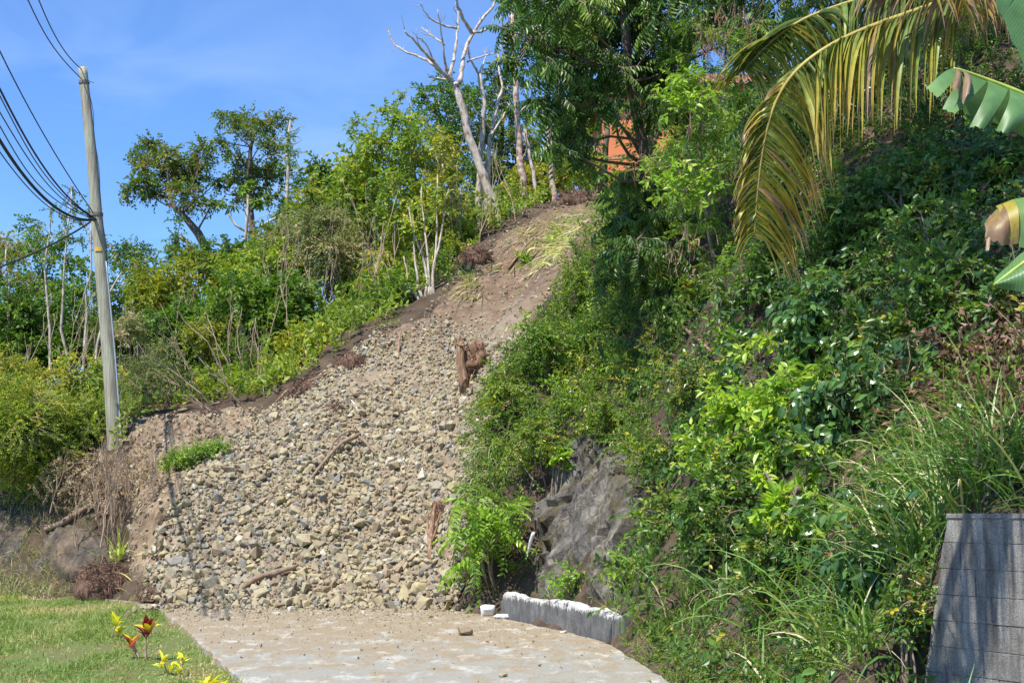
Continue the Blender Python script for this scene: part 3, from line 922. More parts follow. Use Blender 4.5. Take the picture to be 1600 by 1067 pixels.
def stamp_stones(g, pos, size, tone, r, mat=0, low=False):
    STN = STNLOW if low else globals()['STN']
    R = randrot(r, len(pos)) * size[:, None, None]
    pick = r.integers(0, len(STN), len(pos))
    for k, (V, Fc) in enumerate(STN):
        idx = np.nonzero(pick == k)[0]
        if not len(idx): continue
        W = np.einsum('nij,vj->nvi', R[idx], V) + pos[idx][:, None]
        g.add(W.reshape(-1, 3), (Fc[None] + (np.arange(len(idx)) * len(V))[:, None, None]).reshape(-1, 3), mat, np.repeat(tone[idx], len(Fc)))


sr = np.random.default_rng(41)


def slide_points(N, polypx, xr=(-9, 4.5), yr=(26.3, 47)):
    x = sr.uniform(*xr, N); y = sr.uniform(*yr, N)
    p = np.c_[x, y, H(x, y)]
    px, py, _ = proj(p)
    k = inpoly(px, py, polypx)
    p = p[k]
    N_ = HN(p[:, 0], p[:, 1])
    return p + N_ * (0.06 + sl_disp(p))[:, None], N_, px[k], py[k]


# pack stones: bigger first, each keeps its distance to the others already lying
p, N_, px, py = slide_points(360000, SLIDE)
zone = np.clip((py - 500) / 450, 0, 1)                      # 1 at the foot
dens = 0.012 + 0.988 * smooth(0.0, 0.3, zone + 0.22 * fbm(p * .6, 3, 8)) ** 2 * smooth(.0, .15, zone + .02)
keep = sr.uniform(size=len(p)) < dens
p, N_, px, py, zone = p[keep], N_[keep], px[keep], py[keep], zone[keep]
size = 0.080 * np.exp(sr.normal(0, .40, len(p))) * (0.75 + 0.42 * zone)
size = np.where(sr.uniform(size=len(p)) < .012, size * 1.9, size)
size = np.clip(size, .05, .40)
order = np.argsort(-size + sr.uniform(0, .05, len(size)))
cells, keepi = {}, []
for i in order:
    x_, y_ = p[i, 0], p[i, 1] * 1.2
    cx_, cy_ = int(x_ // .3), int(y_ // .3)
    ok = True
    for ax_ in (-1, 0, 1):
        for ay_ in (-1, 0, 1):
            for j_ in cells.get((cx_ + ax_, cy_ + ay_), ()):
                if (p[j_, 0] - x_) ** 2 + (p[j_, 1] * 1.2 - y_) ** 2 < (0.265 * (size[i] + size[j_])) ** 2:
                    ok = False; break
            if not ok: break
        if not ok: break
    if ok:
        cells.setdefault((cx_, cy_), []).append(i); keepi.append(i)
keepi = np.array(keepi)
p, N_, px, py, size, zone = p[keepi], N_[keepi], px[keepi], py[keepi], size[keepi], zone[keepi]
p = p + N_ * (size * sr.uniform(-.06, .26, len(size)))[:, None]
big = np.argsort(-size * (1 + .25 * zone))[:280]
rest = np.setdiff1d(np.arange(len(size)), big)
STONE_ME = []
for i, (V, Fc) in enumerate(STN):
    g_ = Geo(); g_.add(V, Fc)
    o_ = g_.build('rock', [M['soil']]); STONE_ME.append(o_.data); bpy.data.objects.remove(o_)
SM = {}
where = ['at the foot of the landslide beside the road', 'half way up the landslide', 'high on the landslide']
for i in big:
    k = int(sr.choice(len(SKEY), p=SPROB)); v = int(sr.integers(0, len(STN)))
    if (k, v) not in SM:
        me = STONE_ME[v].copy(); me.materials.clear(); me.materials.append(M['stone_' + SKEY[k]]); SM[(k, v)] = me
    o = bpy.data.objects.new('rock', SM[(k, v)]); COL.objects.link(o)
    o.location = p[i]; o.scale = (size[i] * 1.05,) * 3
    o.rotation_euler = tuple(sr.uniform(0, 6.28, 3))
    w_ = 0 if py[i] > 820 else 1 if py[i] > 650 else 2
    tag(o, f'larger {SKEY[k]} stone lying loose {where[w_]}', 'rock', f'larger {SKEY[k]} stones {where[w_]}')
g = Geo()
stamp_stones(g, p[rest], size[rest] * 1.08, sr.uniform(0, 1, len(rest)), sr)
# second, finer layer in the gaps and over the upper, earthier part
p2, N2, _, py2 = slide_points(26000, SLIDE)
ok = sr.uniform(size=len(p2)) < np.where(py2 > 520, .9, .45 + .4 * vnoise(p2 * .8, 4))
p2, N2 = p2[ok], N2[ok]
s2 = 0.05 * np.exp(sr.normal(0, .45, len(p2)))
stamp_stones(g, p2 + N2 * (s2 * .2)[:, None], s2, sr.uniform(0, 1, len(p2)), sr, low=True)
# stones spilled past the toe on to the road
xs_ = sr.uniform(-6.6, -1.0, 420); ys_ = 28.0 - sr.exponential(.32, 420) + .1 * np.sin(xs_ * 2.3)
ss_ = .075 * np.exp(sr.normal(0, .45, 420))
stamp_stones(g, np.c_[xs_, ys_, ss_ * .22], ss_, sr.uniform(0, 1, 420), sr)
tag(g.build('rubble', [M['stone_mix']]), 'small tan and grey stones covering the landslide', 'rubble', kind='stuff')

# grit and small stones strewn over the road and the cut bank
g = Geo()
N = 7000
x = sr.uniform(-7.5, 2.2, N); y = 27.9 - sr.exponential(3.2, N)
a, b_, _ = proj(np.c_[x, y, 0 * x])
roadpoly = left[:-1] + right[2:]
k = inpoly(a, b_, roadpoly) & (polydist(a, b_, roadpoly) > 3)
s2 = 0.022 * np.exp(sr.normal(0, .5, N))
stamp_stones(g, np.c_[x, y, s2 * .2][k], s2[k], sr.uniform(0, 1, N)[k], sr, low=True)
x = sr.uniform(-9, -4, 14000); y = sr.uniform(29, 37.5, 14000); z = H(x, y)
a, b_, _ = proj(np.c_[x, y, z]); k = inpoly(a, b_, [(208, 905), (205, 660), (420, 640), (420, 700), (300, 770), (260, 830), (245, 930)])
s2 = 0.04 * np.exp(sr.normal(0, .6, 14000))
_b = np.c_[x, y, z]; _b = _b + HN(x, y) * (.03 + bank_disp(_b) + s2 * .15)[:, None]
stamp_stones(g, _b[k], s2[k], sr.uniform(0, 1, 14000)[k], sr, low=True)
tag(g.build('gravel', [M['stone_mix']]), 'grit and pebbles strewn over the road and bank', 'gravel', kind='stuff')


def one_rock(label, loc, size, col, seed, rotz=0, cat='rock', detail=0.10, group=None):
    r = np.random.default_rng(seed)
    bm = bmesh.new()
    V, Fc = hull_stone(r, 20)
    vs_ = [bm.verts.new(v) for v in V]
    for f in Fc: bm.faces.new([vs_[q] for q in f])
    bmesh.ops.recalc_face_normals(bm, faces=bm.faces)
    bmesh.ops.bevel(bm, geom=bm.edges[:], offset=.035, segments=1, affect='EDGES', clamp_overlap=True)
    bmesh.ops.triangulate(bm, faces=bm.faces)
    bmesh.ops.subdivide_edges(bm, edges=bm.edges[:], cuts=1, use_grid_fill=True)
    bmesh.ops.triangulate(bm, faces=bm.faces)
    bm.verts.index_update()
    V = np.array([v.co[:] for v in bm.verts]); Fc = [[v.index for v in f.verts] for f in bm.faces]
    bm.free()
    V = V + 0.04 * fbm(V * 4, 3, seed)[:, None] * nrm(V)
    V = V * np.asarray(size)
    V[:, 2] -= V[:, 2].min()
    g = Geo()
    F3 = [f for f in Fc if len(f) == 3]; F4 = [f for f in Fc if len(f) == 4]
    g.add(V, F3)
    if F4: g.F.append((np.array(F4), 0, np.full(len(F4), .5)))
    o = g.build('rock', [M['stone_' + col]], None, True)
    o.location = np.asarray(loc) - np.array([0, 0, .012]); o.rotation_euler = (0, 0, rotz)
    return tag(o, label, cat, group)


one_rock('brown knee-high boulder lying alone on the concrete road', ground_px(726, 992), (.30, .26, .30), 'brown', 21, .4)
one_rock('small tan stone on the near part of the road', ground_px(786, 1057), (.13, .12, .09), 'yellowish', 6, .9)
one_rock('pale lump of broken concrete on the verge beside the low kerb wall', ground_px(880, 989), (.13, .12, .11), 'whitish', 8)
one_rock('large yellowish boulder at the right foot of the slide', hit(658, 925) + [0, 0, -.12], (.62, .45, .42), 'yellowish', 9, .3)
one_rock('flat dark-edged rock slab under the log at the slide foot', hit(415, 930) + [0, 0, 0.02], (.75, .4, .2), 'grey', 10, .2)
one_rock('flat pale rock slab beside the log at the slide foot', hit(400, 922) + [-.15, .35, 0.05], (.7, .4, .18), 'pale tan', 12, -.2)
one_rock('whitish stone perched on the brown cut bank', hit(282, 838) + [0, 0, -.05], (.3, .25, .2), 'whitish', 13, .2)
one_rock('dark grey stone half buried in the soil under the leafy fallen branch', hit(303, 766) + [0, 0, -.05], (.42, .3, .22), 'dark grey', 15, .2)

# ------------------------------------------------------------------ rock faces
def rock_mat(name, base, moss_c, cov):
    m, nn, ll, b = new_mat(name)
    q1 = noise(nn, ll, 1.5, 10, .7, dist=.5); q2 = noise(nn, ll, 7, 10, .75); q6 = noise(nn, ll, 2.6, 6, .6, stretch=(1, 1, .3))
    c1 = ramp(nn, [(0.3, base[0]), (0.5, base[1]), (0.72, base[2])]); ll.new(q2.outputs[0], c1.inputs[0])
    c2 = ramp(nn, [(cov, (0, 0, 0)), (cov + .16, (1, 1, 1))]); ll.new(q1.outputs[0], c2.inputs[0])
    moss = ramp(nn, [(0.3, moss_c[0]), (0.7, moss_c[1])]); ll.new(q2.outputs[0], moss.inputs[0])
    c = mixc(nn, ll, c2.outputs[0], c1.outputs[0], moss.outputs[0])
    st = ramp(nn, [(0.35, (.45, .45, .46)), (0.6, (1.15, 1.13, 1.1))]); ll.new(q6.outputs[0], st.inputs[0])
    c = mixc(nn, ll, 1.0, c, st.outputs[0], 'MULTIPLY')
    t = nn.new('ShaderNodeTexCoord'); vo = nn.new('ShaderNodeTexVoronoi'); vo.feature = 'DISTANCE_TO_EDGE'; vo.inputs['Scale'].default_value = 2.6
    wq = nn.new('ShaderNodeMix'); wq.data_type = 'RGBA'; wq.inputs[0].default_value = .25; ll.new(t.outputs['Object'], wq.inputs[6]); ll.new(q2.outputs['Color'], wq.inputs[7]); ll.new(wq.outputs[2], vo.inputs['Vector'])
    ck = ramp(nn, [(0.0, (.3, .3, .3)), (0.035, (1, 1, 1))]); ll.new(vo.outputs['Distance'], ck.inputs[0])
    c = mixc(nn, ll, 1.0, c, ck.outputs[0], 'MULTIPLY')
    ll.new(c, b.inputs['Base Color']); b.inputs['Roughness'].default_value = .8
    bump(nn, ll, b, q2.outputs[0], 1.0, .06)
    return m


M['dark_rock'] = rock_mat('dark_rock', ((0.055, 0.05, 0.044), (0.165, 0.15, 0.13), (0.33, 0.30, 0.255)), ((0.06, 0.055, 0.02), (0.17, 0.135, 0.07)), .46)
M['bank_rock'] = rock_mat('bank_rock', ((0.03, 0.027, 0.024), (0.10, 0.085, 0.07), (0.22, 0.19, 0.155)), ((0.10, 0.068, 0.042), (0.24, 0.175, 0.115)), .42)
_cs = np.random.default_rng(19)
CELL = _cs.uniform(0, 1, (900, 3)); CELLH = _cs.uniform(-1, 1, 900); CELLT = _cs.normal(0, 1, (900, 3))


def blocky(p, s):
    """fractured relief: every cell is a facet with its own level and tilt"""
    q = (p / s) % 9.0 / 9.0
    out = np.zeros(len(p))
    for k in range(0, len(p), 4000):
        d2 = ((q[k:k + 4000, None] - CELL[None]) ** 2).sum(-1)
        j_ = d2.argmin(1)
        out[k:k + 4000] = CELLH[j_] + 7 * ((q[k:k + 4000] - CELL[j_]) * CELLT[j_]).sum(1)
    return out


def rk_disp(p):
    w = p + .12 * np.stack([fbm(p * 2 + k, 2, 40 + k) for k in (1, 2, 3)], -1)
    return 0.25 * fbm(p * .9, 3, 31) + .065 * blocky(w, .42) + .03 * blocky(w + 3.3, .17) + .03 * fbm(p * 9, 2, 36) + .05


o = patch('rock_outcrop', [(838, 930), (832, 800), (850, 730), (905, 680), (975, 690), (1010, 760), (1015, 860), (985, 935), (910, 945)], .05, .10, 16, rk_disp, M['dark_rock'], (-1, 3.2), (22, 30), rag=16, sink=.3, smooth=False)
tag(o, 'bare dark rock face with moss, framed by bushes above the kerb wall', 'rock')
o = patch('rock_outcrop', [(-60, 905), (-60, 800), (60, 790), (150, 830), (190, 850), (205, 905), (120, 915)], .07, .03, 12, lambda p: .6 * rk_disp(p) - .02, M['bank_rock'], (-16, -7.4), (29, 36), rag=16, sink=.3)
tag(o, 'brown stony earth bank rising behind the left lawn', 'bank')
o.name = 'earth_bank'


# ================================================================== utility pole and wires
pole_b = P(181, 690, 33.4); pole_b[2] = float(H(pole_b[0], pole_b[1])) - .1
axis = np.array([P(x, y, 33.4) for x, y in ((178, 670), (171, 560), (161, 450), (152, 350), (143, 240), (136, 170), (129, 106))])
axis = np.concatenate([[pole_b + np.array([0, 0, -.3])], axis])
rt = root('utility_pole', tuple(pole_b), 'leaning weathered wooden utility pole rising from the dry brush at left', 'utility pole')
t = np.linspace(0, 1, len(axis)); tt = np.linspace(0, 1, 40)
ax2 = np.stack([np.interp(tt, t, axis[:, i]) for i in range(3)], -1)
# soften the joints of the axis
for _ in range(4):
    ax2[1:-1] = (ax2[:-2] + 2 * ax2[1:-1] + ax2[2:]) / 4
g = Geo()
sides = 20
rad = np.linspace(.165, .098, 40)
g.tube(ax2, rad, sides, 0)
V = g.V[0].reshape(40, sides, 3)
cr_ = fbm(np.c_[np.repeat(np.arange(40) * .12, sides), np.tile(np.cos(np.linspace(0, 2 * PI, sides, endpoint=False)) * 2.5, 40), np.tile(np.sin(np.linspace(0, 2 * PI, sides, endpoint=False)) * 2.5, 40)], 3, 6)
V2 = V + (V - ax2[:, None]) * (0.07 * cr_.reshape(40, sides, 1))
g.V[0] = V2.reshape(-1, 3)
m, nn, ll, b = new_mat('pole_wood')
q1 = noise(nn, ll, 3.2, 8, .65, stretch=(9, 9, .35)); q2 = noise(nn, ll, 1.1, 5)
c1 = ramp(nn, [(0.28, (0.17, 0.155, 0.12)), (0.5, (0.36, 0.345, 0.275)), (0.72, (0.52, 0.50, 0.42))]); ll.new(q1.outputs[0], c1.inputs[0])
c2 = ramp(nn, [(0.35, (0.85, 0.80, 0.76)), (0.65, (1.0, 1.06, 0.96))]); ll.new(q2.outputs[0], c2.inputs[0])
ll.new(mixc(nn, ll, 1.0, c1.outputs[0], c2.outputs[0], 'MULTIPLY'), b.inputs['Base Color']); b.inputs['Roughness'].default_value = .9
bump(nn, ll, b, q1.outputs[0], .8, .02)
M['pole_wood'] = m
g.build('post', [m], rt, True)


def near_pole(py, dx=0.0, dy=-0.0):
    k = np.argmin([abs(proj(a)[1][0] - py) for a in ax2])
    return ax2[k] + np.array([dx, dy, 0]), rad[k], k


def ring(g, c, r, h, d, sides=18):
    th = np.linspace(0, 2 * PI, sides, endpoint=False)
    c = np.asarray(c)
    V = []
    for rr, z in ((r, -h / 2), (r + d, -h / 2), (r + d, h / 2), (r, h / 2)):
        V.append(c + np.stack([rr * np.cos(th), rr * np.sin(th), np.full(sides, z)], -1))
    V = np.concatenate(V)
    i = np.arange(sides); j = (i + 1) % sides
    g.add(V, np.concatenate([np.c_[i + a * sides, j + a * sides, j + (a + 1) * sides, i + (a + 1) * sides] for a in range(3)]))


for py in (342, 125):
    c_, r_, _ = near_pole(py)
    g = Geo(); ring(g, c_, r_ * 1.04, .07, .014); g.build('clamp_band', [M['steel']], rt)
c_, r_, _ = near_pole(394)
g = Geo()
th = np.linspace(-2.1, -1.1, 7)
V = np.concatenate([c_ + np.stack([(r_ * 1.12) * np.cos(th), (r_ * 1.12) * np.sin(th), np.full(7, z)], -1) for z in (-.045, .045)])
i = np.arange(6); g.add(V, np.c_[i, i + 1, i + 8, i + 7]); g.build('number_tag', [M['yellow_tag']], rt)
g = Geo()
g.tube(np.array([ax2[k] + np.array([rad[k] * 1.02, -.06, 0]) for k in range(1, 20)]), .018, 6); g.build('conduit', [M['pipe_grey']], rt, True)
g = Geo()
g.tube(np.array([ax2[k] + np.array([rad[k] * 1.06 + .02 * math.sin(k), -.02, 0]) for k in range(17, 38)]), .007, 5); g.build('ground_wire', [M['wire']], rt)
c_, r_, _ = near_pole(131)
g = Geo(); g.tube([c_ + [-.12, -.02, 0], c_ + [r_ + .07, -.05, 0], c_ + [r_ + .13, -.06, -.03]], [.012, .012, .01], 6); g.build('bolt', [M['steel']], rt)


def wire(label, pts, rad_):
    pts = np.array([P(*q) for q in pts])
    # smooth through the points
    k = len(pts); t = np.linspace(0, 1, k); tt = np.linspace(0, 1, 26)
    co = [np.polyfit(t, pts[:, i], min(k - 1, 3)) for i in range(3)]
    w = np.stack([np.polyval(c_, tt) for c_ in co], -1)
    g = Geo(); g.tube(w, rad_, 6)
    o = g.build('overhead_wire', [M['wire']], None, True)
    return tag(o, label, 'wire', 'overhead wires running to the pole')


wire('upper thin wire from the very top of the pole to the top edge', [(127, 108, 33.3), (101, 81, 30), (79, 41, 27), (60, 0, 24.5), (42, -45, 22)], .011)
wire('second thin wire tied just below the pole top', [(128, 124, 33.3), (90, 84, 30), (68, 46, 27.5), (42, 0, 24.5), (16, -55, 22)], .011)
wire('thin wire meeting the left edge highest, well above the cable bundle', [(146, 334, 33.2), (112, 279, 31), (75, 225, 28), (41, 161, 25.5), (0, 79, 23), (-40, -5, 21)], .011)
wire('black cable second highest along the left edge of the picture', [(146, 339, 33.2), (108, 313, 31), (68, 258, 28), (34, 205, 25.5), (0, 141, 23), (-40, 60, 21)], .017)
wire('thin wire just under the second highest black cable at the left edge', [(146, 340, 33.2), (100, 310, 31), (64, 262, 28), (30, 207, 25.5), (0, 154, 23), (-40, 78, 21)], .010)
wire('thin wire in the middle of the bundle at the left edge', [(146, 341, 33.2), (105, 318, 31), (70, 283, 28), (34, 231, 25.5), (0, 178, 23), (-40, 110, 21)], .010)
wire('thin wire just above the thick drooping cable at the left edge', [(146, 342, 33.2), (96, 321, 31), (60, 287, 28), (28, 244, 25.5), (0, 201, 23), (-40, 130, 21)], .010)
wire('thick black cable drooping to the clamp halfway up the pole', [(148, 342, 33.2), (127, 344, 32), (94, 330, 30.5), (60, 301, 28.5), (37, 274, 27), (0, 217, 24), (-40, 150, 22)], .028)
wire('lowest thin wire of the bundle under the thick cable', [(146, 344, 33.2), (110, 343, 31), (72, 319, 28.5), (36, 284, 26), (0, 239, 24), (-40, 180, 22)], .010)
wire('black cable sloping down to the left from the pole clamp', [(148, 342, 33.2), (110, 366, 35), (60, 393, 37), (0, 417, 39.5), (-60, 436, 42)], .024)

# ================================================================== low kerb wall by the road
m, nn, ll, b = new_mat('stained_concrete')
q1 = noise(nn, ll, 4.5, 10, .75, stretch=(1, 1, .8)); q2 = noise(nn, ll, 26, 6, .7); q5 = noise(nn, ll, 9, 7, .75, stretch=(1, 1, .25))
c1 = ramp(nn, [(0.28, (0.045, 0.045, 0.045)), (0.5, (0.13, 0.128, 0.12)), (0.75, (0.27, 0.26, 0.235))]); ll.new(q1.outputs[0], c1.inputs[0])
tcx = nn.new('ShaderNodeTexCoord'); sx = nn.new('ShaderNodeSeparateXYZ'); ll.new(tcx.outputs['Object'], sx.inputs[0])
ad = nn.new('ShaderNodeMath'); ad.operation = 'MULTIPLY_ADD'; ll.new(q5.outputs[0], ad.inputs[0]); ad.inputs[1].default_value = .32; ll.new(sx.outputs[2], ad.inputs[2])
pm0 = ramp(nn, [(0.475, (0, 0, 0)), (0.50, (1, 1, 1))]); ll.new(ad.outputs[0], pm0.inputs[0])
fl = ramp(nn, [(0.42, (.03, .03, .03)), (0.50, (.95, .95, .95))]); ll.new(q1.outputs[0], fl.inputs[0])
pm = nn.new('ShaderNodeMix'); pm.data_type = 'RGBA'; pm.blend_type = 'MULTIPLY'; pm.inputs[0].default_value = 1; ll.new(pm0.outputs[0], pm.inputs[6]); ll.new(fl.outputs[0], pm.inputs[7])
c = mixc(nn, ll, pm.outputs[2], c1.outputs[0], (0.66, 0.64, 0.57))
ll.new(c, b.inputs['Base Color']); b.inputs['Roughness'].default_value = .9
bump(nn, ll, b, q2.outputs[0], .7, .02)
M['stained'] = m
ka = [ground_px(782, 962), ground_px(800, 968), ground_px(850, 978), ground_px(900, 989), ground_px(946, 1001), ground_px(975, 1012)]
ka = np.array(ka)
tt = np.linspace(0, 1, 46); t = np.linspace(0, 1, len(ka))
kp = np.stack([np.interp(tt, t, ka[:, i]) for i in range(3)], -1)
dr = nrm(np.gradient(kp, axis=0)); nr = np.c_[-dr[:, 1], dr[:, 0], 0 * dr[:, 0]]          # away from the road
nr = np.where((nr[:, :1] < 0), -nr, nr)
top = 0.39 + .035 * vnoise(np.c_[tt * 11, tt * 0, tt * 0], 3) + .012 * vnoise(np.c_[tt * 40, tt * 0, tt * 0], 5)
top[:2] -= .1
wob = .014 * vnoise(np.c_[tt * 9, tt * 0, tt * 0 + 2], 7)
prof = []
for off, zz in ((0.0, -.15), (0.003, .1), (0.006, .24), (0.010, 'edge'), (.03, 'top'), (.10, 'top2'), (.17, 'top'), (.19, -.15)):
    z = np.full(46, zz, float) if not isinstance(zz, str) else (top - .022 if zz == 'edge' else top + (.006 * vnoise(np.c_[tt * 60, tt * 0 + off * 30, tt * 0], 4)))
    prof.append(kp + nr * (off + wob + .003 * vnoise(np.c_[tt * 30, tt * 0 + off * 40, tt * 0], 9))[:, None] + np.c_[0 * z, 0 * z, z])
prof = np.stack(prof, 1)
g = Geo()
g.add(prof.reshape(-1, 3), np.concatenate([[(a * 8 + k, (a + 1) * 8 + k, (a + 1) * 8 + k + 1, a * 8 + k + 1) for k in range(7)] for a in range(45)]))
g.F.append((np.arange(8)[None], 0, np.array([.5])))
g.F.append(((np.arange(8)[::-1] + 45 * 8)[None], 0, np.array([.5])))
ko = g.build('retaining_wall', [M['stained']])
tag(ko, 'low stained concrete kerb wall with flaking white paint at the road edge', 'wall')
M['stone_paint'] = M['white_paint']
for k_, (px_a, py_a, s_, lb) in enumerate([(762, 962, (.34, .26, .3), 'broken white-painted concrete chunk standing at the kerb wall end'),
                                           (785, 966, (.36, .2, .14), 'white-painted concrete shard lying against the kerb wall end'),
                                           (744, 957, (.3, .2, .12), 'leftmost white-painted concrete shard at the kerb wall end')]):
    o = one_rock(lb, ground_px(px_a, py_a), s_, 'whitish', 60 + k_, .5 * k_, cat='rubble')
    o.name = 'concrete_chunk'; o.data.materials[0] = M['white_paint']

# ================================================================== block wall
m, nn, ll, b = new_mat('block_concrete')
q1 = noise(nn, ll, 3, 8, .65); q2 = noise(nn, ll, 90, 5, .75); q5 = noise(nn, ll, 5, 5, .6, stretch=(1.6, 1.6, .22))
c1 = ramp(nn, [(0.3, (0.27, 0.26, 0.235)), (0.5, (0.43, 0.415, 0.375)), (0.72, (0.56, 0.54, 0.49))]); ll.new(q1.outputs[0], c1.inputs[0])
c2 = ramp(nn, [(0.36, (0.45, 0.45, 0.45)), (0.5, (0.95, 0.95, 0.95)), (0.66, (1.25, 1.25, 1.22))]); ll.new(q2.outputs[0], c2.inputs[0])
c3 = ramp(nn, [(0.36, (0.42, 0.41, 0.40)), (0.58, (1, 1, 1))]); ll.new(q5.outputs[0], c3.inputs[0])
oi = nn.new('ShaderNodeObjectInfo'); c4 = ramp(nn, [(0, (.84, .84, .85)), (1, (1.1, 1.09, 1.06))]); ll.new(oi.outputs['Random'], c4.inputs[0])
c = mixc(nn, ll, 1.0, c1.outputs[0], c2.outputs[0], 'MULTIPLY'); c = mixc(nn, ll, 1.0, c, c3.outputs[0], 'MULTIPLY'); c = mixc(nn, ll, 1.0, c, c4.outputs[0], 'MULTIPLY')
ll.new(c, b.inputs['Base Color']); b.inputs['Roughness'].default_value = .95
bump(nn, ll, b, q2.outputs[0], 1.0, .02)
M['block'] = m
MR = .004
wtop = 1.665
WA = np.array([WX0, WY0]); WU = np.array([WUX, WUY]); WN = np.array([.883, .47])       # along the wall, and back into the bank
rt = root('block_wall', (WX0, WY0, 0), 'grey concrete block wall with a slanting end at the lower right', 'wall')


def wp(s, d, z):
    q = WA + WU * s + WN * d
    return (q[0], q[1], z)


def wall_left(z):      # battered left end
    return -(wtop - z) * .245


def slab(g, s0a, s0b, s1, d0, d1, z0, z1, c_):
    """a block: its left side may slant (s0a at the bottom, s0b at the top)"""
    V = [wp(s0a + c_, d0, z0 + c_), wp(s1 - c_, d0, z0 + c_), wp(s1 - c_, d0, z1 - c_), wp(s0b + c_, d0, z1 - c_),
         wp(s0a, d0 + c_, z0), wp(s1, d0 + c_, z0), wp(s1, d0 + c_, z1), wp(s0b, d0 + c_, z1),
         wp(s0a, d1, z0), wp(s1, d1, z0), wp(s1, d1, z1), wp(s0b, d1, z1)]
    g.add(V, [(0, 1, 2, 3), (4, 5, 1, 0), (5, 6, 2, 1), (6, 7, 3, 2), (7, 4, 0, 3), (4, 8, 9, 5), (5, 9, 10, 6), (6, 10, 11, 7), (7, 11, 8, 4), (8, 11, 10, 9)])


XR = 2.9
g = Geo(); slab(g, wall_left(-.2) + .02, wall_left(wtop) + .02, XR, .007, .19, -.2, wtop - .01, .001)
g.build('mortar', [M['block']], rt)
br = np.random.default_rng(9)
z1 = wtop
row = 0
while z1 > -.1:
    z0 = z1 - .2
    x0 = wall_left((z0 + z1) / 2)
    xs = [None, x0 + (.4 if row % 2 == 0 else .2)]
    while xs[-1] < XR: xs.append(xs[-1] + .4)
    for k in range(len(xs) - 1):
        j = .0022
        jit = br.uniform(-.005, .003)
        a0, a1 = (wall_left(z0) + br.uniform(-.01, .01), wall_left(z1) + br.uniform(-.01, .01)) if k == 0 else (xs[k] + 2.4 * j, xs[k] + 2.4 * j)
        g = Geo(); slab(g, a0, a1, xs[k + 1] - 2.4 * j, jit, .2 + jit, z0 + j * .8, z1 - j * .8, .004)
        g.build('block', [M['block']], rt)
    z1 -= .2; row += 1
g = Geo(); slab(g, wall_left(wtop) - .01, wall_left(wtop) - .006, XR, -.008, .215, wtop - .012, wtop + .025, .004); g.build('capping', [M['block']], rt)

# ================================================================== orange house on the hilltop
hb = np.array([6.2, 47.0, float(H(6.2, 47.0))])
rt = root('house', tuple(hb), 'orange-walled house glimpsed through the trees on the hilltop', 'house')
hz = hb[2] - 1.2
HW, HD, HH = 3.4, 3.0, 3.7
x0, x1, y0, y1 = hb[0] - HW, hb[0] + HW, hb[1] - .4, hb[1] + 2 * HD
g = Geo()
# walls with a window and a door opening in the front
wx0, wx1, wz0, wz1 = hb[0] + .3, hb[0] + 1.7, hz + 2.2, hz + 3.5
for lo, hi in (((x0, y0, hz), (wx0, y0 + .2, hz + HH)), ((wx1, y0, hz), (x1, y0 + .2, hz + HH)), ((wx0, y0, hz), (wx1, y0 + .2, wz0)), ((wx0, y0, wz1), (wx1, y0 + .2, hz + HH)),
               ((x0, y0 + .2, hz), (x0 + .2, y1, hz + HH)), ((x1 - .2, y0 + .2, hz), (x1, y1, hz + HH)), ((x0 + .2, y1 - .2, hz), (x1 - .2, y1, hz + HH))):
    g.box(lo, hi)
g.build('wall', [M['orange_wall']], rt)
g = Geo()
for lo, hi in (((wx0, y0 + .05, wz0), (wx0 + .07, y0 + .12, wz1)), ((wx1 - .07, y0 + .05, wz0), (wx1, y0 + .12, wz1)), ((wx0 + .07, y0 + .05, wz1 - .07), (wx1 - .07, y0 + .12, wz1)), ((wx0 + .07, y0 + .05, wz0), (wx1 - .07, y0 + .12, wz0 + .07)), ((hb[0] + .97, y0 + .05, wz0 + .07), (hb[0] + 1.03, y0 + .12, wz1 - .07))):
    g.box(lo, hi)
w_ = g.build('window', [M['white_paint']], rt)
g = Geo(); g.box((wx0 + .07, y0 + .08, wz0 + .07), (wx1 - .07, y0 + .09, wz1 - .07)); g.build('pane', [M['glass']], w_)
g = Geo()
zr = hz + HH
g.add([(x0 - .5, y0 - .5, zr - .05), (x1 + .5, y0 - .5, zr - .05), (x1 + .5, y1 + .5, zr - .05), (x0 - .5, y1 + .5, zr - .05), (x0 + 1.8, (y0 + y1) / 2, zr + 1.3), (x1 - 1.8, (y0 + y1) / 2, zr + 1.3)],
      [(0, 1, 5, 4), (2, 3, 4, 5)])
g.F.append((np.array([(1, 2, 5), (3, 0, 4)]), 0, np.full(2, .5)))
g.F.append((np.array([(3, 2, 1, 0)]), 0, np.full(1, .5)))
g.build('roof', [M['roof_tin']], rt)


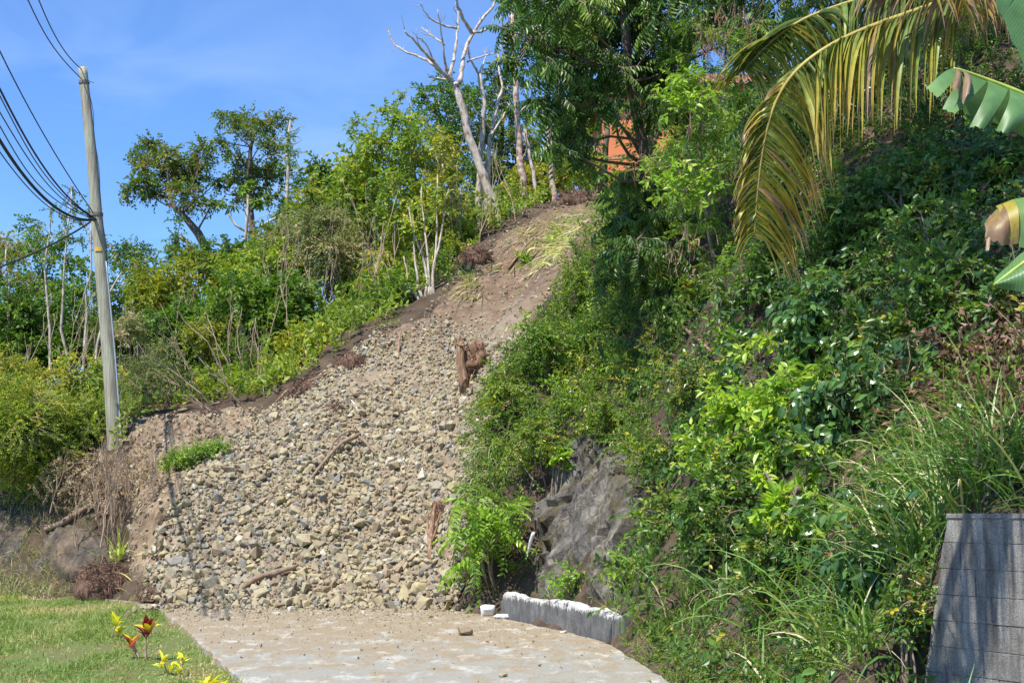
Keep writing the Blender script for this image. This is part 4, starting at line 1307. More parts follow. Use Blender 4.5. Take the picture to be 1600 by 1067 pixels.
# ================================================================== wood and roots left by the slide
def root_ball(label, c, w, h, d, n, seed, col='root'):
    r = np.random.default_rng(seed)
    c = np.asarray(c, float)
    rt = root('root_ball', tuple(c), label, 'root ball')
    th = np.linspace(0, 2 * PI, 22, endpoint=False); ph = np.linspace(0.02, PI / 2 + .35, 9)
    T, Q = np.meshgrid(th, ph)
    D = np.stack([np.cos(T) * np.sin(Q), np.sin(T) * np.sin(Q), np.cos(Q)], -1).reshape(-1, 3)
    rr = 0.82 + .3 * fbm(D * 2.1 + seed, 4, 8)
    V = c + D * rr[:, None] * np.array([w / 2, d / 2, h])
    i = np.arange(22)[None] + np.arange(8)[:, None] * 22; j = (np.arange(22)[None] + 1) % 22 + np.arange(8)[:, None] * 22
    g = Geo(); g.add(V, np.stack([i, i + 22, j + 22, j], -1).reshape(-1, 4), 0, r.uniform(.1, .7, 22 * 8)); g.build('soil_clod', [M[col]], rt, True)
    g = Geo()
    for _ in range(n):
        a = randdir(r, 1)[0]; a[2] = abs(a[2])
        p0 = c + a * np.array([w / 2, d / 2, h]) * r.uniform(.6, .95)
        tg_ = nrm(np.cross(a, randdir(r, 1)[0])) + .35 * a
        Ln = r.uniform(.25, .8) * w * .5
        p1 = p0 + tg_ * Ln + np.array([0, 0, -.2 * Ln])
        p1[2] = max(p1[2], c[2] - .03)
        g.tube(bend_path(p0, p1, r, 5, .16), np.linspace(.007, .0025, 5) * r.uniform(.6, 1.8), 3, 0, r.uniform(.1, 1), False)
    g.build('rootlets', [M[col]], rt)
    return rt


def gp(px, py, dz=0.0):
    q = hit(px, py); q[2] += dz
    return q


root_ball('big brown fibrous root ball at the left road corner', gp(168, 922, -.05), 1.45, .62, 1.0, 620, 1)
root_ball('low flat tangle of brown roots on the road edge beside the big root ball', gp(245, 934, -.02), .85, .18, .5, 200, 2)
root_ball('dark root clump on the left edge of the slide below the bushes', gp(548, 574, -.05), .8, .42, .6, 260, 3)
root_ball('small reddish root tangle among the stones left of centre', gp(524, 642, -.02), .45, .2, .3, 120, 4)
root_ball('brown root mat on the slope edge above the pale curved root', gp(478, 612, -.05), .8, .3, .5, 200, 5)
root_ball('dark root clump hanging at the top left edge of the slide', gp(742, 408, -.05), 1.0, .5, .6, 260, 6)
root_ball('brown root tangle at the right foot of the slide by the pinnate bush', gp(690, 812, .0), .5, .4, .4, 170, 7)
root_ball('soil clod with roots on the bench behind the cut bank', gp(325, 655, -.05), .7, .25, .5, 140, 8)
root_ball('earth clod with roots at the crest of the slide', gp(905, 322, -.05), 1.6, .5, .9, 260, 14)


def wood(name, label, paths, mat, cat='branch', sides=7):
    base = np.asarray(paths[0][0][0])
    g = Geo()
    for pts, ra in paths:
        pts = np.asarray(pts, float)
        k = len(pts); t = np.linspace(0, 1, k); tt = np.linspace(0, 1, max(8, 2 * k))
        q = np.stack([np.interp(tt, t, pts[:, i]) for i in range(3)], -1)
        q[1:-1] += rng.normal(0, .12 * ra[0], (len(q) - 2, 3))
        rr = np.interp(tt, np.linspace(0, 1, len(ra)), ra) * (1 + .12 * rng.normal(size=len(q)))
        g.tube(q, np.abs(rr), sides, 0)
    return tag(g.build(name, [M[mat]], None, True, origin=base), label, cat)


wood('branch', 'long grey forked branch lying diagonally across the middle of the rubble',
     [([gp(468, 782, .12), gp(500, 748, .22), gp(530, 718, .3), gp(562, 702, .3)], [.022, .03, .04, .05]),
      ([gp(505, 745, .2), gp(522, 716, .38), gp(545, 706, .42), gp(560, 702, .35)], [.014, .02, .022, .03]),
      ([gp(556, 700, .3), gp(572, 712, .25), gp(588, 722, .12)], [.045, .035, .02])], 'grey_wood')
wood('branch', 'brown log lying over the flat slabs at the slide foot',
     [([gp(372, 934, .12), gp(400, 922, .22), gp(440, 914, .25), gp(466, 906, .25)], [.05, .06, .055, .03])], 'grey_wood', 'log')
wood('branch', 'pale curved root along the left edge of the slide',
     [([gp(428, 640, .1), gp(450, 618, .14), gp(480, 606, .14), gp(515, 590, .1)], [.02, .028, .026, .014]),
      ([gp(480, 606, .14), gp(500, 604, .2), gp(520, 600, .1)], [.016, .012, .008])], 'split_wood', 'root')
wood('branch', 'thin pale stick poking from the rubble left of centre', [([gp(545, 628, .08), gp(553, 640, .12), gp(560, 652, .1)], [.015, .02, .012])], 'white_wood', 'stick')
wood('branch', 'reddish splinter of wood standing on the upper rubble', [([gp(622, 566, .0), gp(623, 553, .25), gp(627, 540, .36)], [.03, .035, .012])], 'split_wood', 'stick')
wood('branch', 'pair of split sticks lying near the broken stump', [([gp(682, 592, .06), gp(694, 582, .1)], [.018, .012]), ([gp(686, 594, .06), gp(700, 583, .1)], [.014, .01])], 'split_wood', 'stick')
wood('branch', 'orange splintered root standing at the right foot of the slide',
     [([gp(672, 884, .02), gp(672, 868, .25), gp(676, 850, .45), gp(682, 835, .62)], [.05, .05, .04, .02]),
      ([gp(673, 872, .2), gp(668, 858, .35), gp(668, 845, .5)], [.035, .03, .015]), ([gp(676, 868, .25), gp(684, 855, .4), gp(688, 842, .5)], [.03, .02, .01])], 'split_wood', 'root')
wood('branch', 'straight orange sticks near the grassy top of the slide', [([gp(795, 428, .15), gp(825, 395, .25), gp(850, 378, .3)], [.03, .028, .02]), ([gp(800, 392, .15), gp(806, 408, .1)], [.02, .015])], 'split_wood', 'stick')
wood('branch', 'dark log half buried in the left bank', [([gp(70, 838, .1), gp(100, 828, .16), gp(132, 815, .2), (gp(150, 812, .2))], [.05, .065, .05, .03])], 'grey_wood', 'log')
wood('branch', 'brown root stub curling from the cut bank', [([gp(214, 862, .05), gp(222, 840, .2), gp(230, 818, .3), gp(238, 812, .25)], [.05, .045, .03, .02])], 'grey_wood', 'root')
wood('branch', 'thin fallen twig on the lower left of the slide', [([gp(250, 852, .08), gp(275, 862, .1), gp(300, 872, .1)], [.014, .014, .008])], 'grey_wood', 'stick')
wood('branch', 'crooked white stick on the dark rock face', [([P(934, 742, 25.6), P(944, 758, 25.4), P(958, 765, 25.3), P(976, 766, 25.3), P(985, 770, 25.4)], [.022, .026, .026, .024, .014])], 'white_wood', 'stick')
wood('branch', 'short white pipe stub at the foot of the dark rock face', [([P(826, 862, 25.6), P(829, 845, 25.5), P(834, 832, 25.4)], [.02, .028, .03])], 'white_paint', 'pipe')
# broken stump
M['torn_clay'] = plain_mat('torn_clay', [(0.28, (0.095, 0.052, 0.033)), (0.5, (0.215, 0.125, 0.078)), (0.72, (0.37, 0.25, 0.165))], 5, .9, 9, 1.0, .06)
sb = gp(732, 612, 0)
rt = root('broken_stump', tuple(sb), 'torn reddish tree stump lodged at the right edge of the slide', 'stump')
Ys = sb[1] - .3
rs = np.random.default_rng(43)
g = Geo()
q = np.array([P(*v, Ys) for v in ((727, 612), (724, 590), (721, 568), (719, 548), (718, 534))])
g.tube(q, [.12, .10, .095, .09, .07], 12)
w = g.V[0]; g.V[0] = w + .035 * fbm(w * np.array([9, 9, 2.5]), 3, 5)[:, None] * nrm(w - q.mean(0))
for _ in range(7):
    xo, yo = rs.normal(0, 3.5), rs.normal(0, .05)
    g.tube(bend_path(P(719 + xo, 545, Ys + yo), P(718 + xo * 1.3, rs.uniform(514, 534), Ys + yo), rs, 4, .03), [.03, .024, .016, .004], 4)
g.build('trunk', [M['split_wood']], rt, True)
c_ = P(742, 572, Ys + .25)
th = np.linspace(0, 2 * PI, 40, endpoint=False); ph = np.linspace(0.05, PI - .05, 24)
T_, Q_ = np.meshgrid(th, ph)
D = np.stack([np.cos(T_) * np.sin(Q_), np.sin(T_) * np.sin(Q_), np.cos(Q_)], -1).reshape(-1, 3)
rr_ = 1 + .45 * fbm(D * 2.2 + 3, 5, 4, .6) + .12 * np.abs(fbm(D * np.array([9, 9, 2]), 3, 6))
V = c_ + D * rr_[:, None] * np.array([.27, .26, .42])
i_ = np.arange(40)[None] + np.arange(23)[:, None] * 40; j_ = (np.arange(40)[None] + 1) % 40 + np.arange(23)[:, None] * 40
g = Geo(); g.add(V, np.stack([i_, i_ + 40, j_ + 40, j_], -1).reshape(-1, 4))
g.build('root_plate', [M['torn_clay']], rt, True)
rs = np.random.default_rng(44)
g = Geo()
for _ in range(170):
    a_ = randdir(rs, 1)[0]; p0_ = c_ + a_ * np.array([.3, .28, .45]) * rs.uniform(.8, 1.05)
    p1_ = p0_ + (nrm(np.cross(a_, randdir(rs, 1)[0])) + .5 * a_ + [0, 0, -.3]) * rs.uniform(.08, .32)
    g.tube(bend_path(p0_, p1_, rs, 4, .15), np.linspace(.012, .003, 4) * rs.uniform(.5, 1.5), 3, 0, rs.uniform(.2, 1), False)
g.build('rootlets', [M['root']], rt)
r = np.random.default_rng(4)
for a, b_ in (((728, 590), (720, 614)), ((735, 600), (738, 622)), ((748, 600), (755, 615)), ((738, 585), (732, 618)), ((755, 575), (764, 596)), ((726, 540), (712, 534))):
    g = Geo(); g.tube(bend_path(P(*a, Ys - .12), P(*b_, Ys - .05), r, 5, .08), np.linspace(.03, .008, 5), 5)
    g.build('root', [M['split_wood']], rt, True)


# ================================================================== lawn grass, low plants
r = np.random.default_rng(51)
N = 240000
# more blades near the camera's side; spacing follows distance
y = r.uniform(13.5, 33, N); x = r.uniform(-14, -1.5, N)
hg = H(x, y)
z = lawn_z(x, y)
a, b_, _ = proj(np.c_[x, y, z])
slab = left[:-1] + right[2:]
k = (hg < 0.02) & (a > -30) & (a < 470) & (b_ < 1090) & ~inpoly(a, b_, [(q[0] - 2, q[1] + 1) for q in slab])
dn = fbm(np.c_[x * 2.0, y * .45, 0 * x], 4, 61) * .8
k &= r.uniform(size=N) < np.clip(.55 + .9 * dn, .12, 1)
x, y, z, dn = x[k], y[k], z[k], dn[k]
n = len(x)
g = Geo()
tone = np.clip(.42 - .55 * dn + .4 * vnoise(np.c_[x * 1.2, y * .4, z], 8) + r.normal(0, .2, n), 0, 1)
blades(g, np.c_[x, y, z - .01], r.uniform(0, 2 * PI, n), np.radians(r.uniform(35, 85, n)), (.085 + .11 * np.clip(dn, 0, 1)) * r.uniform(.5, 1.5, n), r.uniform(.008, .018, n), r.uniform(.3, 1.8, n), tone, 0, 2, r)
tag(g.build('lawn_grass', [L['lawn']]), 'short sunlit grass of the left lawn', 'grass', kind='stuff')

# rough taller growth where the lawn meets the bank
g = Geo()
N = 22000
y = r.uniform(29.5, 34, N); x = r.uniform(-15, -8.2, N); z = np.maximum(H(x, y), -.05)
a, b_, _ = proj(np.c_[x, y, z])
k = inpoly(a, b_, [(-20, 935), (-20, 860), (60, 850), (110, 880), (140, 900), (135, 935)]) | (inpoly(a, b_, [(-20, 900), (-20, 775), (110, 770), (160, 830), (200, 860), (190, 915), (60, 915)]) & (r.uniform(size=N) < .45))
x, y, z = x[k], y[k], z[k]; n = len(x)
blades(g, np.c_[x, y, z - .02], r.uniform(0, 2 * PI, n), np.radians(r.uniform(40, 90, n)), r.uniform(.15, .45, n), r.uniform(.006, .012, n), r.uniform(.3, 1.6, n), np.clip(r.normal(.78, .2, n), 0, 1), 0, 3, r)
tag(g.build('dry_grass', [L['grass']]), 'dry straggling grass between lawn and rocky bank', 'grass', kind='stuff')

for i, (px, py, n_, Ln, lb) in enumerate([(20, 945, 60, .35, 'tall lawn grass tuft at the far left edge'), (70, 935, 60, .3, 'grass tuft at the back of the lawn left of the root ball'), (278, 985, 40, .2, 'small weed tuft against the road slab edge, farther one'),
                                          (322, 1030, 50, .22, 'weed tuft against the near road slab edge'), (285, 1062, 40, .3, 'grass tuft among the yellow crotons')]):
    q = ground_px(px, py, -.06)
    grass_clump(lb, (q[0], q[1], -.05), n_, Ln, .07, (40, 85), 1.2, .012, .1, 900 + i, 'lawn tufts', leaf='lawn')


# crotons on the lawn
def croton(label, px, pbase, heads, leafm, Ln, n_, seed, Wd=.045):
    r = np.random.default_rng(seed)
    b0 = ground_px(px, pbase, -.06); b0[2] = float(lawn_z(np.array([b0[0]]), np.array([b0[1]]))[0]) - .01
    rt = root('croton', tuple(b0), label, 'plant', 'crotons planted on the lawn')
    Y = b0[1]
    for hx, hy, mat, ln, cnt in heads:
        e = P(hx, hy, Y + r.uniform(-.05, .05))
        g = Geo(); g.tube(bend_path(b0 + np.r_[r.normal(0, .02, 2), 0], e, r, 6, .05), np.linspace(.012, .008, 6), 6); g.build('stem', [M['dry_twig']], rt, True)
        for j in range(cnt):
            V, q = leaf_shape(ln * r.uniform(.75, 1.1), Wd * r.uniform(.8, 1.2), 5, .3, r.uniform(.3, .8))
            R = rot('z', j * 2.4 + r.normal(0, .2)) @ rot('y', -math.radians(r.uniform(25, 80))) @ rot('x', r.normal(0, .2))
            g = Geo(); g.add(V @ R.T + e + np.array([0, 0, -.1 * r.uniform(0, 1)]), q, 0, np.clip(r.normal(.5, .25), 0, 1)); g.build('leaf', [L[mat]], rt, True)


croton('red and maroon croton with a yellow-edged leaf on a bare stem', 229, 1028, [(229, 985, 'crot_red', .24, 12), (231, 980, 'crot_yel', .22, 4)], 'crot_red', .2, 9, 1, .08)
croton('small red and yellow croton leaning left of the larger red one', 219, 1025, [(206, 1000, 'crot_red', .2, 6), (206, 1001, 'crot_yel', .2, 4)], 'crot_red', .15, 6, 2, .07)
croton('yellow croton farthest back on the lawn', 183, 996, [(180, 970, 'crot_yel', .2, 9), (186, 984, 'crot_yel', .17, 8)], 'crot_yel', .15, 8, 3, .07)
croton('low yellow croton with small heads in front of the red one', 262, 1050, [(254, 1030, 'crot_yel', .14, 8), (267, 1036, 'crot_yel', .12, 7)], 'crot_yel', .1, 8, 4, .045)
croton('low yellow croton nearest the road edge behind the big yellow one', 285, 1052, [(285, 1027, 'crot_yel', .14, 7), (280, 1042, 'crot_yel', .13, 7)], 'crot_yel', .1, 8, 5, .045)
croton('big bright yellow croton cut by the bottom of the picture', 332, 1085, [(330, 1068, 'crot_yel', .2, 9), (345, 1070, 'crot_yel', .18, 6), (318, 1070, 'crot_yel', .17, 6)], 'crot_yel', .2, 14, 6, .06)


# ================================================================== dead brush round the pole
def twig_rec(g, p, d, Ln, ra, depth, r, mat=0, spread=.5, kids=(2, 4)):
    e = p + d * Ln
    path = bend_path(p, e, r, 4, .06)
    g.tube(path, np.linspace(ra, ra * .6, 4), 4 if depth else 3, mat, .5, False)
    if depth <= 0: return
    for _ in range(r.integers(*kids)):
        q = path[r.integers(1, 4)]
        nd = nrm(d + spread * randdir(r, 1)[0] + np.array([0, 0, .08]))
        twig_rec(g, q, nd, Ln * r.uniform(.5, .8), ra * .6, depth - 1, r, mat, spread, kids)


def dead_brush(label, b0, n_, Ln, ra, depth, seed, mat='dry_twig', lean=(0, 0, 1), spread=.45, leaves=0, cat='dead shrub', spr=.35, kids=(2, 4)):
    r = np.random.default_rng(seed)
    rt = root('dead_shrub', tuple(b0), label, cat)
    for _ in range(n_):
        g = Geo()
        twig_rec(g, b0 + np.r_[r.normal(0, spr, 2), -.05], nrm(np.array(lean) + .35 * randdir(r, 1)[0]), Ln * r.uniform(.6, 1.1), ra * r.uniform(.6, 1.2), depth, r, 0, spread, kids)
        g.build('stem', [M[mat]], rt)
    if leaves:
        g = Geo()
        c = b0 + np.array([0, 0, Ln * .8])
        pos = c + r.normal(size=(leaves, 3)) * np.array([Ln * .6, Ln * .5, Ln * .5])
        place(g, SP['small'], pos, randdir(r, leaves) + [0, 0, -.4], randdir(r, leaves), r.uniform(.6, 1.1, leaves), r.uniform(0, 1, leaves), r=r)
        g.build('leaves', [L['straw'], M[mat]], rt)
    return rt


dead_brush('tall pinkish leafless brush in front of the utility pole', gp(182, 852), 17, 1.05, .014, 3, 1, spr=.4, spread=.28)
dead_brush('low dry brown brush at the left of the leafless brush', gp(135, 800), 9, .7, .011, 3, 2, leaves=60, spr=.4)
dead_brush('dry brush with withered leaves behind the root ball', gp(205, 790), 9, .75, .011, 3, 3, leaves=90, spr=.3)
dead_brush('withered leaf heap on the bank below the green bush', gp(110, 775), 7, .5, .01, 3, 4, leaves=150, spr=.55)
dead_brush('greyish dry twigs at the foot of the left green bush', gp(45, 800), 8, .55, .008, 3, 5, spr=.7)
dead_brush('bent bare saplings fanning out over the bench', gp(352, 640), 3, 1.9, .022, 1, 6, mat='twig', lean=(-.5, 0, .9), spread=.25, spr=.3)
dead_brush('long dry sticks leaning left behind the cut bank', gp(335, 640), 4, 1.5, .018, 1, 7, lean=(-.9, .1, .6), spread=.2, spr=.15)
dead_brush('thin upright bare stems behind the bench', on_ground(365, 38.2), 5, 1.9, .016, 1, 8, lean=(-.05, 0, 1), spread=.25, spr=.5)
dead_brush('bare thin stems leaning left near the yellow-green bush', on_ground(395, 37.2), 4, 1.5, .014, 1, 9, lean=(-.35, 0, 1), spread=.25, spr=.3)
dead_brush('dry tangled shrub at the left end of the bench', on_ground(225, 36.5), 10, .9, .010, 3, 10, mat='twig', spr=.4)

for i_, (px_a, Y_, n_, L_, lb_) in enumerate([(250, 40.5, 8, 2.0, 'thin grey stems rising from the dark bush right of the pole'), (470, 42.5, 9, 2.2, 'thin pale stems poking out of the ridge scrub'), (545, 43.0, 9, 2.4, 'thin stems above the seeding bush'),
                                              (605, 41.5, 9, 2.4, 'slender stems left of the pale stem cluster'), (720, 43.0, 8, 2.2, 'slender stems between grove and leaning tree'), (60, 41, 9, 2.2, 'thin leafless stems behind the left mounded bush'), (115, 40, 7, 2.2, 'thin leafless stems left of the pole'), (430, 39.4, 6, 1.6, 'thin stems leaning over the yellow-green bush')]):
    dead_brush(lb_, on_ground(px_a, Y_), n_, L_, .016, 2, 120 + i_, mat='dry_twig', lean=(-.05, 0, 1), spread=.22, spr=.6, kids=(1, 3), cat='thin stems')

grass_clump('pale green strap-leaved plant above the big root ball', gp(185, 878), 44, .75, .09, (55, 88), .7, .05, .05, 801, name='strap_plant', leaf='strap', tone0=.5)
grass_clump('wilted strap leaves right of the strap-leaved plant', gp(225, 880), 22, .5, .15, (10, 60), 1.2, .03, .6, 802, name='strap_plant', leaf='strap', tone0=.85)

# fallen leafy branch on the bank
rt = root('leafy_branch', tuple(gp(290, 745)), 'fallen branch with fresh green leaves lying on the bare bank', 'branch')
r = np.random.default_rng(8)
g = Geo(); g.tube(bend_path(gp(268, 745, .12), gp(345, 718, .3), r, 7, .05), np.linspace(.03, .012, 7), 6); g.build('stem', [M['grey_wood']], rt, True)
g = Geo()
crown(g, [(gp(272, 738, .22), .26), (gp(290, 735, .18), .2), (gp(318, 727, .25), .26), (gp(340, 718, .22), .22)], 'small', 260, r, .8)
g.build('leaves', [L['fresh'], M['twig']], rt)

# ================================================================== bushes left of the slide
def S(*a, **k):
    a = list(a)
    if len(a) > 8: a[8] = a[8] * 1.25
    return shrub(*a, **k)


S('large bright green mounded bush at the left edge', 50, 590, 775, 250, 33.6, 'tiny', 'light', 150, 1.15, 16, 1, tone=.4, fill=.5)
S('green bush bulging left of the utility pole foot', 130, 605, 745, 130, 34.2, 'tiny', 'light', 150, 1.1, 10, 2, tone=.5, fill=.5)
S('yellowish low bush behind the left mounded bush', 35, 545, 650, 190, 37.5, 'small', 'yellow', 90, 1.2, 10, 3, tone=.35)
S('yellow-green bush just behind the pole at left', 130, 540, 640, 130, 38, 'small', 'light', 90, 1.2, 9, 4, tone=.6)
S('feathery pale shrub right of the pole foot', 215, 545, 650, 95, 35.5, 'tiny', 'drysh', 120, 1.1, 8, 5, tone=.25)
S('brownish feathery shrub above the bench', 262, 520, 640, 80, 36.8, 'tiny', 'drysh', 90, 1.1, 8, 6, tone=.3)
S('grey-green fine-leaved shrub among bare stems', 385, 500, 640, 90, 38.5, 'tiny', 'mid', 90, 1.1, 8, 7, tone=.55)
S('white-flecked shrub at mid height right of the pole', 205, 470, 560, 80, 40, 'small', 'drysh', 70, 1.1, 7, 8, tone=.55)
S('dark leafy bush behind the feathery shrubs', 300, 440, 600, 160, 41, 'oval', 'mid', 75, 1.25, 12, 9, tone=.4)
S('yellow-green bush in the hollow under the spreading tree', 255, 385, 520, 130, 45, 'oval', 'yellow', 60, 1.35, 11, 10, tone=.3)
S('dense glossy bright green bush left of the slide', 425, 415, 580, 185, 40.2, 'oval', 'mid', 95, 1.2, 16, 11, tone=.62, fill=.46)
S('sunny yellow-green bush overhanging the slide edge', 475, 500, 610, 130, 38.4, 'oval', 'yellow', 80, 1.15, 10, 12, tone=.45)
S('olive bush under the tall tree', 335, 370, 480, 140, 46, 'oval', 'olive', 65, 1.35, 10, 13, tone=.45)
S('light green bush above the dense glossy one', 400, 360, 470, 140, 44.5, 'oval', 'light', 65, 1.3, 10, 14, tone=.45)
S('pale brownish seeding bush on the ridge', 520, 310, 470, 150, 43.8, 'small', 'drysh', 85, 1.3, 13, 15, tone=.5)
S('low pale bush running down the ridge', 455, 330, 430, 110, 45.5, 'small', 'drysh', 80, 1.3, 8, 16, tone=.3)
S('dark bush showing behind the ridge gap', 510, 240, 340, 90, 56, 'far', 'dark', 50, 1.2, 8, 17, tone=.6)
S('grassy shrub at the slide edge under the young trees', 570, 440, 535, 100, 39.6, 'tiny', 'light', 100, 1.2, 8, 18, tone=.4)
S('glossy broad-leaved bush beside the pale stems', 622, 425, 495, 80, 39.2, 'oval', 'mid', 90, 1.25, 8, 19, tone=.5)
S('green bush right of the pale stems', 700, 420, 490, 60, 40.0, 'oval', 'fresh', 80, 1.1, 6, 20, tone=.3)
S('young green bush between stems and leaning tree', 715, 340, 430, 80, 43.5, 'oval', 'mid', 70, 1.2, 7, 21, tone=.6)
S('low bush on the slide shoulder below the ridge', 520, 480, 560, 90, 39.6, 'small', 'light', 90, 1.2, 8, 22, tone=.5)
S('yellowish bush at the crest right of the leaning tree', 830, 255, 335, 110, 48, 'far', 'yellow', 60, .9, 9, 23, tone=.4)
S('yellowish bush at the crest below the orange house', 905, 235, 310, 110, 47.5, 'far', 'yellow', 60, .85, 9, 24, tone=.35)
S('green bush low on the crest behind the thin trunks', 770, 290, 370, 90, 49, 'far', 'mid', 60, .9, 8, 25, tone=.7)

S('broad dark thicket behind the left saplings', 70, 440, 610, 230, 47, 'far', 'mid', 60, .75, 14, 26, tone=.4)
S('thicket of olive leaves behind the pole', 190, 450, 600, 140, 46, 'far', 'olive', 60, .75, 11, 27, tone=.35)
S('far thicket in the hollow right of the pole', 240, 420, 560, 160, 52, 'far', 'mid', 60, .8, 12, 28, tone=.5)
S('far thicket below the trumpet tree', 400, 360, 520, 200, 50, 'far', 'mid', 60, .8, 14, 29, tone=.5)
S('green thicket on the ridge behind the seeding bush', 560, 330, 480, 160, 49, 'far', 'light', 60, .75, 12, 30, tone=.35)
S('green thicket filling the grove behind the pale stems', 660, 280, 450, 150, 48, 'far', 'light', 60, .75, 13, 31, tone=.4)
S('shaded thicket low under the ridge grove', 610, 400, 490, 150, 43, 'oval', 'mid', 70, 1.1, 11, 32, tone=.6)

S('tall yellow-green scrub on the ridge left of the grove', 500, 270, 420, 120, 46.5, 'oval', 'yellow', 60, 1.3, 11, 33, tone=.25)
S('tall light scrub between seeding bush and young trees', 560, 235, 400, 110, 46, 'oval', 'light', 60, 1.3, 11, 34, tone=.5)
S('tall olive scrub behind the dense glossy bush', 430, 335, 450, 150, 47.5, 'oval', 'olive', 60, 1.35, 11, 35, tone=.5)
S('yellow scrub behind the bench stems', 330, 455, 600, 110, 39.6, 'small', 'yellow', 80, 1.2, 9, 36, tone=.25)

# undergrowth on the ridge flank and far slope: nobody could count it
r = np.random.default_rng(71)
g = Geo()
N = 52000
x = r.uniform(-20, 3, N); y = r.uniform(33, 60, N); z = H(x, y)
a, b_, _ = proj(np.c_[x, y, z])
LB = [(-40, 800), (-40, 300), (745, 300), (745, 375), (700, 430), (600, 505), (535, 555), (470, 600), (400, 640), (330, 630), (205, 650), (175, 770), (60, 770)]
k = (inpoly(a, b_, LB) | (y > 43)) & ~inpoly(a, b_, SLIDE)
x, y, z = x[k], y[k], z[k]; n = len(x)
k = r.uniform(size=n) < .17
x, y, z = x[k], y[k], z[k]; n = len(x)
d = randdir(r, n); d[:, 2] = np.abs(d[:, 2]) + .3
place(g, SP['oval'] + SP['small'], np.c_[x, y, z + r.uniform(0, .25, n)], d, randdir(r, n), r.uniform(1.1, 1.9, n), np.clip(.4 + .4 * vnoise(np.c_[x, y, z] * .5, 3) + r.normal(0, .15, n), 0, 1), r=r)
tag(g.build('undergrowth', [L['light'], M['twig']]), 'leafy undergrowth covering the ridge left of the slide', 'undergrowth', kind='stuff')

# ================================================================== trees on the skyline, left to right
r = np.random.default_rng(81)


def T(name, label, Y, stem, r0, r1, cl, sp, leaf, bark='bark', dens=60, sc=1.0, seed=0, dY=1.5, **kw):
    dens *= 2.4 if sp == 'oval' else .9
    cl = [(a_, b_, c_ * (1.2 if sp == 'oval' else 1.08)) for a_, b_, c_ in cl]
    rr = np.random.default_rng(500 + seed)
    pts = [P(x, y, Y) for x, y in stem]
    x0 = pts[0][0]
    b0 = np.array([x0, Y, float(H(x0, Y)) - .1])
    if pts[0][2] < b0[2] + .2: pts = pts[1:]
    return tree(name, label, b0, pts, r0, r1, pxclumps(cl, Y, dY, rr), sp, leaf, bark, dens, sc, seed, **kw)


T('tree', 'spreading olive-green tree with a leaning dark trunk on the left skyline', 60, [(335, 440), (325, 395), (310, 365), (285, 335), (270, 322), (262, 290)], .24, .07,
  [(228, 240, 20), (222, 262, 17), (226, 288, 20), (258, 248, 21), (288, 262, 22), (300, 280, 22), (318, 236, 17), (312, 255, 16), (285, 300, 20), (262, 275, 18), (212, 298, 12), (245, 308, 16), (335, 285, 14), (195, 300, 10), (330, 318, 14), (300, 322, 14), (240, 225, 12)], 'far', 'olive', dens=66, sc=.85, seed=1, tone=.42, flat=.7)
T('tree', 'tall open-crowned olive tree, highest on the left skyline', 59, [(398, 440), (396, 380), (392, 330), (388, 280), (392, 230), (398, 205)], .18, .05,
  [(358, 188, 14), (352, 180, 10), (385, 190, 18), (412, 200, 18), (436, 192, 15), (380, 208, 16), (368, 248, 15), (384, 268, 20), (408, 280, 19), (428, 258, 15), (436, 232, 12), (398, 300, 16), (370, 285, 13), (350, 222, 10), (418, 225, 13), (440, 275, 10), (375, 310, 13), (425, 310, 13)], 'far', 'olive', dens=60, sc=.8, seed=2, tone=.38, flat=.7)
T('tree', 'slender vine-draped tree right of the tall olive tree', 57, [(440, 420), (444, 340), (449, 260), (454, 188)], .14, .04,
  [(453, 215, 8), (455, 240, 9), (450, 265, 10), (458, 290, 10), (448, 315, 12), (462, 325, 9), (440, 340, 12)], 'far', 'mid', 'pale_bark', dens=66, sc=.62, seed=3, tone=.4,
  extra=lambda g, r: [g.tube(bend_path(P(453, yy, 57), P(453 + dx, yy - 8, 57), r, 4, .08), [.03, .02, .014, .008], 4) for yy, dx in ((205, 24), (225, 20), (245, 26), (250, -22), (270, 20), (222, -16), (300, -22), (295, 18))])
# trumpet tree with lobed leaves
T('tree', 'pale-limbed tree with large lobed leaves below the tall olive tree', 50, [(382, 430), (383, 376), (386, 340), (387, 300)], .075, .04,
  [(387, 294, 9), (356, 322, 8), (443, 332, 8), (400, 318, 7)], 'umbrella', 'mid', 'pale_bark', dens=14, sc=.55, seed=4, sub=1, tone=.6,
  extra=lambda g, r: [g.tube(np.array([P(*q, 50) for q in pts]), rr, 6) for pts, rr in (([(384, 362), (368, 352), (357, 335), (355, 322)], [.045, .04, .035, .03]), ([(385, 364), (410, 352), (432, 340), (443, 333)], [.045, .04, .035, .025]))])
T('tree', 'dark little round tree right behind the utility pole', 55, [(212, 480), (214, 430), (214, 400)], .15, .06,
  [(185, 400, 16), (205, 392, 16), (222, 400, 15), (200, 420, 15), (228, 418, 10)], 'far', 'dark', dens=60, sc=.8, seed=5, tone=.75)
T('tree', 'pale thin-stemmed tree with rusty twigs at the far left edge', 46, [(12, 620), (15, 500), (12, 430), (10, 385)], .055, .02,
  [(8, 380, 14), (28, 400, 16), (5, 420, 18), (35, 440, 18), (15, 470, 22)], 'small', 'olive', 'pale_bark', dens=40, sc=1.3, seed=6, tone=.75)
T('tree', 'thin pale tree with sparse olive leaves left of the pole', 44, [(78, 610), (76, 500), (75, 420), (78, 350), (76, 320)], .055, .015,
  [(60, 350, 15), (85, 330, 14), (70, 375, 17), (45, 385, 15), (95, 365, 13), (80, 410, 15), (50, 430, 15)], 'small', 'mid', 'pale_bark', dens=42, sc=1.3, seed=7, tone=.5)
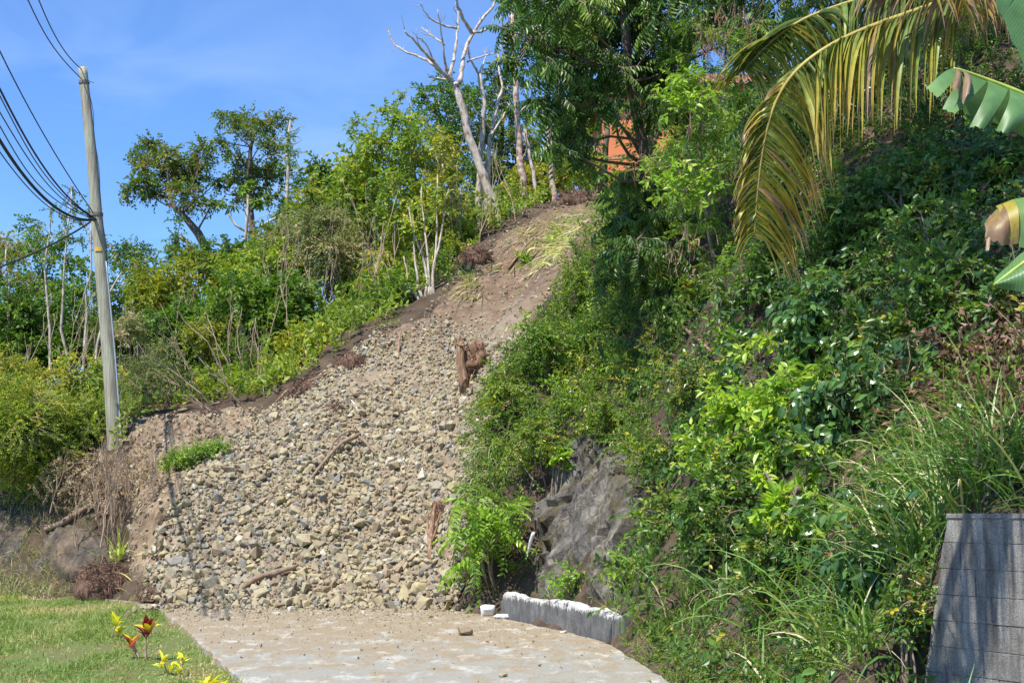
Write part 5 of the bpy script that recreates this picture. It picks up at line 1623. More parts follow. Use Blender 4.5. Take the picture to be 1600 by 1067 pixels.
T('tree', 'forked pale sapling second left of the pole', 43, [(104, 610), (101, 500), (99, 440), (108, 400), (112, 300)], .055, .015,
  [(112, 300, 10), (120, 325, 12), (98, 340, 10), (106, 372, 12), (125, 375, 10)], 'small', 'olive', 'pale_bark', dens=40, sc=1.25, seed=8, tone=.45)
T('tree', 'white-stemmed sapling close to the left of the pole', 42, [(128, 610), (130, 520), (134, 460), (142, 410), (143, 330)], .055, .015,
  [(140, 335, 9), (128, 350, 10), (148, 370, 9), (165, 385, 10)], 'small', 'olive', 'pale_bark', dens=30, sc=1.25, seed=9, tone=.5)
T('tree', 'bent pale sapling rising behind the pole', 41.5, [(148, 610), (152, 530), (168, 470), (176, 450), (190, 425)], .05, .015, [(195, 425, 10), (205, 440, 9)], 'small', 'mid', 'pale_bark', dens=26, sc=1.2, seed=10, tone=.5)
T('tree', 'dark leafy tree filling the gap behind the left saplings', 50, [(60, 600), (60, 500), (62, 450)], .2, .08,
  [(25, 400, 22), (60, 390, 22), (95, 400, 22), (120, 420, 20), (20, 450, 26), (60, 450, 28), (100, 460, 26), (140, 460, 24), (30, 500, 28), (75, 510, 28), (120, 520, 28), (160, 510, 22), (45, 355, 13)], 'far', 'mid', dens=55, sc=.9, seed=11, tone=.4)
T('tree', 'rusty-tinted tree crown at the very left skyline', 55, [(-10, 560), (-8, 450), (0, 400)], .18, .06, [(-5, 375, 16), (18, 385, 13), (-10, 400, 18), (30, 395, 9)], 'far', 'drysh', dens=50, sc=.8, seed=12, tone=.75)
T('tree', 'vine-hung dark stems left of the trumpet tree', 53, [(285, 470), (282, 420), (276, 370)], .12, .05, [(275, 372, 11), (285, 395, 14), (265, 400, 11), (300, 405, 13), (278, 345, 8), (325, 390, 14)], 'far', 'mid', dens=60, sc=.75, seed=13, tone=.45)

# young light-green trees on the ridge
T('tree', 'young light-green tree, leftmost of the ridge grove', 45, [(590, 500), (588, 400), (583, 300), (575, 220)], .07, .02,
  [(572, 215, 16), (556, 192, 11), (590, 230, 22), (565, 250, 22), (548, 280, 20), (585, 280, 26), (560, 315, 24), (600, 330, 24), (575, 360, 24), (530, 320, 18), (600, 175, 9)], 'oval', 'light', 'pale_bark', dens=42, sc=1.25, seed=20, tone=.42)
T('tree', 'tall young light-green tree with airy top in the ridge grove', 44, [(645, 495), (646, 400), (645, 300), (640, 200)], .07, .02,
  [(628, 150, 9), (620, 190, 18), (640, 200, 20), (655, 225, 26), (625, 240, 26), (650, 270, 28), (618, 290, 26), (648, 320, 28), (625, 350, 26), (655, 365, 26), (635, 395, 24), (605, 400, 20)], 'oval', 'light', 'pale_bark', dens=42, sc=1.25, seed=21, tone=.5)
T('tree', 'sunny yellow-green young tree next to the leaning bare tree', 43.5, [(690, 480), (690, 400), (692, 300), (690, 240)], .065, .02,
  [(690, 225, 18), (675, 250, 22), (705, 260, 20), (690, 290, 24), (670, 320, 22), (708, 325, 20), (685, 355, 22), (705, 385, 18), (665, 395, 18)], 'oval', 'yellow', 'pale_bark', dens=42, sc=1.2, seed=22, tone=.3)
# pale multi-stem
g_pts = [((665, 492), (668, 430), (650, 370)), ((668, 492), (672, 430), (664, 350)), ((672, 490), (679, 430), (682, 340)), ((660, 490), (652, 440), (648, 380)), ((678, 486), (676, 420), (690, 350)), ((656, 488), (640, 450), (634, 425))]
b0 = on_ground(667, 38.9)
rt = root('tree', tuple(b0), 'cluster of thin pale stems standing at the slide edge', 'tree')
g = Geo(); rr = np.random.default_rng(5)
for s_ in g_pts:
    q = [P(x_, y_, 38.9 + .2 * k_) for k_, (x_, y_) in enumerate(s_)]
    q[0][2] = float(H(q[0][0], 38.9)) - .1
    q.append(q[-1] + (q[-1] - q[-2]) * .7 + [0, 0, .1])
    q = np.array(q); t = np.linspace(0, 1, 4); tt = np.linspace(0, 1, 9)
    q = np.stack([np.interp(tt, t, q[:, i]) for i in range(3)], -1); q[1:] += rr.normal(0, .02, (8, 3))
    g.tube(q, np.linspace(.045, .014, 9), 6)
g.build('trunk', [M['pale_bark']], rt, True)
g = Geo(); crown(g, pxclumps([(640, 345, 20), (668, 330, 20), (690, 330, 18), (655, 372, 16), (690, 300, 18), (632, 410, 12)], 39.4, .5, rr), 'oval', 50, rr, 1.1, tone=.6); g.build('crown', [L['light'], M['twig']], rt)

T('tree', 'dark green tree with dense top behind the bare tree', 56, [(705, 420), (705, 300), (705, 200)], .25, .08,
  [(665, 150, 16), (690, 138, 18), (715, 150, 20), (740, 155, 20), (670, 180, 20), (700, 180, 22), (735, 190, 24), (690, 215, 22), (725, 230, 26), (755, 215, 22), (720, 270, 26), (755, 265, 26), (690, 255, 20)], 'far', 'mid', dens=56, sc=.85, seed=30, tone=.35)
T('tree', 'olive-topped tree behind the mottled trunk', 58, [(785, 420), (785, 300), (785, 180)], .25, .08,
  [(775, 115, 16), (795, 140, 20), (770, 160, 20), (800, 180, 22), (780, 210, 24), (815, 220, 22), (840, 240, 22), (790, 250, 24), (825, 270, 24), (860, 265, 22), (770, 285, 22), (800, 305, 22)], 'far', 'olive', dens=56, sc=.85, seed=31, tone=.3)
T('tree', 'green tree behind the crest between trunks and house', 55, [(890, 380), (890, 300), (888, 240)], .22, .07,
  [(870, 205, 20), (900, 200, 22), (925, 215, 20), (880, 240, 24), (915, 250, 24), (940, 270, 20), (860, 240, 18)], 'far', 'mid', dens=55, sc=.85, seed=32, tone=.6)
T('tree', 'low dark tree closing the gap behind the leaning trunk', 57, [(745, 430), (745, 370), (745, 330)], .2, .08,
  [(720, 320, 20), (745, 315, 20), (770, 330, 20), (735, 345, 18), (760, 355, 16), (700, 330, 18), (790, 345, 14)], 'far', 'mid', dens=50, sc=.85, seed=33, tone=.3)


def bare(name, label, Y, base_px, paths, mat, seed, leafy=None, sides=7):
    rr = np.random.default_rng(seed)
    x0 = P(*base_px, Y)[0]
    b0 = np.array([x0, Y, float(H(x0, Y)) - .1])
    rt = root(name, tuple(b0), label, 'tree')
    for k_, (pts, w0, w1) in enumerate(paths):
        q = np.array([P(400 + x_ / 2.667, y_ / 2.667, Y + (0.25 * j * (1 if k_ % 2 else -1) if k_ else 0)) for j, (x_, y_) in enumerate(pts)])
        if k_ == 0 or pts[0][1] > 880: q = np.r_[[np.array([q[0][0], Y, float(H(q[0][0], Y)) - .15])], q] if q[0][2] > float(H(q[0][0], Y)) else q
        t = np.linspace(0, 1, len(q)); tt = np.linspace(0, 1, 3 * len(q))
        q = np.stack([np.interp(tt, t, q[:, i]) for i in range(3)], -1)
        q[1:-1] = (q[:-2] + 2 * q[1:-1] + q[2:]) / 4
        q[1:-1] += rr.normal(0, .015, (len(q) - 2, 3))
        g = Geo(); g.tube(q, np.linspace(w0, w1, len(q)) * (1 + .05 * rr.normal(size=len(q))), sides)
        # short side twigs
        if k_:
            for _ in range(2):
                j = rr.integers(len(q) // 2, len(q) - 1)
                g.tube(bend_path(q[j], q[j] + nrm(q[-1] - q[0] + .8 * np.linalg.norm(q[-1] - q[0]) * randdir(rr, 1)[0]) * rr.uniform(.2, .6), rr, 4, .08), np.linspace(w1 * .9, w1 * .4, 4), 4, cap=False)
        g.build('trunk' if k_ == 0 else 'branch', [M[mat]], rt, True)
    if leafy:
        g = Geo(); crown(g, pxclumps(leafy, Y, .4, rr), 'oval', 50, rr, 1.0); g.build('leaves', [L['light'], M['twig']], rt)
    return rt


bare('bare_tree', 'leafless pale tree leaning left with forked bare crown at the slide top', 43.6, (786, 362),
     [([(1030, 968), (985, 840), (935, 700), (870, 510), (845, 400), (830, 345)], .15, .10),
      ([(848, 345), (858, 290), (865, 220), (900, 140), (960, 60), (1005, 0), (1030, -60)], .075, .028),
      ([(900, 142), (868, 85), (845, 40), (828, -20)], .06, .03), ([(905, 140), (950, 125), (990, 115), (1035, 125)], .045, .015),
      ([(815, 335), (780, 305), (740, 262), (690, 200), (650, 160), (620, 130)], .08, .02),
      ([(745, 275), (690, 240), (610, 210), (560, 170), (553, 118)], .045, .014),
      ([(800, 328), (788, 280), (785, 230), (770, 130), (757, 40)], .05, .014),
      ([(808, 325), (820, 260), (832, 190), (843, 100), (838, 15)], .06, .02),
      ([(770, 300), (735, 245), (700, 170), (668, 150)], .035, .012), ([(785, 190), (730, 150), (690, 115)], .035, .014),
      ([(838, 120), (770, 105), (715, 70), (680, 10)], .04, .012), ([(810, 330), (770, 330), (718, 322)], .035, .014), ([(880, 260), (930, 240), (990, 225), (1020, 215)], .03, .012)], 'pale_bark', 1)
bare('bare_tree', 'thin twin-stemmed pale tree just right of the leaning bare tree', 44.6, (750, 372),
     [([(930, 1000), (930, 700), (940, 590), (955, 450), (930, 310)], .10, .055),
      ([(955, 990), (968, 620), (985, 540), (1010, 420), (1030, 360), (1010, 280), (1005, 220)], .075, .02),
      ([(930, 310), (905, 270), (885, 235), (885, 190)], .04, .014), ([(932, 312), (945, 270), (962, 200)], .035, .012),
      ([(985, 540), (945, 500), (900, 440)], .03, .012), ([(975, 565), (1010, 520), (1040, 470), (1060, 430)], .035, .012), ([(938, 590), (915, 540), (880, 480)], .03, .012),
      ([(1028, 372), (1045, 372), (1060, 340)], .025, .01)], 'pale_bark', 2, [(690 + 40, 290, 14)])
bare('bare_tree', 'tall straight mottled brown trunk behind the slide crest', 45.2, (822, 335),
     [([(1130, 905), (1112, 760), (1095, 640), (1085, 430), (1080, 260), (1068, 50)], .13, .07), ([(1072, 120), (1050, 60), (1030, 20)], .03, .012), ([(1100, 690), (1130, 620), (1120, 540)], .03, .012)], 'mottled_bark', 3, [(800, 60, 14), (812, 25, 12), (790, 85, 10)])
bare('bare_tree', 'short thin pale trunk between mottled trunk and crest', 45, (842, 333), [([(1182, 892), (1165, 790), (1145, 670), (1120, 540)], .07, .045), ([(1135, 610), (1112, 560), (1105, 520)], .03, .015)], 'pale_bark', 4, [(822, 200, 14), (830, 185, 10)])
bare('bare_tree', 'snapped pale trunk standing at the crest by the big tree', 45.2, (866, 312), [([(1245, 838), (1232, 700), (1225, 600), (1212, 430)], .10, .08), ([(1220, 520), (1250, 470), (1260, 430)], .03, .015)], 'mottled_bark', 5)

# flattened grass and torn leaves on the upper slide
r = np.random.default_rng(91)
g = Geo()
N = 4000
x = r.uniform(-4, 4.2, N); y = r.uniform(36, 45.5, N); z = H(x, y)
a, b_, _ = proj(np.c_[x, y, z])
k = (inpoly(a, b_, [(690, 490), (770, 395), (860, 335), (940, 330), (900, 420), (830, 470), (760, 480)]) & (fbm(np.c_[x, y, z] * .9, 2, 5) > -.05)) | (inpoly(a, b_, [(830, 420), (850, 360), (920, 340), (900, 420)]))
x, y, z = x[k], y[k], z[k]; n = len(x)
dn_az = np.arctan2(-1.0, -.75) + r.normal(0, .35, n)
blades(g, np.c_[x, y, z + .08], dn_az, np.radians(r.uniform(-28, 8, n)), r.uniform(.4, 1.2, n), r.uniform(.012, .034, n), r.uniform(-.1, .5, n), np.clip(r.normal(.84, .16, n), 0, 1), 0, 5, r)
tag(g.build('flattened_grass', [L['grass']]), 'flattened torn grass strewn over the upper slide', 'grass', kind='stuff')
grass_clump('torn broad-leaved plant near the top of the slide', gp(872, 385), 46, 1.0, .18, (20, 85), 1.6, .10, .15, 810, name='torn_plant', leaf='strap', tone0=.35)
grass_clump('pale wilted plant leaning over the slide top', gp(890, 395), 30, 1.1, .15, (15, 60), 1.5, .06, .5, 811, name='torn_plant', leaf='strap', tone0=.8)
grass_clump('small grass tuft on the upper left slide edge', gp(735, 432), 50, .7, .18, (10, 60), 1.2, .03, .3, 812, name='torn_plant', azr=(2.6, 5.2))
grass_clump('yellow-green grass wisp beside the torn stump', gp(690, 580), 26, .5, .1, (15, 60), 1.0, .02, .5, 813, name='torn_plant')
shrub('small green sprig on the upper slide', 818, 390, 412, 26, 40.2, 'oval', 'fresh', 120, .8, 3, 60, name='sprig', cat='plant', stems=2)


# ================================================================== right-hand embankment
OUT = [(838, 930), (832, 800), (850, 730), (905, 690), (975, 690), (1010, 760), (1015, 860), (985, 935), (910, 945)]
r = np.random.default_rng(101)
RIGHT = [(748, 640), (770, 600), (822, 530), (885, 440), (950, 350), (978, 300), (1100, 150), (1700, -80), (2300, -80), (2300, 800), (1480, 806), (1455, 1090), (1080, 1090), (990, 1000), (950, 960), (760, 935), (730, 880), (750, 800), (760, 720)]
def mat_cover(name, label, N, sps, leaf, lo, hi, seed, scl, tone, pick, cat='creeper'):
    r = np.random.default_rng(seed)
    x = r.uniform(-1.5, 11, N); y = r.uniform(9.5, 42, N); z = H(x, y)
    a, b_, _ = proj(np.c_[x, y, z])
    k = inpoly(a, b_, RIGHT) & ~((polydist(a, b_, OUT) > -6)) & ~(((x - WX0) * .883 + (y - WY0) * .47 < .25) & (y < 12.3) & (x > 2.9))
    k &= ~inpoly(a, b_, [(760, 960), (760, 880), (950, 930), (1010, 960), (1010, 1010), (960, 1010)])
    q = np.c_[x, y, z]
    k &= (a < 1020) | (r.uniform(size=N) < np.where(a > 1650, .3, np.where(b_ < 380, .85, .5)))
    k &= pick(fbm(q * .55, 3, 77), fbm(q * 1.6, 2, 78), a, b_)
    q, b_ = q[k], b_[k]
    n = len(q)
    NN = HN(q[:, 0], q[:, 1])
    lump = np.clip(fbm(q * .9, 3, 79), 0, 1)
    lift = r.uniform(lo, 1, n) ** 1.2 * (hi * .35 + hi * lump) * (b_ < 930) + r.uniform(0, .04, n)
    d = nrm(NN * .5 + randdir(r, n) * .8 + [0, 0, -.2])
    tn = np.clip(tone + .4 * vnoise(q * .7, 13) + r.normal(0, .15, n), 0, 1)
    g = Geo()
    place(g, sum((SP[s] for s in sps), []), q + NN * lift[:, None], d, nrm(NN + .5 * randdir(r, n)), scl * r.uniform(.75, 1.3, n), tn, r=r)
    tag(g.build(name, [L[leaf], M['twig']]), label, cat, kind='stuff')


mat_cover('creeper', 'small-leaved creepers matting the right embankment', 24000, ['small', 'tiny'], 'mid', .1, .3, 1, 1.0, .3, lambda n1, n2, a, b: ((n2 > -.55) & (n1 < .35)) | (a < 1000))
mat_cover('creeper', 'second mat of sunlit creepers over the spur beside the slide', 19000, ['small'], 'light', .1, .35, 6, 1.0, .25, lambda n1, n2, a, b: (a < 1010))
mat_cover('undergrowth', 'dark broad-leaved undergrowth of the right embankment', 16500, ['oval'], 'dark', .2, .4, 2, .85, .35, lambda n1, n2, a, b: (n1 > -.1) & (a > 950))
mat_cover('undergrowth', 'light green sprigs standing out of the right embankment', 9000, ['small', 'bright'], 'fresh', .3, .7, 3, .8, .4, lambda n1, n2, a, b: (n2 > .15) & (n1 < .2) & (a < 1040))
mat_cover('undergrowth', 'big glossy leaves scattered through the right embankment', 12000, ['big'], 'gloss', .3, .6, 4, .65, .5, lambda n1, n2, a, b: (n2 > .0) & (n1 > -.2) & (a > 1150))
mat_cover('dead_twigs', 'dead leaves and twigs caught in the right embankment', 2500, ['small'], 'dead', .2, .5, 5, .9, .5, lambda n1, n2, a, b: (n2 < -.1), 'dead leaves')

# low weeds between kerb wall and rock, and along the road edge
g = Geo()
N = 16000
x = r.uniform(-1, 4, N); y = r.uniform(10.3, 28, N); z = H(x, y)
a, b_, _ = proj(np.c_[x, y, z])
k = inpoly(a, b_, [(955, 1000), (1010, 960), (1200, 960), (1400, 900), (1455, 900), (1448, 1000), (1442, 1160), (1120, 1160), (1060, 1095), (1005, 1040)]) & ~((a < 980) & (b_ < 1004)) & ((b_ > 985) | (a < 1120))
x, y, z = x[k], y[k], z[k]; n = len(x)
place(g, SP['tiny'], np.c_[x, y, z + r.uniform(0, .06, n)], nrm(randdir(r, n) + [0, 0, .5]), randdir(r, n), r.uniform(.35, .75, n), np.clip(r.normal(.3, .14, n), 0, 1), r=r)
tag(g.build('weeds', [L['light'], M['twig']]), 'low green weeds creeping along the right road edge', 'weeds', kind='stuff')
g = Geo()
N = 9000
x = r.uniform(-1, 4, N); y = r.uniform(17, 28, N); z = H(x, y)
a, b_, _ = proj(np.c_[x, y, z])
k = inpoly(a, b_, [(745, 940), (800, 870), (850, 885), (930, 925), (990, 940), (1060, 900), (1160, 930), (1060, 985), (960, 975), (800, 945)])
x, y, z = x[k], y[k], z[k]; n = len(x)
blades(g, np.c_[x, y, z - .02], r.uniform(0, 2 * PI, n), np.radians(r.uniform(35, 88, n)), r.uniform(.12, .45, n), r.uniform(.006, .014, n), r.uniform(.4, 1.8, n), np.clip(r.normal(.58, .24, n), 0, 1), 0, 4, r)
tag(g.build('verge_grass', [L['grass']]), 'mixed green and straw grass behind the low kerb wall', 'grass', kind='stuff')

def S(label, px, ptop, pbot, wpx, Y, sp, leaf, dens=60, sc=1.0, nc=9, seed=0, auto=True, **kw):
    if auto:
        pm = (ptop + pbot) / 2
        Yh = hit(px, pm)[1]
        Y = Yh - .42 * min(wpx, pbot - ptop) * Yh / F - .25
    return shrub(label, px, ptop, pbot, wpx, Y, sp, leaf, dens, sc, nc, seed, **kw)


def PH(px, py, dy=.35):
    Yh = hit(px, py)[1]
    return P(px, py, Yh - dy)


# ------------------------------------------------------------------ shrubs of the spur and the bank
S('fresh green bush with long pinnate leaves right of the slide foot', 768, 735, 925, 150, 25.2, 'pinnb', 'fresh', 26, 1.0, 12, 200, tone=.45, fill=.48, droop=.5)
S('bright small-leaved bush on the spur edge beside the stump', 795, 555, 665, 110, 29.4, 'small', 'light', 85, 1.0, 9, 201, tone=.3)
S('green mound of small leaves half way up the spur', 860, 490, 610, 120, 31, 'small', 'mid', 85, 1.05, 10, 202, tone=.6)
S('dark green mound in the shade under the big tree', 930, 470, 600, 130, 30, 'small', 'mid', 85, 1.05, 10, 203, tone=.35)
S('light green shrub on the upper spur under the drooping tree', 915, 400, 500, 110, 33.5, 'small', 'light', 85, 1.05, 9, 204, tone=.4)
S('pale green shrub at the spur top by the torn plants', 962, 350, 425, 70, 36.5, 'small', 'light', 85, 1.1, 7, 205, tone=.45)
S('sunlit small-leaved bush above the dark rock face', 840, 640, 740, 130, 28, 'small', 'light', 90, 1.0, 10, 206, tone=.4)
S('glossy green sprouting bush at the top left of the rock face', 868, 680, 770, 70, 26.8, 'ros', 'fresh', 30, .8, 5, 207, tone=.4)
S('dense small-leaved bush directly above the rock face', 940, 600, 700, 120, 27.2, 'small', 'mid', 95, 1.0, 10, 208, tone=.75)
S('dense bright bush right of the rock face top', 1020, 650, 770, 110, 25, 'small', 'light', 95, .95, 9, 209, tone=.35)
S('leafy bush hugging the right side of the rock face', 1040, 760, 880, 110, 23, 'oval', 'mid', 70, .8, 9, 210, tone=.75)
S('young plant with heart-shaped leaves at the right rock foot', 990, 835, 920, 80, 22, 'bright', 'fresh', 36, .75, 6, 211, tone=.35)
S('low broad-leaved weed behind the kerb wall', 890, 880, 935, 80, 23.6, 'bright', 'fresh', 36, .65, 6, 212, tone=.35)
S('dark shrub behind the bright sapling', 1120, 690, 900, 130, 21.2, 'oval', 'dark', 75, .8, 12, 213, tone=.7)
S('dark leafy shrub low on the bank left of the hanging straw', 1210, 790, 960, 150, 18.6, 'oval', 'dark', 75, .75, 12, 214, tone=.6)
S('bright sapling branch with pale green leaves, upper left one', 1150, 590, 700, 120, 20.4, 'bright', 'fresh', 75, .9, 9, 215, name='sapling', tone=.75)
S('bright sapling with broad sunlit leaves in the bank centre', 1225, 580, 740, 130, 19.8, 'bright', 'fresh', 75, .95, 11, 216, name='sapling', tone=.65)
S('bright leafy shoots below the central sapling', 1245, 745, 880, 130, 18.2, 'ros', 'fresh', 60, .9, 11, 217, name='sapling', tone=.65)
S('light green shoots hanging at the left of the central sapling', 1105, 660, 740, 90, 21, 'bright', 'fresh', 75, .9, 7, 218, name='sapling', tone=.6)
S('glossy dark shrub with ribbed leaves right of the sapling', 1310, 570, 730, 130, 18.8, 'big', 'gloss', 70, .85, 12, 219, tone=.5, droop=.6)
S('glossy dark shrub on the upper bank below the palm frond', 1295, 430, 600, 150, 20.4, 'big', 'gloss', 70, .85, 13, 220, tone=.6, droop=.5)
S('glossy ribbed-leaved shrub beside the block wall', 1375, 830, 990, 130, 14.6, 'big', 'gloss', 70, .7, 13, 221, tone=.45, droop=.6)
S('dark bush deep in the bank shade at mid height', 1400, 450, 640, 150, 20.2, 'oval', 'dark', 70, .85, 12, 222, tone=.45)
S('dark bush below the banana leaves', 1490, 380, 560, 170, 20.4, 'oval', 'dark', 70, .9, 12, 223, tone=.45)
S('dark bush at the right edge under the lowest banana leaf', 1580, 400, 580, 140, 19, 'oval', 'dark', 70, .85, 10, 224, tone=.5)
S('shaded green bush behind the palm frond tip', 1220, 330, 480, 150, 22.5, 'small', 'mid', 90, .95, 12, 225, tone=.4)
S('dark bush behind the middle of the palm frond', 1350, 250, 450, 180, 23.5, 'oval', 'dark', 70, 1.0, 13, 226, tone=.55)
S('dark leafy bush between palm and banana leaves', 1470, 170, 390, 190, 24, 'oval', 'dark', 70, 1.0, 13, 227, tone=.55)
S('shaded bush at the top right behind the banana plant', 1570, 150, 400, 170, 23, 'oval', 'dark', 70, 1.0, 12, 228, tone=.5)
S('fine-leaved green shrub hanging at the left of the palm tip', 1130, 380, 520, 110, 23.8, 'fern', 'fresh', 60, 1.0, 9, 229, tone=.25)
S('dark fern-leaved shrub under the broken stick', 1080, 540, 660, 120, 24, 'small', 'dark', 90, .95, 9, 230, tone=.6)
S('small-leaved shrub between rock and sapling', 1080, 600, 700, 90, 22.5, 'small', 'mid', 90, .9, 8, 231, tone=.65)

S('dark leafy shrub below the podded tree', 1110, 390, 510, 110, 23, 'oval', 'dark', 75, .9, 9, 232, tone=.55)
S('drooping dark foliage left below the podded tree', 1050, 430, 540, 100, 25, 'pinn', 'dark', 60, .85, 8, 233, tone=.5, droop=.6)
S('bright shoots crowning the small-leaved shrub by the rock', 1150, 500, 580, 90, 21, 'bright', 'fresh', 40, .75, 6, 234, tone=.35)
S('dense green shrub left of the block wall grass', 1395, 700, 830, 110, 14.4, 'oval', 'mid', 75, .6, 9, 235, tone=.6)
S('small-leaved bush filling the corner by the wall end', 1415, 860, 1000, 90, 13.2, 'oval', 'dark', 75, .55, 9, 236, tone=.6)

# overhanging trees of the bank: crowns that stand well clear of the slope
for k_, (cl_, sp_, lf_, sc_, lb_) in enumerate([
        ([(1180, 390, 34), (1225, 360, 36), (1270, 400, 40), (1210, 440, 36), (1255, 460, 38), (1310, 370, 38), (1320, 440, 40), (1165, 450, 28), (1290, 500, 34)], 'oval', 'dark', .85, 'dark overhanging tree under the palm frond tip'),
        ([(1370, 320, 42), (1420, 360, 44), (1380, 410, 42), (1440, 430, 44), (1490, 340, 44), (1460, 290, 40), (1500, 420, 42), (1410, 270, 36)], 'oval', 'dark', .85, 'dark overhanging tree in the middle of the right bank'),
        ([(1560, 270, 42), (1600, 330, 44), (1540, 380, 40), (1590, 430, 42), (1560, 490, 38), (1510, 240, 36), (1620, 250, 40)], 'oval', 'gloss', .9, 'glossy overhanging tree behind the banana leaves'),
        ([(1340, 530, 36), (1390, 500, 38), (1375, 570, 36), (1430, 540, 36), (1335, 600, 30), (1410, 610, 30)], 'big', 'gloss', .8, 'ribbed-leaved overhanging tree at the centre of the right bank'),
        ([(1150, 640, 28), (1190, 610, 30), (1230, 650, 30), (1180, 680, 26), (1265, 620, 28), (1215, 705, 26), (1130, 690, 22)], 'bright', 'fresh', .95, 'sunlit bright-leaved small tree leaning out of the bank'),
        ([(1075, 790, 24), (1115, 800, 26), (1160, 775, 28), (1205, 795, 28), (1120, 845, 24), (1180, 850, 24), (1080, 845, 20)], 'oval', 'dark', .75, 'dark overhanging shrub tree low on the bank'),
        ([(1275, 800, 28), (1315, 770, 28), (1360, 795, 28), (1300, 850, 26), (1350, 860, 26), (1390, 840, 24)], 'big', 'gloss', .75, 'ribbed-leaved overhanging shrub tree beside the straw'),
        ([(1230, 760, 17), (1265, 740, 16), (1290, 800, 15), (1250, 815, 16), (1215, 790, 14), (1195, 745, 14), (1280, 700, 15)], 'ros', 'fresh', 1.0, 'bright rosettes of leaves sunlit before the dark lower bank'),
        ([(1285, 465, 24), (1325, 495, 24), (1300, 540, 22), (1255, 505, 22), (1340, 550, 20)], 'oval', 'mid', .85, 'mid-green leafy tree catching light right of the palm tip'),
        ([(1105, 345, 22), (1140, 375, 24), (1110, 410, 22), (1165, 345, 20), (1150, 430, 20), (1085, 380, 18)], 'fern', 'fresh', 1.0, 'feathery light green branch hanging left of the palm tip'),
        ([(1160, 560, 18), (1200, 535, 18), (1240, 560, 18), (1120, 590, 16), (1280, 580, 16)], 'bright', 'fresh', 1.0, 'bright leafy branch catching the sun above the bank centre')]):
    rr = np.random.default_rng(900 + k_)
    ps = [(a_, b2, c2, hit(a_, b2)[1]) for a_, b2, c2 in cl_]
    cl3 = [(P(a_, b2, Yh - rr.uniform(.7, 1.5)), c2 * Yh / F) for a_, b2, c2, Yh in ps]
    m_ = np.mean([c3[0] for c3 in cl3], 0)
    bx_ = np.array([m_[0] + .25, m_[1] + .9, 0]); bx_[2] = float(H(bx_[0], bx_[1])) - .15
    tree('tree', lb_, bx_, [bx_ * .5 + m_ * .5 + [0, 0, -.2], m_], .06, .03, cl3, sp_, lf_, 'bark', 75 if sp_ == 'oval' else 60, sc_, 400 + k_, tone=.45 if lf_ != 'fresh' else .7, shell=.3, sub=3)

# hanging vine strands
rr = np.random.default_rng(7)
for i, (pts, lb) in enumerate([([(1012, 470), (1022, 510), (1016, 550), (1028, 600)], 'pale-leaved vine strand hanging in the shade under the big tree'),
                               ([(1028, 465), (1036, 505), (1030, 545), (1038, 585)], 'right-hand pale vine strand under the big tree'),
                               ([(985, 480), (975, 505), (955, 520), (945, 535)], 'vine runner arching left under the big tree'),
                               ([(985, 545), (980, 570), (975, 600)], 'short vine strand below the arching runner')]):
    q = np.array([PH(x_, y_, .9) for x_, y_ in pts])
    t = np.linspace(0, 1, len(q)); tt = np.linspace(0, 1, 14)
    q = np.stack([np.interp(tt, t, q[:, j]) for j in range(3)], -1)
    rt = root('hanging_vine', tuple(q[0]), lb, 'vine', 'hanging vines')
    g = Geo(); g.tube(q, .006, 4); g.build('stem', [M['twig']], rt)
    g = Geo()
    qq = np.repeat(q, 2, 0) + rr.normal(0, .05, (28, 3))
    place(g, SP['small'], qq, nrm(randdir(rr, 28) + [-.3, -.4, -.6]), randdir(rr, 28), rr.uniform(.45, .75, 28), rr.uniform(.4, 1, 28), r=rr)
    g.build('leaves', [L['light'], M['twig']], rt)

wood('branch', 'broken pinkish stick jutting from the shade under the big tree', [([PH(1050, 495), PH(1070, 512), PH(1090, 530), PH(1112, 550)], [.03, .035, .035, .03]), ([PH(1050, 495), PH(1044, 508), PH(1038, 520)], [.012, .012, .008])], 'split_wood', 'stick')
wood('branch', 'thin pale twig among the glossy leaves at centre right', [([PH(1340, 545), PH(1345, 565), PH(1350, 580), PH(1338, 600)], [.008, .01, .01, .006]), ([PH(1350, 580), PH(1356, 556)], [.008, .005])], 'dry_twig', 'twig')
wood('branch', 'curved liana looping down below the banana leaf', [([PH(1462, 350), PH(1452, 372), PH(1440, 395), PH(1440, 415), PH(1425, 428), PH(1410, 434)], [.014, .016, .018, .016, .014, .012])], 'dry_twig', 'liana')
wood('branch', 'slim dead branch crossing the bushes right of the rock', [([PH(1075, 770), PH(1095, 760), PH(1112, 750)], [.008, .01, .006])], 'dry_twig', 'stick')
wood('branch', 'pale stick beside the shoots low in the bank', [([PH(1020, 800), PH(1080, 725), PH(1120, 728)], [.01, .012, .008])], 'dry_twig', 'stick')


# ------------------------------------------------------------------ the big drooping-leaved tree and the podded tree
BT = [(815, 10, 26), (850, 25, 34), (900, 15, 40), (835, 62, 26), (880, 70, 36), (930, 60, 40), (860, 112, 26), (905, 118, 34), (950, 115, 34), (985, 40, 42), (1000, 100, 36), (830, 160, 18), (868, 165, 24), (910, 170, 28), (950, 165, 18),
      (890, 215, 22), (865, 235, 16), (915, 235, 15), (795, 100, 14), (790, 45, 16), (1040, 40, 40), (1050, 110, 34), (1015, 165, 26), (1060, 165, 28), (975, 285, 22), (990, 320, 26), (1020, 350, 30), (965, 350, 20), (990, 390, 26), (1040, 400, 28), (1030, 300, 24), (975, 425, 22), (1015, 440, 24), (1060, 350, 26), (955, 400, 16), (1060, 445, 22), (940, 440, 14),
      (1075, 60, 30), (900, -40, 45), (980, -40, 50), (1060, -40, 50), (830, -40, 40), (1120, 20, 36), (1150, -40, 50), (1180, 60, 40)]
rr = np.random.default_rng(66)
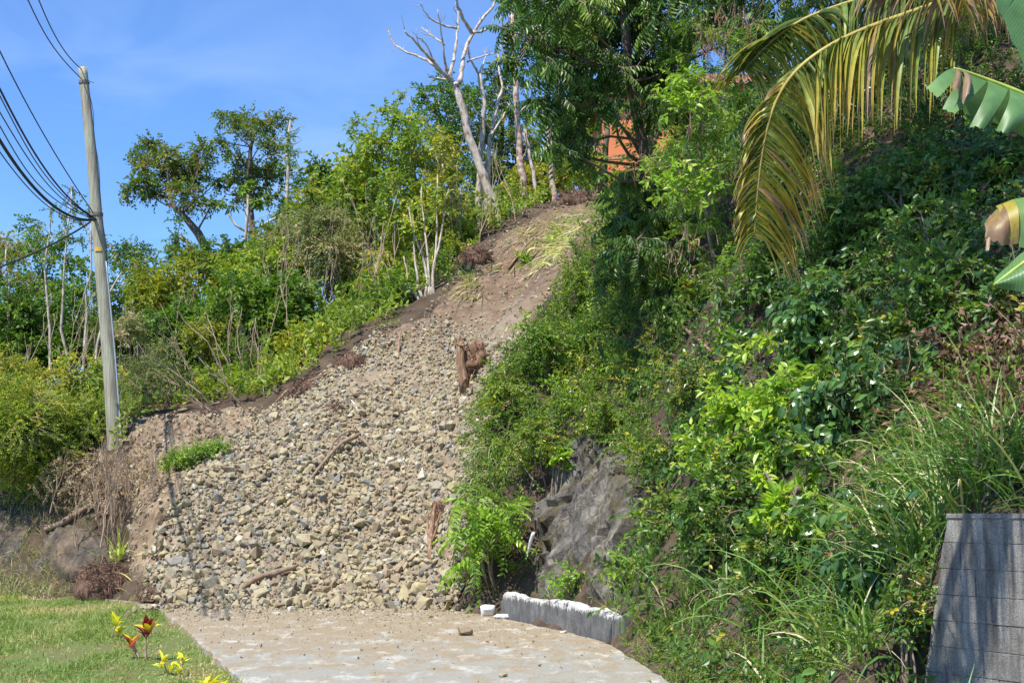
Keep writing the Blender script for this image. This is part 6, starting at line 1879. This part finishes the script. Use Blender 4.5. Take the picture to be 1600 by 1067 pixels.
xb = 3.3; yb = 27.6
b0 = np.array([xb, yb, float(H(xb, yb)) - .2])
tree('tree', 'big dark tree with drooping pinnate leaves towering over the slide', b0, [P(1110, 484, 27.2), P(1080, 455, 27), P(1050, 380, 26.8), P(1010, 260, 26.6), P(985, 130, 26.4), P(975, 20, 26.3), P(970, -80, 26.2)], .16, .06,
     [(P(x_, y_, 26.0 + rr.uniform(-1.4, 1.4)), 1.35 * q_ * 26 / F) for x_, y_, q_ in BT], 'pinn', 'dark', 'bark', 95, .95, 300, droop=.55, tone=.5, upb=.1, flat=.85, shell=.2, sub=3, tvar=.2)
# dark foliage behind the palm, plus unseen crown added to shade the bank
CAN = [(P(x_, y_, 23.5 + rr.uniform(-3, 3)), q_ * 23 / F) for x_, y_, q_ in
       [(1150, -120, 80), (1250, -60, 75), (1350, -150, 90), (1250, -220, 90), (1450, -90, 80), (1500, -200, 90), (1120, -260, 90), (1000, -160, 70), (1380, -300, 90), (1280, -330, 80), (1560, -60, 70), (1350, -30, 55), (1450, 30, 50), (1550, 60, 50), (1250, 30, 45), (1300, 70, 50), (1400, 90, 50), (1500, 120, 50), (1200, 100, 40), (1590, 150, 40), (1190, 190, 40), (1280, 150, 45), (1200, 15, 45), (1240, -15, 45), (1170, 40, 40), (1340, 130, 50), (1440, 150, 50), (1380, 40, 55), (1300, 0, 50)]]
xb = 10.6; yb = 25.5
tree('tree', 'tall dark tree over the right bank, its unseen crown above added for shade', np.array([xb, yb, float(H(xb, yb)) - .2]), [np.array([10.3, 25.3, 11.5]), np.array([9.6, 25, 13.5]), P(1600, -150, 24.5), P(1480, -220, 24)], .22, .09, CAN, 'pinn', 'dark', 'bark', 42, 1.05, 301, droop=.5, tone=.45, upb=.1, flat=.7, sub=3)

PT = [(1065, 95, 20), (1085, 130, 24), (1120, 115, 24), (1150, 130, 20), (1060, 170, 22), (1100, 175, 26), (1075, 215, 24), (1120, 220, 26), (1045, 225, 18), (1060, 260, 24), (1100, 270, 26), (1140, 190, 22), (1030, 270, 16), (1050, 305, 20), (1085, 310, 24), (1125, 300, 26), (1080, 40, 22), (1110, 60, 24), (1145, 70, 22), (1160, 160, 18), (1010, 250, 14), (1070, 360, 20), (1110, 350, 22)]
rr = np.random.default_rng(67)
xb = 3.1; yb = 24.6
b0 = np.array([xb, yb, float(H(xb, yb)) - .2])
pt = tree('tree', 'light green feathery tree hung with brown seed pods', b0, [P(1120, 480, 24.5), P(1105, 350, 24.4), P(1095, 220, 24.3), P(1100, 80, 24.2)], .05, .02,
          [(P(x_, y_, 24.3 + rr.uniform(-.7, .7)), 1.35 * q_ * 24.3 / F) for x_, y_, q_ in PT], 'fern', 'fresh', 'twig', 85, 1.0, 302, droop=.35, tone=.3, sub=3)
# trees in front of the house
rr = np.random.default_rng(68)
for k_, (Yt, bx, cl_, sp_, lf_, lb_) in enumerate([
        (38.5, 1010, [(1000, 180, 24), (1035, 190, 26), (1065, 215, 26), (1030, 240, 24), (1060, 270, 28), (1090, 250, 28), (985, 275, 20), (1020, 285, 24), (1100, 200, 28), (1130, 170, 30), (1080, 160, 26), (965, 272, 14), (1040, 140, 24), (990, 212, 10), (1002, 190, 13), (985, 245, 9), (960, 170, 12), (995, 225, 14), (935, 200, 9), (938, 245, 9)], 'oval', 'mid', 'leafy tree screening the right half of the orange house'),
        (39.5, 940, [(905, 190, 20), (910, 225, 18), (925, 268, 18), (945, 285, 20), (915, 285, 20), (890, 250, 18)], 'oval', 'mid', 'leafy tree left of the orange house wall'),
        (33, 1180, [(1150, 200, 36), (1190, 230, 40), (1180, 160, 40), (1140, 260, 36), (1230, 190, 44), (1220, 260, 40), (1270, 150, 44), (1300, 210, 44), (1160, 310, 34), (1100, 300, 30)], 'oval', 'dark', 'dark leafy tree behind the podded tree')]):
    x0_ = P(bx, 300, Yt)[0]
    tree('tree', lb_, np.array([x0_, Yt, float(H(x0_, Yt)) - .2]), [P(bx, 280, Yt), P(bx + 8, 220, Yt), P(bx + 5, 170, Yt)], .14, .05, [(P(a_, b2, Yt + rr.uniform(-.6, .6)), 1.1 * c_ * Yt / F) for a_, b2, c_ in cl_], sp_, lf_, 'bark', 60, 1.1, 310 + k_, tone=.5)
# unseen tree added to cast shade on the bank, rooted off to the right
cl_ = [(np.array([rr.uniform(.8, 5.5), rr.uniform(13, 20), 0]) + np.array([0, 0, rr.uniform(11.5, 14)]), rr.uniform(.8, 1.3)) for _ in range(13)]
tree('tree', 'unseen tall tree added to shade the bank, rooted right of the picture', np.array([9.6, 16.5, float(H(9.6, 16.5)) - .2]), [np.array([9.0, 16.7, 7.0]), np.array([7.6, 17.2, 10.0]), np.array([5.6, 17.8, 11.8]), np.array([3.2, 18, 12.8])], .26, .1, cl_, 'far', 'dark', 'bark', 26, .8, 320, flat=.6, tone=.5)
# broader bright leaves mixed into the feathery tree
S('bright broad-leaved climber over the podded tree, upper one', 1085, 85, 205, 110, 23.4, 'bright', 'fresh', 34, .85, 8, 240, name='climber', cat='climber', auto=False, stems=2, ground=P(1085, 205, 23.4), tone=.45)
S('bright broad-leaved climber over the podded tree, lower one', 1060, 235, 340, 120, 23.4, 'bright', 'fresh', 34, .85, 8, 241, name='climber', cat='climber', auto=False, stems=2, ground=P(1060, 340, 23.4), tone=.4)
V, q = leaf_shape(.25, .036, 3, .15, .1)
g = Geo(); g.add(V, q); g.add(V * [1, 1, -1] + [0, 0, -.004], q)
pod0 = g.build('seed_pod', [M['pod']], None)
podme = pod0.data; bpy.data.objects.remove(pod0)
rr = np.random.default_rng(12)
off = np.array(pt.location)
for cx_, cy_, w_, h_, n_ in [(1098, 55, 12, 22, 16), (1118, 40, 12, 24, 18), (1135, 50, 14, 22, 20), (1152, 35, 12, 18, 16), (1165, 30, 10, 14, 12), (1105, 85, 12, 14, 14), (1130, 82, 12, 14, 14), (1172, 65, 8, 12, 10),
                             (1002, 245, 10, 12, 10), (985, 262, 8, 10, 8), (1005, 270, 8, 10, 7), (1075, 195, 8, 8, 6), (1052, 405, 12, 14, 14), (1072, 375, 10, 14, 10), (1085, 385, 8, 14, 8), (1020, 255, 8, 10, 7)]:
    for _ in range(n_):
        o = bpy.data.objects.new('seed_pod', podme); COL.objects.link(o)
        p_ = P(cx_ + rr.normal(0, w_ * .6), cy_ + rr.normal(0, h_ * .5), 22.7 + rr.normal(0, .12))
        o.parent = pt; o.location = p_ - off
        o.rotation_euler = (rr.uniform(-.3, .3), PI / 2 + rr.normal(0, .18), rr.uniform(0, 6.28)); o.rotation_mode = 'ZYX'
        s_ = rr.uniform(.75, 1.25); o.scale = (s_, s_, s_)

# ------------------------------------------------------------------ tall grasses
GC = [
    (1000, 985, 20.0, 46, 1.0, 'arching grass clump at the kerb wall end'), (1060, 985, 18.6, 50, 1.15, 'arching grass clump right of the kerb wall end'),
    (1120, 990, 17.6, 50, 1.2, 'long-bladed grass clump in front of the dark bank'), (1190, 1000, 16.2, 60, 1.25, 'tall grass clump left of the lower bank centre'),
    (1250, 1050, 15.0, 70, 1.2, 'tall grass clump in the lower bank centre'), (1330, 1060, 14.2, 60, 1.1, 'grass clump below the ribbed-leaved shrub'), (1400, 1050, 13.4, 60, 1.0, 'grass clump left of the block wall foot'),
    (1290, 1090, 13.8, 60, .9, 'low grass clump at the bottom right of centre'), (1180, 1080, 14.6, 50, .7, 'short grass clump at the bottom beside the road'),
    (1425, 1000, 12.9, 60, .9, 'grass clump tucked against the slanting wall end'), (1440, 1000, 12.5, 50, .8, 'grass at the foot of the slanting wall end'), (1380, 1000, 13.4, 60, 1.0, 'grass clump between ribbed shrub and wall end'),
    (1400, 1040, 12.2, 60, .9, 'grass clump in front of the slanting wall end'), (1435, 1050, 11.7, 50, .8, 'nearest grass clump at the wall foot'), (1340, 1080, 12.8, 60, .9, 'grass clump at the bottom edge left of the wall')]
for i, (px, py, Y, n_, Ln, lb) in enumerate(GC):
    grass_clump(lb, on_ground(px, Y), int(n_ * .7), Ln * 1.15, .10, (45, 88), 1.5, .028, .08, 600 + i, 'tall grass clumps on the bank', tone0=.4)
for i, (px, Y, n_, Ln, dry, lb) in enumerate([
        (1395, 14.6, 70, .8, .35, 'half-dry grass clump left above the block wall'), (1440, 13.6, 80, .95, .3, 'arching grass clump at the block wall corner'), (1490, 13.2, 80, 1.0, .2, 'tall grass clump above the block wall, left one'),
        (1545, 13.0, 80, 1.05, .15, 'tall grass clump above the block wall, middle one'), (1595, 12.9, 70, 1.05, .15, 'tall grass clump above the block wall, right one'), (1420, 15.4, 50, .7, .6, 'straw-coloured grass behind the wall corner'),
        (1470, 14.2, 50, .8, .3, 'grass clump behind the block wall corner clump'), (1545, 14.2, 50, .9, .25, 'grass clump farther back above the block wall'),
        (1680, 12.4, 60, 1.0, .15, 'grass clump on the wall top just right of the picture'), (1760, 11.6, 60, .9, .2, 'grass clump on the wall top farther right')]):
    grass_clump(lb, on_ground(px, Y), int(n_ * 1.8), Ln * 1.2, .2, (45, 88), 1.25, .024, dry, 620 + i, 'tall grass clumps above the block wall', tone0=.45)
grass_clump('small grass tuft in the shade left of the dead fronds', PH(1400, 640, .1), 26, .45, .05, (35, 85), 1.1, .014, .2, 640)
grass_clump('fresh grass blades in front of the block wall', np.array([P(1470, 1000, 11.0)[0], 11.0, -.1]), 12, .75, .08, (60, 88), .6, .03, 0, 641, tone0=.35)
for i, (px, py, Y, n_, lb) in enumerate([(770, 625, 28.8, 70, 'overhanging grass on the spur edge by the stump'), (795, 640, 28.4, 60, 'drooping grass below the spur edge'), (760, 660, 28.3, 50, 'hanging grass at the right rim of the slide'),
                                         (830, 610, 29.0, 40, 'grass tuft higher on the spur edge'), (775, 590, 29.6, 50, 'grass tuft at the top of the spur edge')]):
    p_ = P(px, py, Y); p_[2] = float(H(p_[0], Y)) + .05
    grass_clump(lb, p_, n_, .85, .18, (20, 80), 2.0, .02, .15, 650 + i, 'grass hanging from the spur', azr=(2.2, 5.2), tone0=.55)

# hanging straw curtain on the bank
r = np.random.default_rng(31)
g = Geo()
for cx_, cy_, n_, Y in ((1318, 830, 70, 15.6), (1330, 870, 60, 15.4), (1350, 800, 40, 15.5), (1400, 800, 40, 14.4), (1430, 820, 40, 13.8)):
    b0 = np.array([PH(cx_ + r.normal(0, 9), cy_ - 70 + r.normal(0, 16), .35 + r.uniform(0, .2)) for _ in range(n_)])
    blades(g, b0, r.uniform(0, 2 * PI, n_), np.radians(r.uniform(-88, -60, n_)), r.uniform(.35, .9, n_), r.uniform(.005, .012, n_), r.uniform(-.3, .3, n_), r.uniform(0, 1, n_), 0, 5, r)
tag(g.build('dry_straw', [L['straw']]), 'curtain of dry straw hanging on the bank left of the block wall', 'straw', kind='stuff')


# ------------------------------------------------------------------ dead palm fronds on the bank at right
def dead_frond(label, pts, n_, Ln, seed):
    rr = np.random.default_rng(seed)
    q = np.array([PH(*p_[:2], .3) for p_ in pts]); t = np.linspace(0, 1, len(q)); tt = np.linspace(0, 1, 12)
    q = np.stack([np.interp(tt, t, q[:, i]) for i in range(3)], -1)
    rt = root('dead_frond', tuple(q[0]), label, 'dead frond', 'dead palm fronds on the bank')
    g = Geo(); g.tube(q, np.linspace(.03, .01, 12), 6); g.build('rachis', [M['split_wood']], rt, True)
    g = Geo()
    s_ = rr.uniform(.1, 1, n_)
    b0 = np.stack([np.interp(s_, tt, q[:, i]) for i in range(3)], -1)
    dz = q[-1] - q[0]; az = np.arctan2(dz[1], dz[0]) + np.where(rr.uniform(size=n_) < .5, 1, -1) * rr.uniform(.3, 1.0, n_)
    blades(g, b0, az, np.radians(rr.uniform(-40, 25, n_)), Ln * rr.uniform(.6, 1.1, n_), rr.uniform(.015, .03, n_), rr.uniform(.1, .9, n_), rr.uniform(0, 1, n_), 0, 5, rr)
    g.build('leaflets', [L['dead']], rt)


dead_frond('dead reddish palm frond draped at the right edge, upper one', [(1610, 560, 15.6), (1560, 600, 15.3), (1520, 640, 15.0)], 70, .6, 1)
dead_frond('dead brown palm frond fanned above the tall grass', [(1620, 600, 14.8), (1570, 640, 14.6), (1530, 690, 14.3)], 80, .65, 2)
dead_frond('dead pale frond at the right edge, lower one', [(1640, 640, 14.2), (1590, 670, 14.0), (1550, 710, 13.8)], 70, .6, 3)
dead_frond('dark dead frond lying in the shade of the bushes', [(1560, 520, 17), (1510, 570, 16.6), (1475, 620, 16.2)], 60, .6, 4)
r = np.random.default_rng(33)
g = Geo()
N = 1500
p_ = np.array([hit(r.uniform(1440, 1610), r.uniform(540, 690)) for _ in range(N // 5)])
n = len(p_)
place(g, SP['small'], p_ + [0, 0, .06], nrm(randdir(r, n) + [0, -.3, .2]), randdir(r, n), r.uniform(.8, 1.6, n), r.uniform(0, 1, n), r=r)
tag(g.build('leaf_litter', [L['dead'], M['dry_twig']]), 'brown leaf litter under the dead fronds at right', 'leaf litter', kind='stuff')

# ================================================================== coconut palm, its trunk outside the picture
m, nn, ll, b = new_mat('palm_leaflet')
at = nn.new('ShaderNodeAttribute'); at.attribute_name = 'tone'
oi = nn.new('ShaderNodeObjectInfo')
ad = nn.new('ShaderNodeMath'); ad.operation = 'MULTIPLY_ADD'; ll.new(oi.outputs['Random'], ad.inputs[0]); ad.inputs[1].default_value = .34; ll.new(at.outputs['Fac'], ad.inputs[2])
rp = ramp(nn, [(0.1, (0.11, 0.19, 0.04)), (0.4, (0.24, 0.31, 0.06)), (0.6, (0.48, 0.43, 0.07)), (0.78, (0.62, 0.46, 0.10)), (0.92, (0.44, 0.28, 0.14)), (1.0, (0.42, 0.30, 0.21))]); ll.new(ad.outputs[0], rp.inputs[0])
q1 = noise(nn, ll, 14, 5, .65); r2 = ramp(nn, [(0.3, (.75, .75, .75)), (0.7, (1.2, 1.2, 1.2))]); ll.new(q1.outputs[0], r2.inputs[0])
cc = mixc(nn, ll, 1.0, rp.outputs[0], r2.outputs[0], 'MULTIPLY')
ll.new(cc, b.inputs['Base Color']); b.inputs['Roughness'].default_value = .40; b.inputs['Specular IOR Level'].default_value = .5
tl_ = nn.new('ShaderNodeBsdfTranslucent'); ll.new(cc, tl_.inputs[0]); mx = nn.new('ShaderNodeMixShader'); mx.inputs[0].default_value = .34
ll.new(b.outputs[0], mx.inputs[1]); ll.new(tl_.outputs[0], mx.inputs[2]); ll.new(mx.outputs[0], nn['Material Output'].inputs[0])
M['palm'] = m
M['rachis'] = plain_mat('rachis', [(0.3, (0.30, 0.24, 0.05)), (0.7, (0.46, 0.38, 0.10))], 6, .5)

crown_c = P(1800, -260, 10.7)
pb = np.array([crown_c[0] + .5, crown_c[1] + .6, 0.0]); pb[2] = float(H(pb[0], pb[1])) - .2
palm = root('coconut_palm', tuple(pb), 'coconut palm whose yellowing fronds hang in from the upper right', 'palm')
g = Geo()
q = np.array([pb, pb + (crown_c - pb) * .33 + [.12, .1, 0], pb + (crown_c - pb) * .66 + [.1, .08, 0], crown_c])
t = np.linspace(0, 1, 4); tt = np.linspace(0, 1, 46)
q = np.stack([np.interp(tt, t, q[:, i]) for i in range(3)], -1)
g.tube(q, np.linspace(.19, .13, 46) * (1 + .05 * (np.arange(46) % 2)), 14); g.build('trunk', [M['bark']], palm, True)


rest_leaflets = Geo()


def frond(pts, n_, L0, seed, tone0, tonetip, side_bias=(1, 1), Wd=.038, single=False, grav=1.0, tip_scale=.45, start=.08):
    """frond along pixel/distance points; every leaflet a mesh of its own"""
    rr = np.random.default_rng(seed)
    q = np.array([p_ if len(p_) == 3 and isinstance(p_, np.ndarray) else P(*p_) for p_ in pts])
    # smooth curve
    t = np.linspace(0, 1, len(q)); tt = np.linspace(0, 1, 60)
    q = np.stack([np.interp(tt, t, q[:, i]) for i in range(3)], -1)
    for _ in range(30): q[1:-1] = (q[:-2] + 2 * q[1:-1] + q[2:]) / 4
    g = Geo(); g.tube(q, np.linspace(.028, .006, 60), 7, 0)
    fr = g.build('frond', [M['rachis']], palm, True)
    tg = nrm(np.gradient(q, axis=0))
    for sgn in (1, -1):
        for j in range(n_):
            s_ = start + (1 - start) * (j + rr.uniform(-.25, .25)) / n_
            s_ = min(max(s_, 0), .995)
            k = s_ * 59; k0 = int(k); p0 = q[k0] + (q[min(k0 + 1, 59)] - q[k0]) * (k - k0)
            T_ = tg[k0]
            wl_ = float(smooth(.40, .78, s_)); lat = nrm(np.array([wl_, -(1 - wl_) * 1.0, 0.0])) * sgn
            ln = L0 * (1 - (1 - tip_scale) * s_ ** 2) * rr.uniform(.85, 1.12) * side_bias[0 if sgn > 0 else 1]
            d_ = nrm(.55 * T_ + .75 * lat + np.array([0, 0, rr.uniform(-.1, .15)]) + rr.normal(0, .07, 3))
            seg = 8
            pts_, dd = [p0], d_
            for u in range(seg):
                gfac = grav * ((.30 - .22 * wl_) + .10 * (u / seg) + (.3 if u > 5 else 0) * rr.uniform(0, 1))
                dd = nrm(dd + np.array([0, 0, -gfac]) + rr.normal(0, .025, 3))
                pts_.append(pts_[-1] + dd * ln / seg)
            c_ = np.array(pts_)
            tt_ = nrm(np.gradient(c_, axis=0))
            u_ = np.linspace(0, 1, seg + 1)
            w_ = Wd / 2 * np.clip(np.minimum(.45 + 3 * u_, 1) * (1 - u_ ** 2.5), .04, 1)
            tw = rr.normal(0, .5)
            sx_ = nrm(np.cross(tt_, nrm(T_ * math.cos(tw) + lat * math.sin(tw) * .7 + [0, 0, .2])))
            nz_ = np.cross(sx_, tt_)
            V = np.concatenate([c_ - sx_ * w_[:, None] - nz_ * w_[:, None] * .45, c_, c_ + sx_ * w_[:, None] - nz_ * w_[:, None] * .45])
            i = np.arange(seg); mm = seg + 1
            g = Geo() if single else rest_leaflets
            tn_ = tone0 + (tonetip - tone0) * (u_[:-1] + .06) ** 1.6 + .12 * s_ + (.35 if rr.uniform() < .12 else 0) + rr.normal(0, .04)
            g.add(V, np.concatenate([np.c_[i, i + 1, i + 1 + mm, i + mm], np.c_[i + mm, i + 1 + mm, i + 1 + 2 * mm, i + 2 * mm]]), 0, np.clip(np.r_[tn_, tn_], 0, .95))
            if single:
                g.build('leaflet', [M['palm']], fr, True)
    return fr


frond([crown_c, P(1640, -75, 10.4), P(1540, -18, 10.3), P(1419, 22, 10.25), P(1341, 47, 10.2), P(1272, 82, 10.2), P(1216, 130, 10.2), P(1193, 207, 10.2), P(1182, 300, 10.2), P(1178, 370, 10.2)], 140, 1.0, 1, .13, .58, (1.05, .5), Wd=.046, single=True, start=.25, grav=1.25, tip_scale=.42)
frond([crown_c, P(1600, -110, 11.2), P(1500, -60, 11.2), P(1419, -22, 11.2), P(1307, 9, 11.2), P(1242, 34, 11.2), P(1195, 72, 11.2), P(1162, 112, 11.2)], 130, .9, 2, .05, .4, (1, 1), Wd=.046, start=.3, grav=1.1, tip_scale=.3)
frond([crown_c, P(1720, -170, 10.2), P(1620, -110, 10.0), P(1540, -70, 9.9), P(1470, -52, 9.85), P(1425, -48, 9.8)], 110, .8, 3, .40, .85, (1, 1), Wd=.036, start=.3, grav=1.5, tip_scale=.7)
for k_, (dx, dy, dz) in enumerate([(1.2, -1.5, .6), (2.2, .8, .7), (.6, 2.4, .9)]):
    frond([crown_c, crown_c + np.array([dx * .4, dy * .4, dz]), crown_c + np.array([dx * .8, dy * .8, dz * .9]), crown_c + np.array([dx * 1.3, dy * 1.3, -.1])], 18, .7, 10 + k_, .1, .5, Wd=.04)

tag(rest_leaflets.build('leaflets', [M['palm']], palm, True), kind='stuff')

# ================================================================== banana plant, its stem outside the picture
m, nn, ll, b = new_mat('banana_leaf')
at = nn.new('ShaderNodeAttribute'); at.attribute_name = 'tone'
rp = ramp(nn, [(0, (0.10, 0.23, 0.07)), (0.45, (0.17, 0.33, 0.11)), (0.6, (0.24, 0.36, 0.07)), (0.72, (0.55, 0.42, 0.05)), (0.82, (0.30, 0.18, 0.09)), (1, (0.42, 0.28, 0.17))]); ll.new(at.outputs['Fac'], rp.inputs[0])
q1 = noise(nn, ll, 5, 8, .7); r2 = ramp(nn, [(0.3, (.7, .7, .7)), (0.7, (1.2, 1.2, 1.2))]); ll.new(q1.outputs[0], r2.inputs[0])
cc = mixc(nn, ll, 1.0, rp.outputs[0], r2.outputs[0], 'MULTIPLY')
vn = nn.new('ShaderNodeAttribute'); vn.attribute_name = 'vein'; s2_ = nn.new('ShaderNodeMath'); s2_.operation = 'SINE'; ll.new(vn.outputs['Fac'], s2_.inputs[0])
vr = ramp(nn, [(0.0, (.86, .88, .86)), (1.0, (1.06, 1.06, 1.06))]); ll.new(s2_.outputs[0], vr.inputs[0])
cc = mixc(nn, ll, 1.0, cc, vr.outputs[0], 'MULTIPLY')
ll.new(cc, b.inputs['Base Color']); b.inputs['Roughness'].default_value = .42; b.inputs['Specular IOR Level'].default_value = .5
wv = nn.new('ShaderNodeAttribute'); wv.attribute_name = 'vein'
sn = nn.new('ShaderNodeMath'); sn.operation = 'SINE'; ll.new(wv.outputs['Fac'], sn.inputs[0])
bump(nn, ll, b, sn.outputs[0], .12, .002)
tl_ = nn.new('ShaderNodeBsdfTranslucent'); ll.new(cc, tl_.inputs[0]); mx = nn.new('ShaderNodeMixShader'); mx.inputs[0].default_value = .3
ll.new(b.outputs[0], mx.inputs[1]); ll.new(tl_.outputs[0], mx.inputs[2]); ll.new(mx.outputs[0], nn['Material Output'].inputs[0])
M['banana'] = m
bb = np.array([5.5, 9.4, 1.6]); bb[2] = float(H(bb[0], bb[1])) - .1
ban = root('banana_plant', tuple(bb), 'banana plant reaching in with torn green leaves at the right edge', 'banana plant')
g = Geo()
top_b = np.array([bb[0] - .1, 9.25, 3.9])
g.tube(np.array([bb, bb + (top_b - bb) * .5 + [.05, 0, 0], top_b]), [.15, .12, .08], 12); g.build('pseudostem', [L['strap']], ban, True)


def banana_segment(lf, a0, a1, b0, b1, bow, tone_a, tone_b, seed, curl=.0, nu=7, nv=9, ragged=0.0):
    """one torn strip of the blade from midrib a0-a1 out to rim b0-b1, bowed along bow"""
    rr = np.random.default_rng(seed)
    u = np.linspace(0, 1, nu); v = np.linspace(0, 1, nv)
    U, W = np.meshgrid(u, v)
    a = a0[None, None] * (1 - U[..., None]) + a1[None, None] * U[..., None]
    e = b0[None, None] * (1 - U[..., None]) + b1[None, None] * U[..., None]
    if tone_b < .6: ragged = max(ragged, .05)
    if ragged:
        e = e + (a - e) * (ragged * rr.uniform(0, 1, nu))[None, :, None]
    p_ = a * (1 - W[..., None]) + e * W[..., None] + np.asarray(bow)[None, None] * (np.sin(PI * W ** .8) * (1 - .3 * U))[..., None]
    p_ = p_ + np.array([0, -1.0, 0])[None, None] * (curl * np.sin(PI * U) * W)[..., None]
    g = Geo()
    vv = (v[:-1] + v[1:]) / 2
    tn_ = (tone_a + (tone_b - tone_a) * vv ** 1.5)[:, None] * np.ones((1, nu - 1))

    g.add(p_.reshape(-1, 3), grid_quads(nu, nv), 0, np.clip(tn_.ravel() + rr.normal(0, .015, (nv - 1) * (nu - 1)), 0, 1))
    o = g.build('blade', [M['banana']], lf, True)
    me = o.data
    at_ = me.attributes.new('vein', 'FLOAT', 'POINT')
    at_.data.foreach_set('value', (U.ravel() * 110).astype(np.float32))
    return o


def banana_rib(pts):
    q = np.array(pts); t = np.linspace(0, 1, len(q)); tt = np.linspace(0, 1, 24)
    q = np.stack([np.interp(tt, t, q[:, i]) for i in range(3)], -1)
    for _ in range(4): q[1:-1] = (q[:-2] + 2 * q[1:-1] + q[2:]) / 4
    g = Geo(); g.tube(q, np.linspace(.018, .006, 24), 6)
    return g.build('leaf', [L['strap']], ban, True)


def banana_inner(lf, a0, a1, w, tone, seed):
    for k_ in range(3):
        u0, u1 = k_ / 3, (k_ + .97) / 3
        p_, q_ = a0 + (a1 - a0) * u0, a0 + (a1 - a0) * u1
        for sg in (-1, 1):
            w0, w1 = w * (1 - .25 * u0), w * (1 - .3 * u1)
            banana_segment(lf, p_, q_, p_ + np.array([0, sg * w0 * .55, -w0 * .85]), q_ + np.array([0, sg * w1 * .55, -w1 * .85]), (0, sg * .04, .03), tone, tone + .08, seed + k_ * 2 + (sg > 0))


Yb = 8.4
B = lambda x_, y_, d_=0.0: P(x_, y_, Yb + d_)
lf = banana_rib([top_b, B(1700, 140, .3), B(1640, 168), B(1600, 146), B(1545, 125), B(1500, 109), B(1490, 107)])
# front half of the blade hangs in torn strips towards us, the rear half behind
banana_segment(lf, B(1492, 108), B(1512, 114), B(1446, 139, -.15), B(1464, 154, -.25), (0, -.03, .02), .35, .5, 1)
banana_segment(lf, B(1502, 111), B(1543, 127), B(1471, 171, -.2), B(1491, 180, -.28), (0, -.05, .0), .15, .3, 2)
banana_segment(lf, B(1543, 126), B(1575, 139), B(1514, 200, -.22), B(1536, 204, -.25), (0, -.09, .0), .42, .3, 3, .02)
banana_segment(lf, B(1575, 139), B(1625, 158), B(1555, 208, -.22), B(1573, 213, -.25), (0, -.10, .0), .42, .3, 4, .03)
banana_segment(lf, B(1625, 158), B(1660, 165), B(1600, 226, -.22), B(1640, 235, -.25), (0, -.09, .0), .42, .35, 5, .02)
banana_segment(lf, B(1515, 115, .01), B(1570, 138, .01), B(1505, 178, .2), B(1550, 195, .2), (0, .06, 0), .3, .35, 6)
banana_segment(lf, B(1570, 138, .01), B(1650, 165, .01), B(1550, 192, .22), B(1650, 240, .22), (0, .06, 0), .45, .5, 7)
rr = np.random.default_rng(3)
banana_segment(lf, B(1492, 106, -.02), B(1500, 110, -.03), B(1483, 146, -.3), B(1497, 156, -.3), (0, -.06, 0), .97, .9, 8, .05, ragged=.25)
banana_segment(lf, B(1498, 108, -.02), B(1510, 114, -.03), B(1500, 176, -.28), B(1517, 165, -.28), (.01, -.07, 0), .98, 1.0, 9, .06, ragged=.4)
banana_inner(lf, B(1662, 160), B(1700, 140, .3) * .45 + top_b * .55, .34, .35, 60)
Yb = 8.1
lf = banana_rib([top_b, B(1680, 290, .3), B(1640, 318), B(1600, 322), B(1560, 335), B(1545, 352), B(1540, 372)])
banana_segment(lf, B(1640, 300), B(1582, 312), B(1650, 400, -.1), B(1592, 386, -.12), (0, -.06, .02), .5, .5, 20)
banana_segment(lf, B(1582, 312, -.01), B(1556, 322, -.01), B(1592, 386, -.13), B(1568, 388, -.14), (0, -.06, .02), .68, .8, 21, ragged=.1)
banana_segment(lf, B(1566, 318, -.02), B(1540, 345, -.02), B(1575, 388, -.15), B(1538, 385, -.14), (0, -.07, 0), .8, .86, 22, .03, ragged=.25)
banana_segment(lf, B(1548, 335, -.03), B(1538, 350, -.03), B(1550, 398, -.15), B(1540, 394, -.15), (0, -.03, 0), .95, 1.0, 23, .02, nu=4, ragged=.4)
banana_inner(lf, B(1645, 314), B(1680, 290, .3) * .45 + top_b * .55, .34, .4, 70)
Yb = 7.9
lf = banana_rib([top_b, B(1700, 350, .3), B(1650, 375), B(1600, 410), B(1560, 440), B(1553, 446)])
banana_segment(lf, B(1660, 370), B(1553, 445), B(1660, 470, -.1), B(1556, 450, -.02), (0, -.05, .01), .3, .35, 30)
banana_segment(lf, B(1660, 370), B(1553, 444), B(1640, 340, .2), B(1570, 425, .12), (0, .03, .03), .35, .4, 31)
banana_inner(lf, B(1662, 368), B(1700, 350, .3) * .45 + top_b * .55, .32, .3, 80)
Yb = 8.6
lf = banana_rib([top_b, B(1700, 60, .3), B(1640, -10), B(1590, -60), B(1550, -110)])
banana_segment(lf, B(1660, 25), B(1610, -40), B(1600, 110, -.25), B(1560, 20, -.25), (0, -.05, .02), .22, .3, 40)
banana_segment(lf, B(1610, -40), B(1570, -90), B(1562, 34, -.25), B(1548, -20, -.25), (0, -.05, .02), .22, .3, 41)
banana_segment(lf, B(1610, -40, .02), B(1670, 40, .02), B(1650, -70, .4), B(1720, 0, .4), (0, .05, .02), .3, .3, 42)
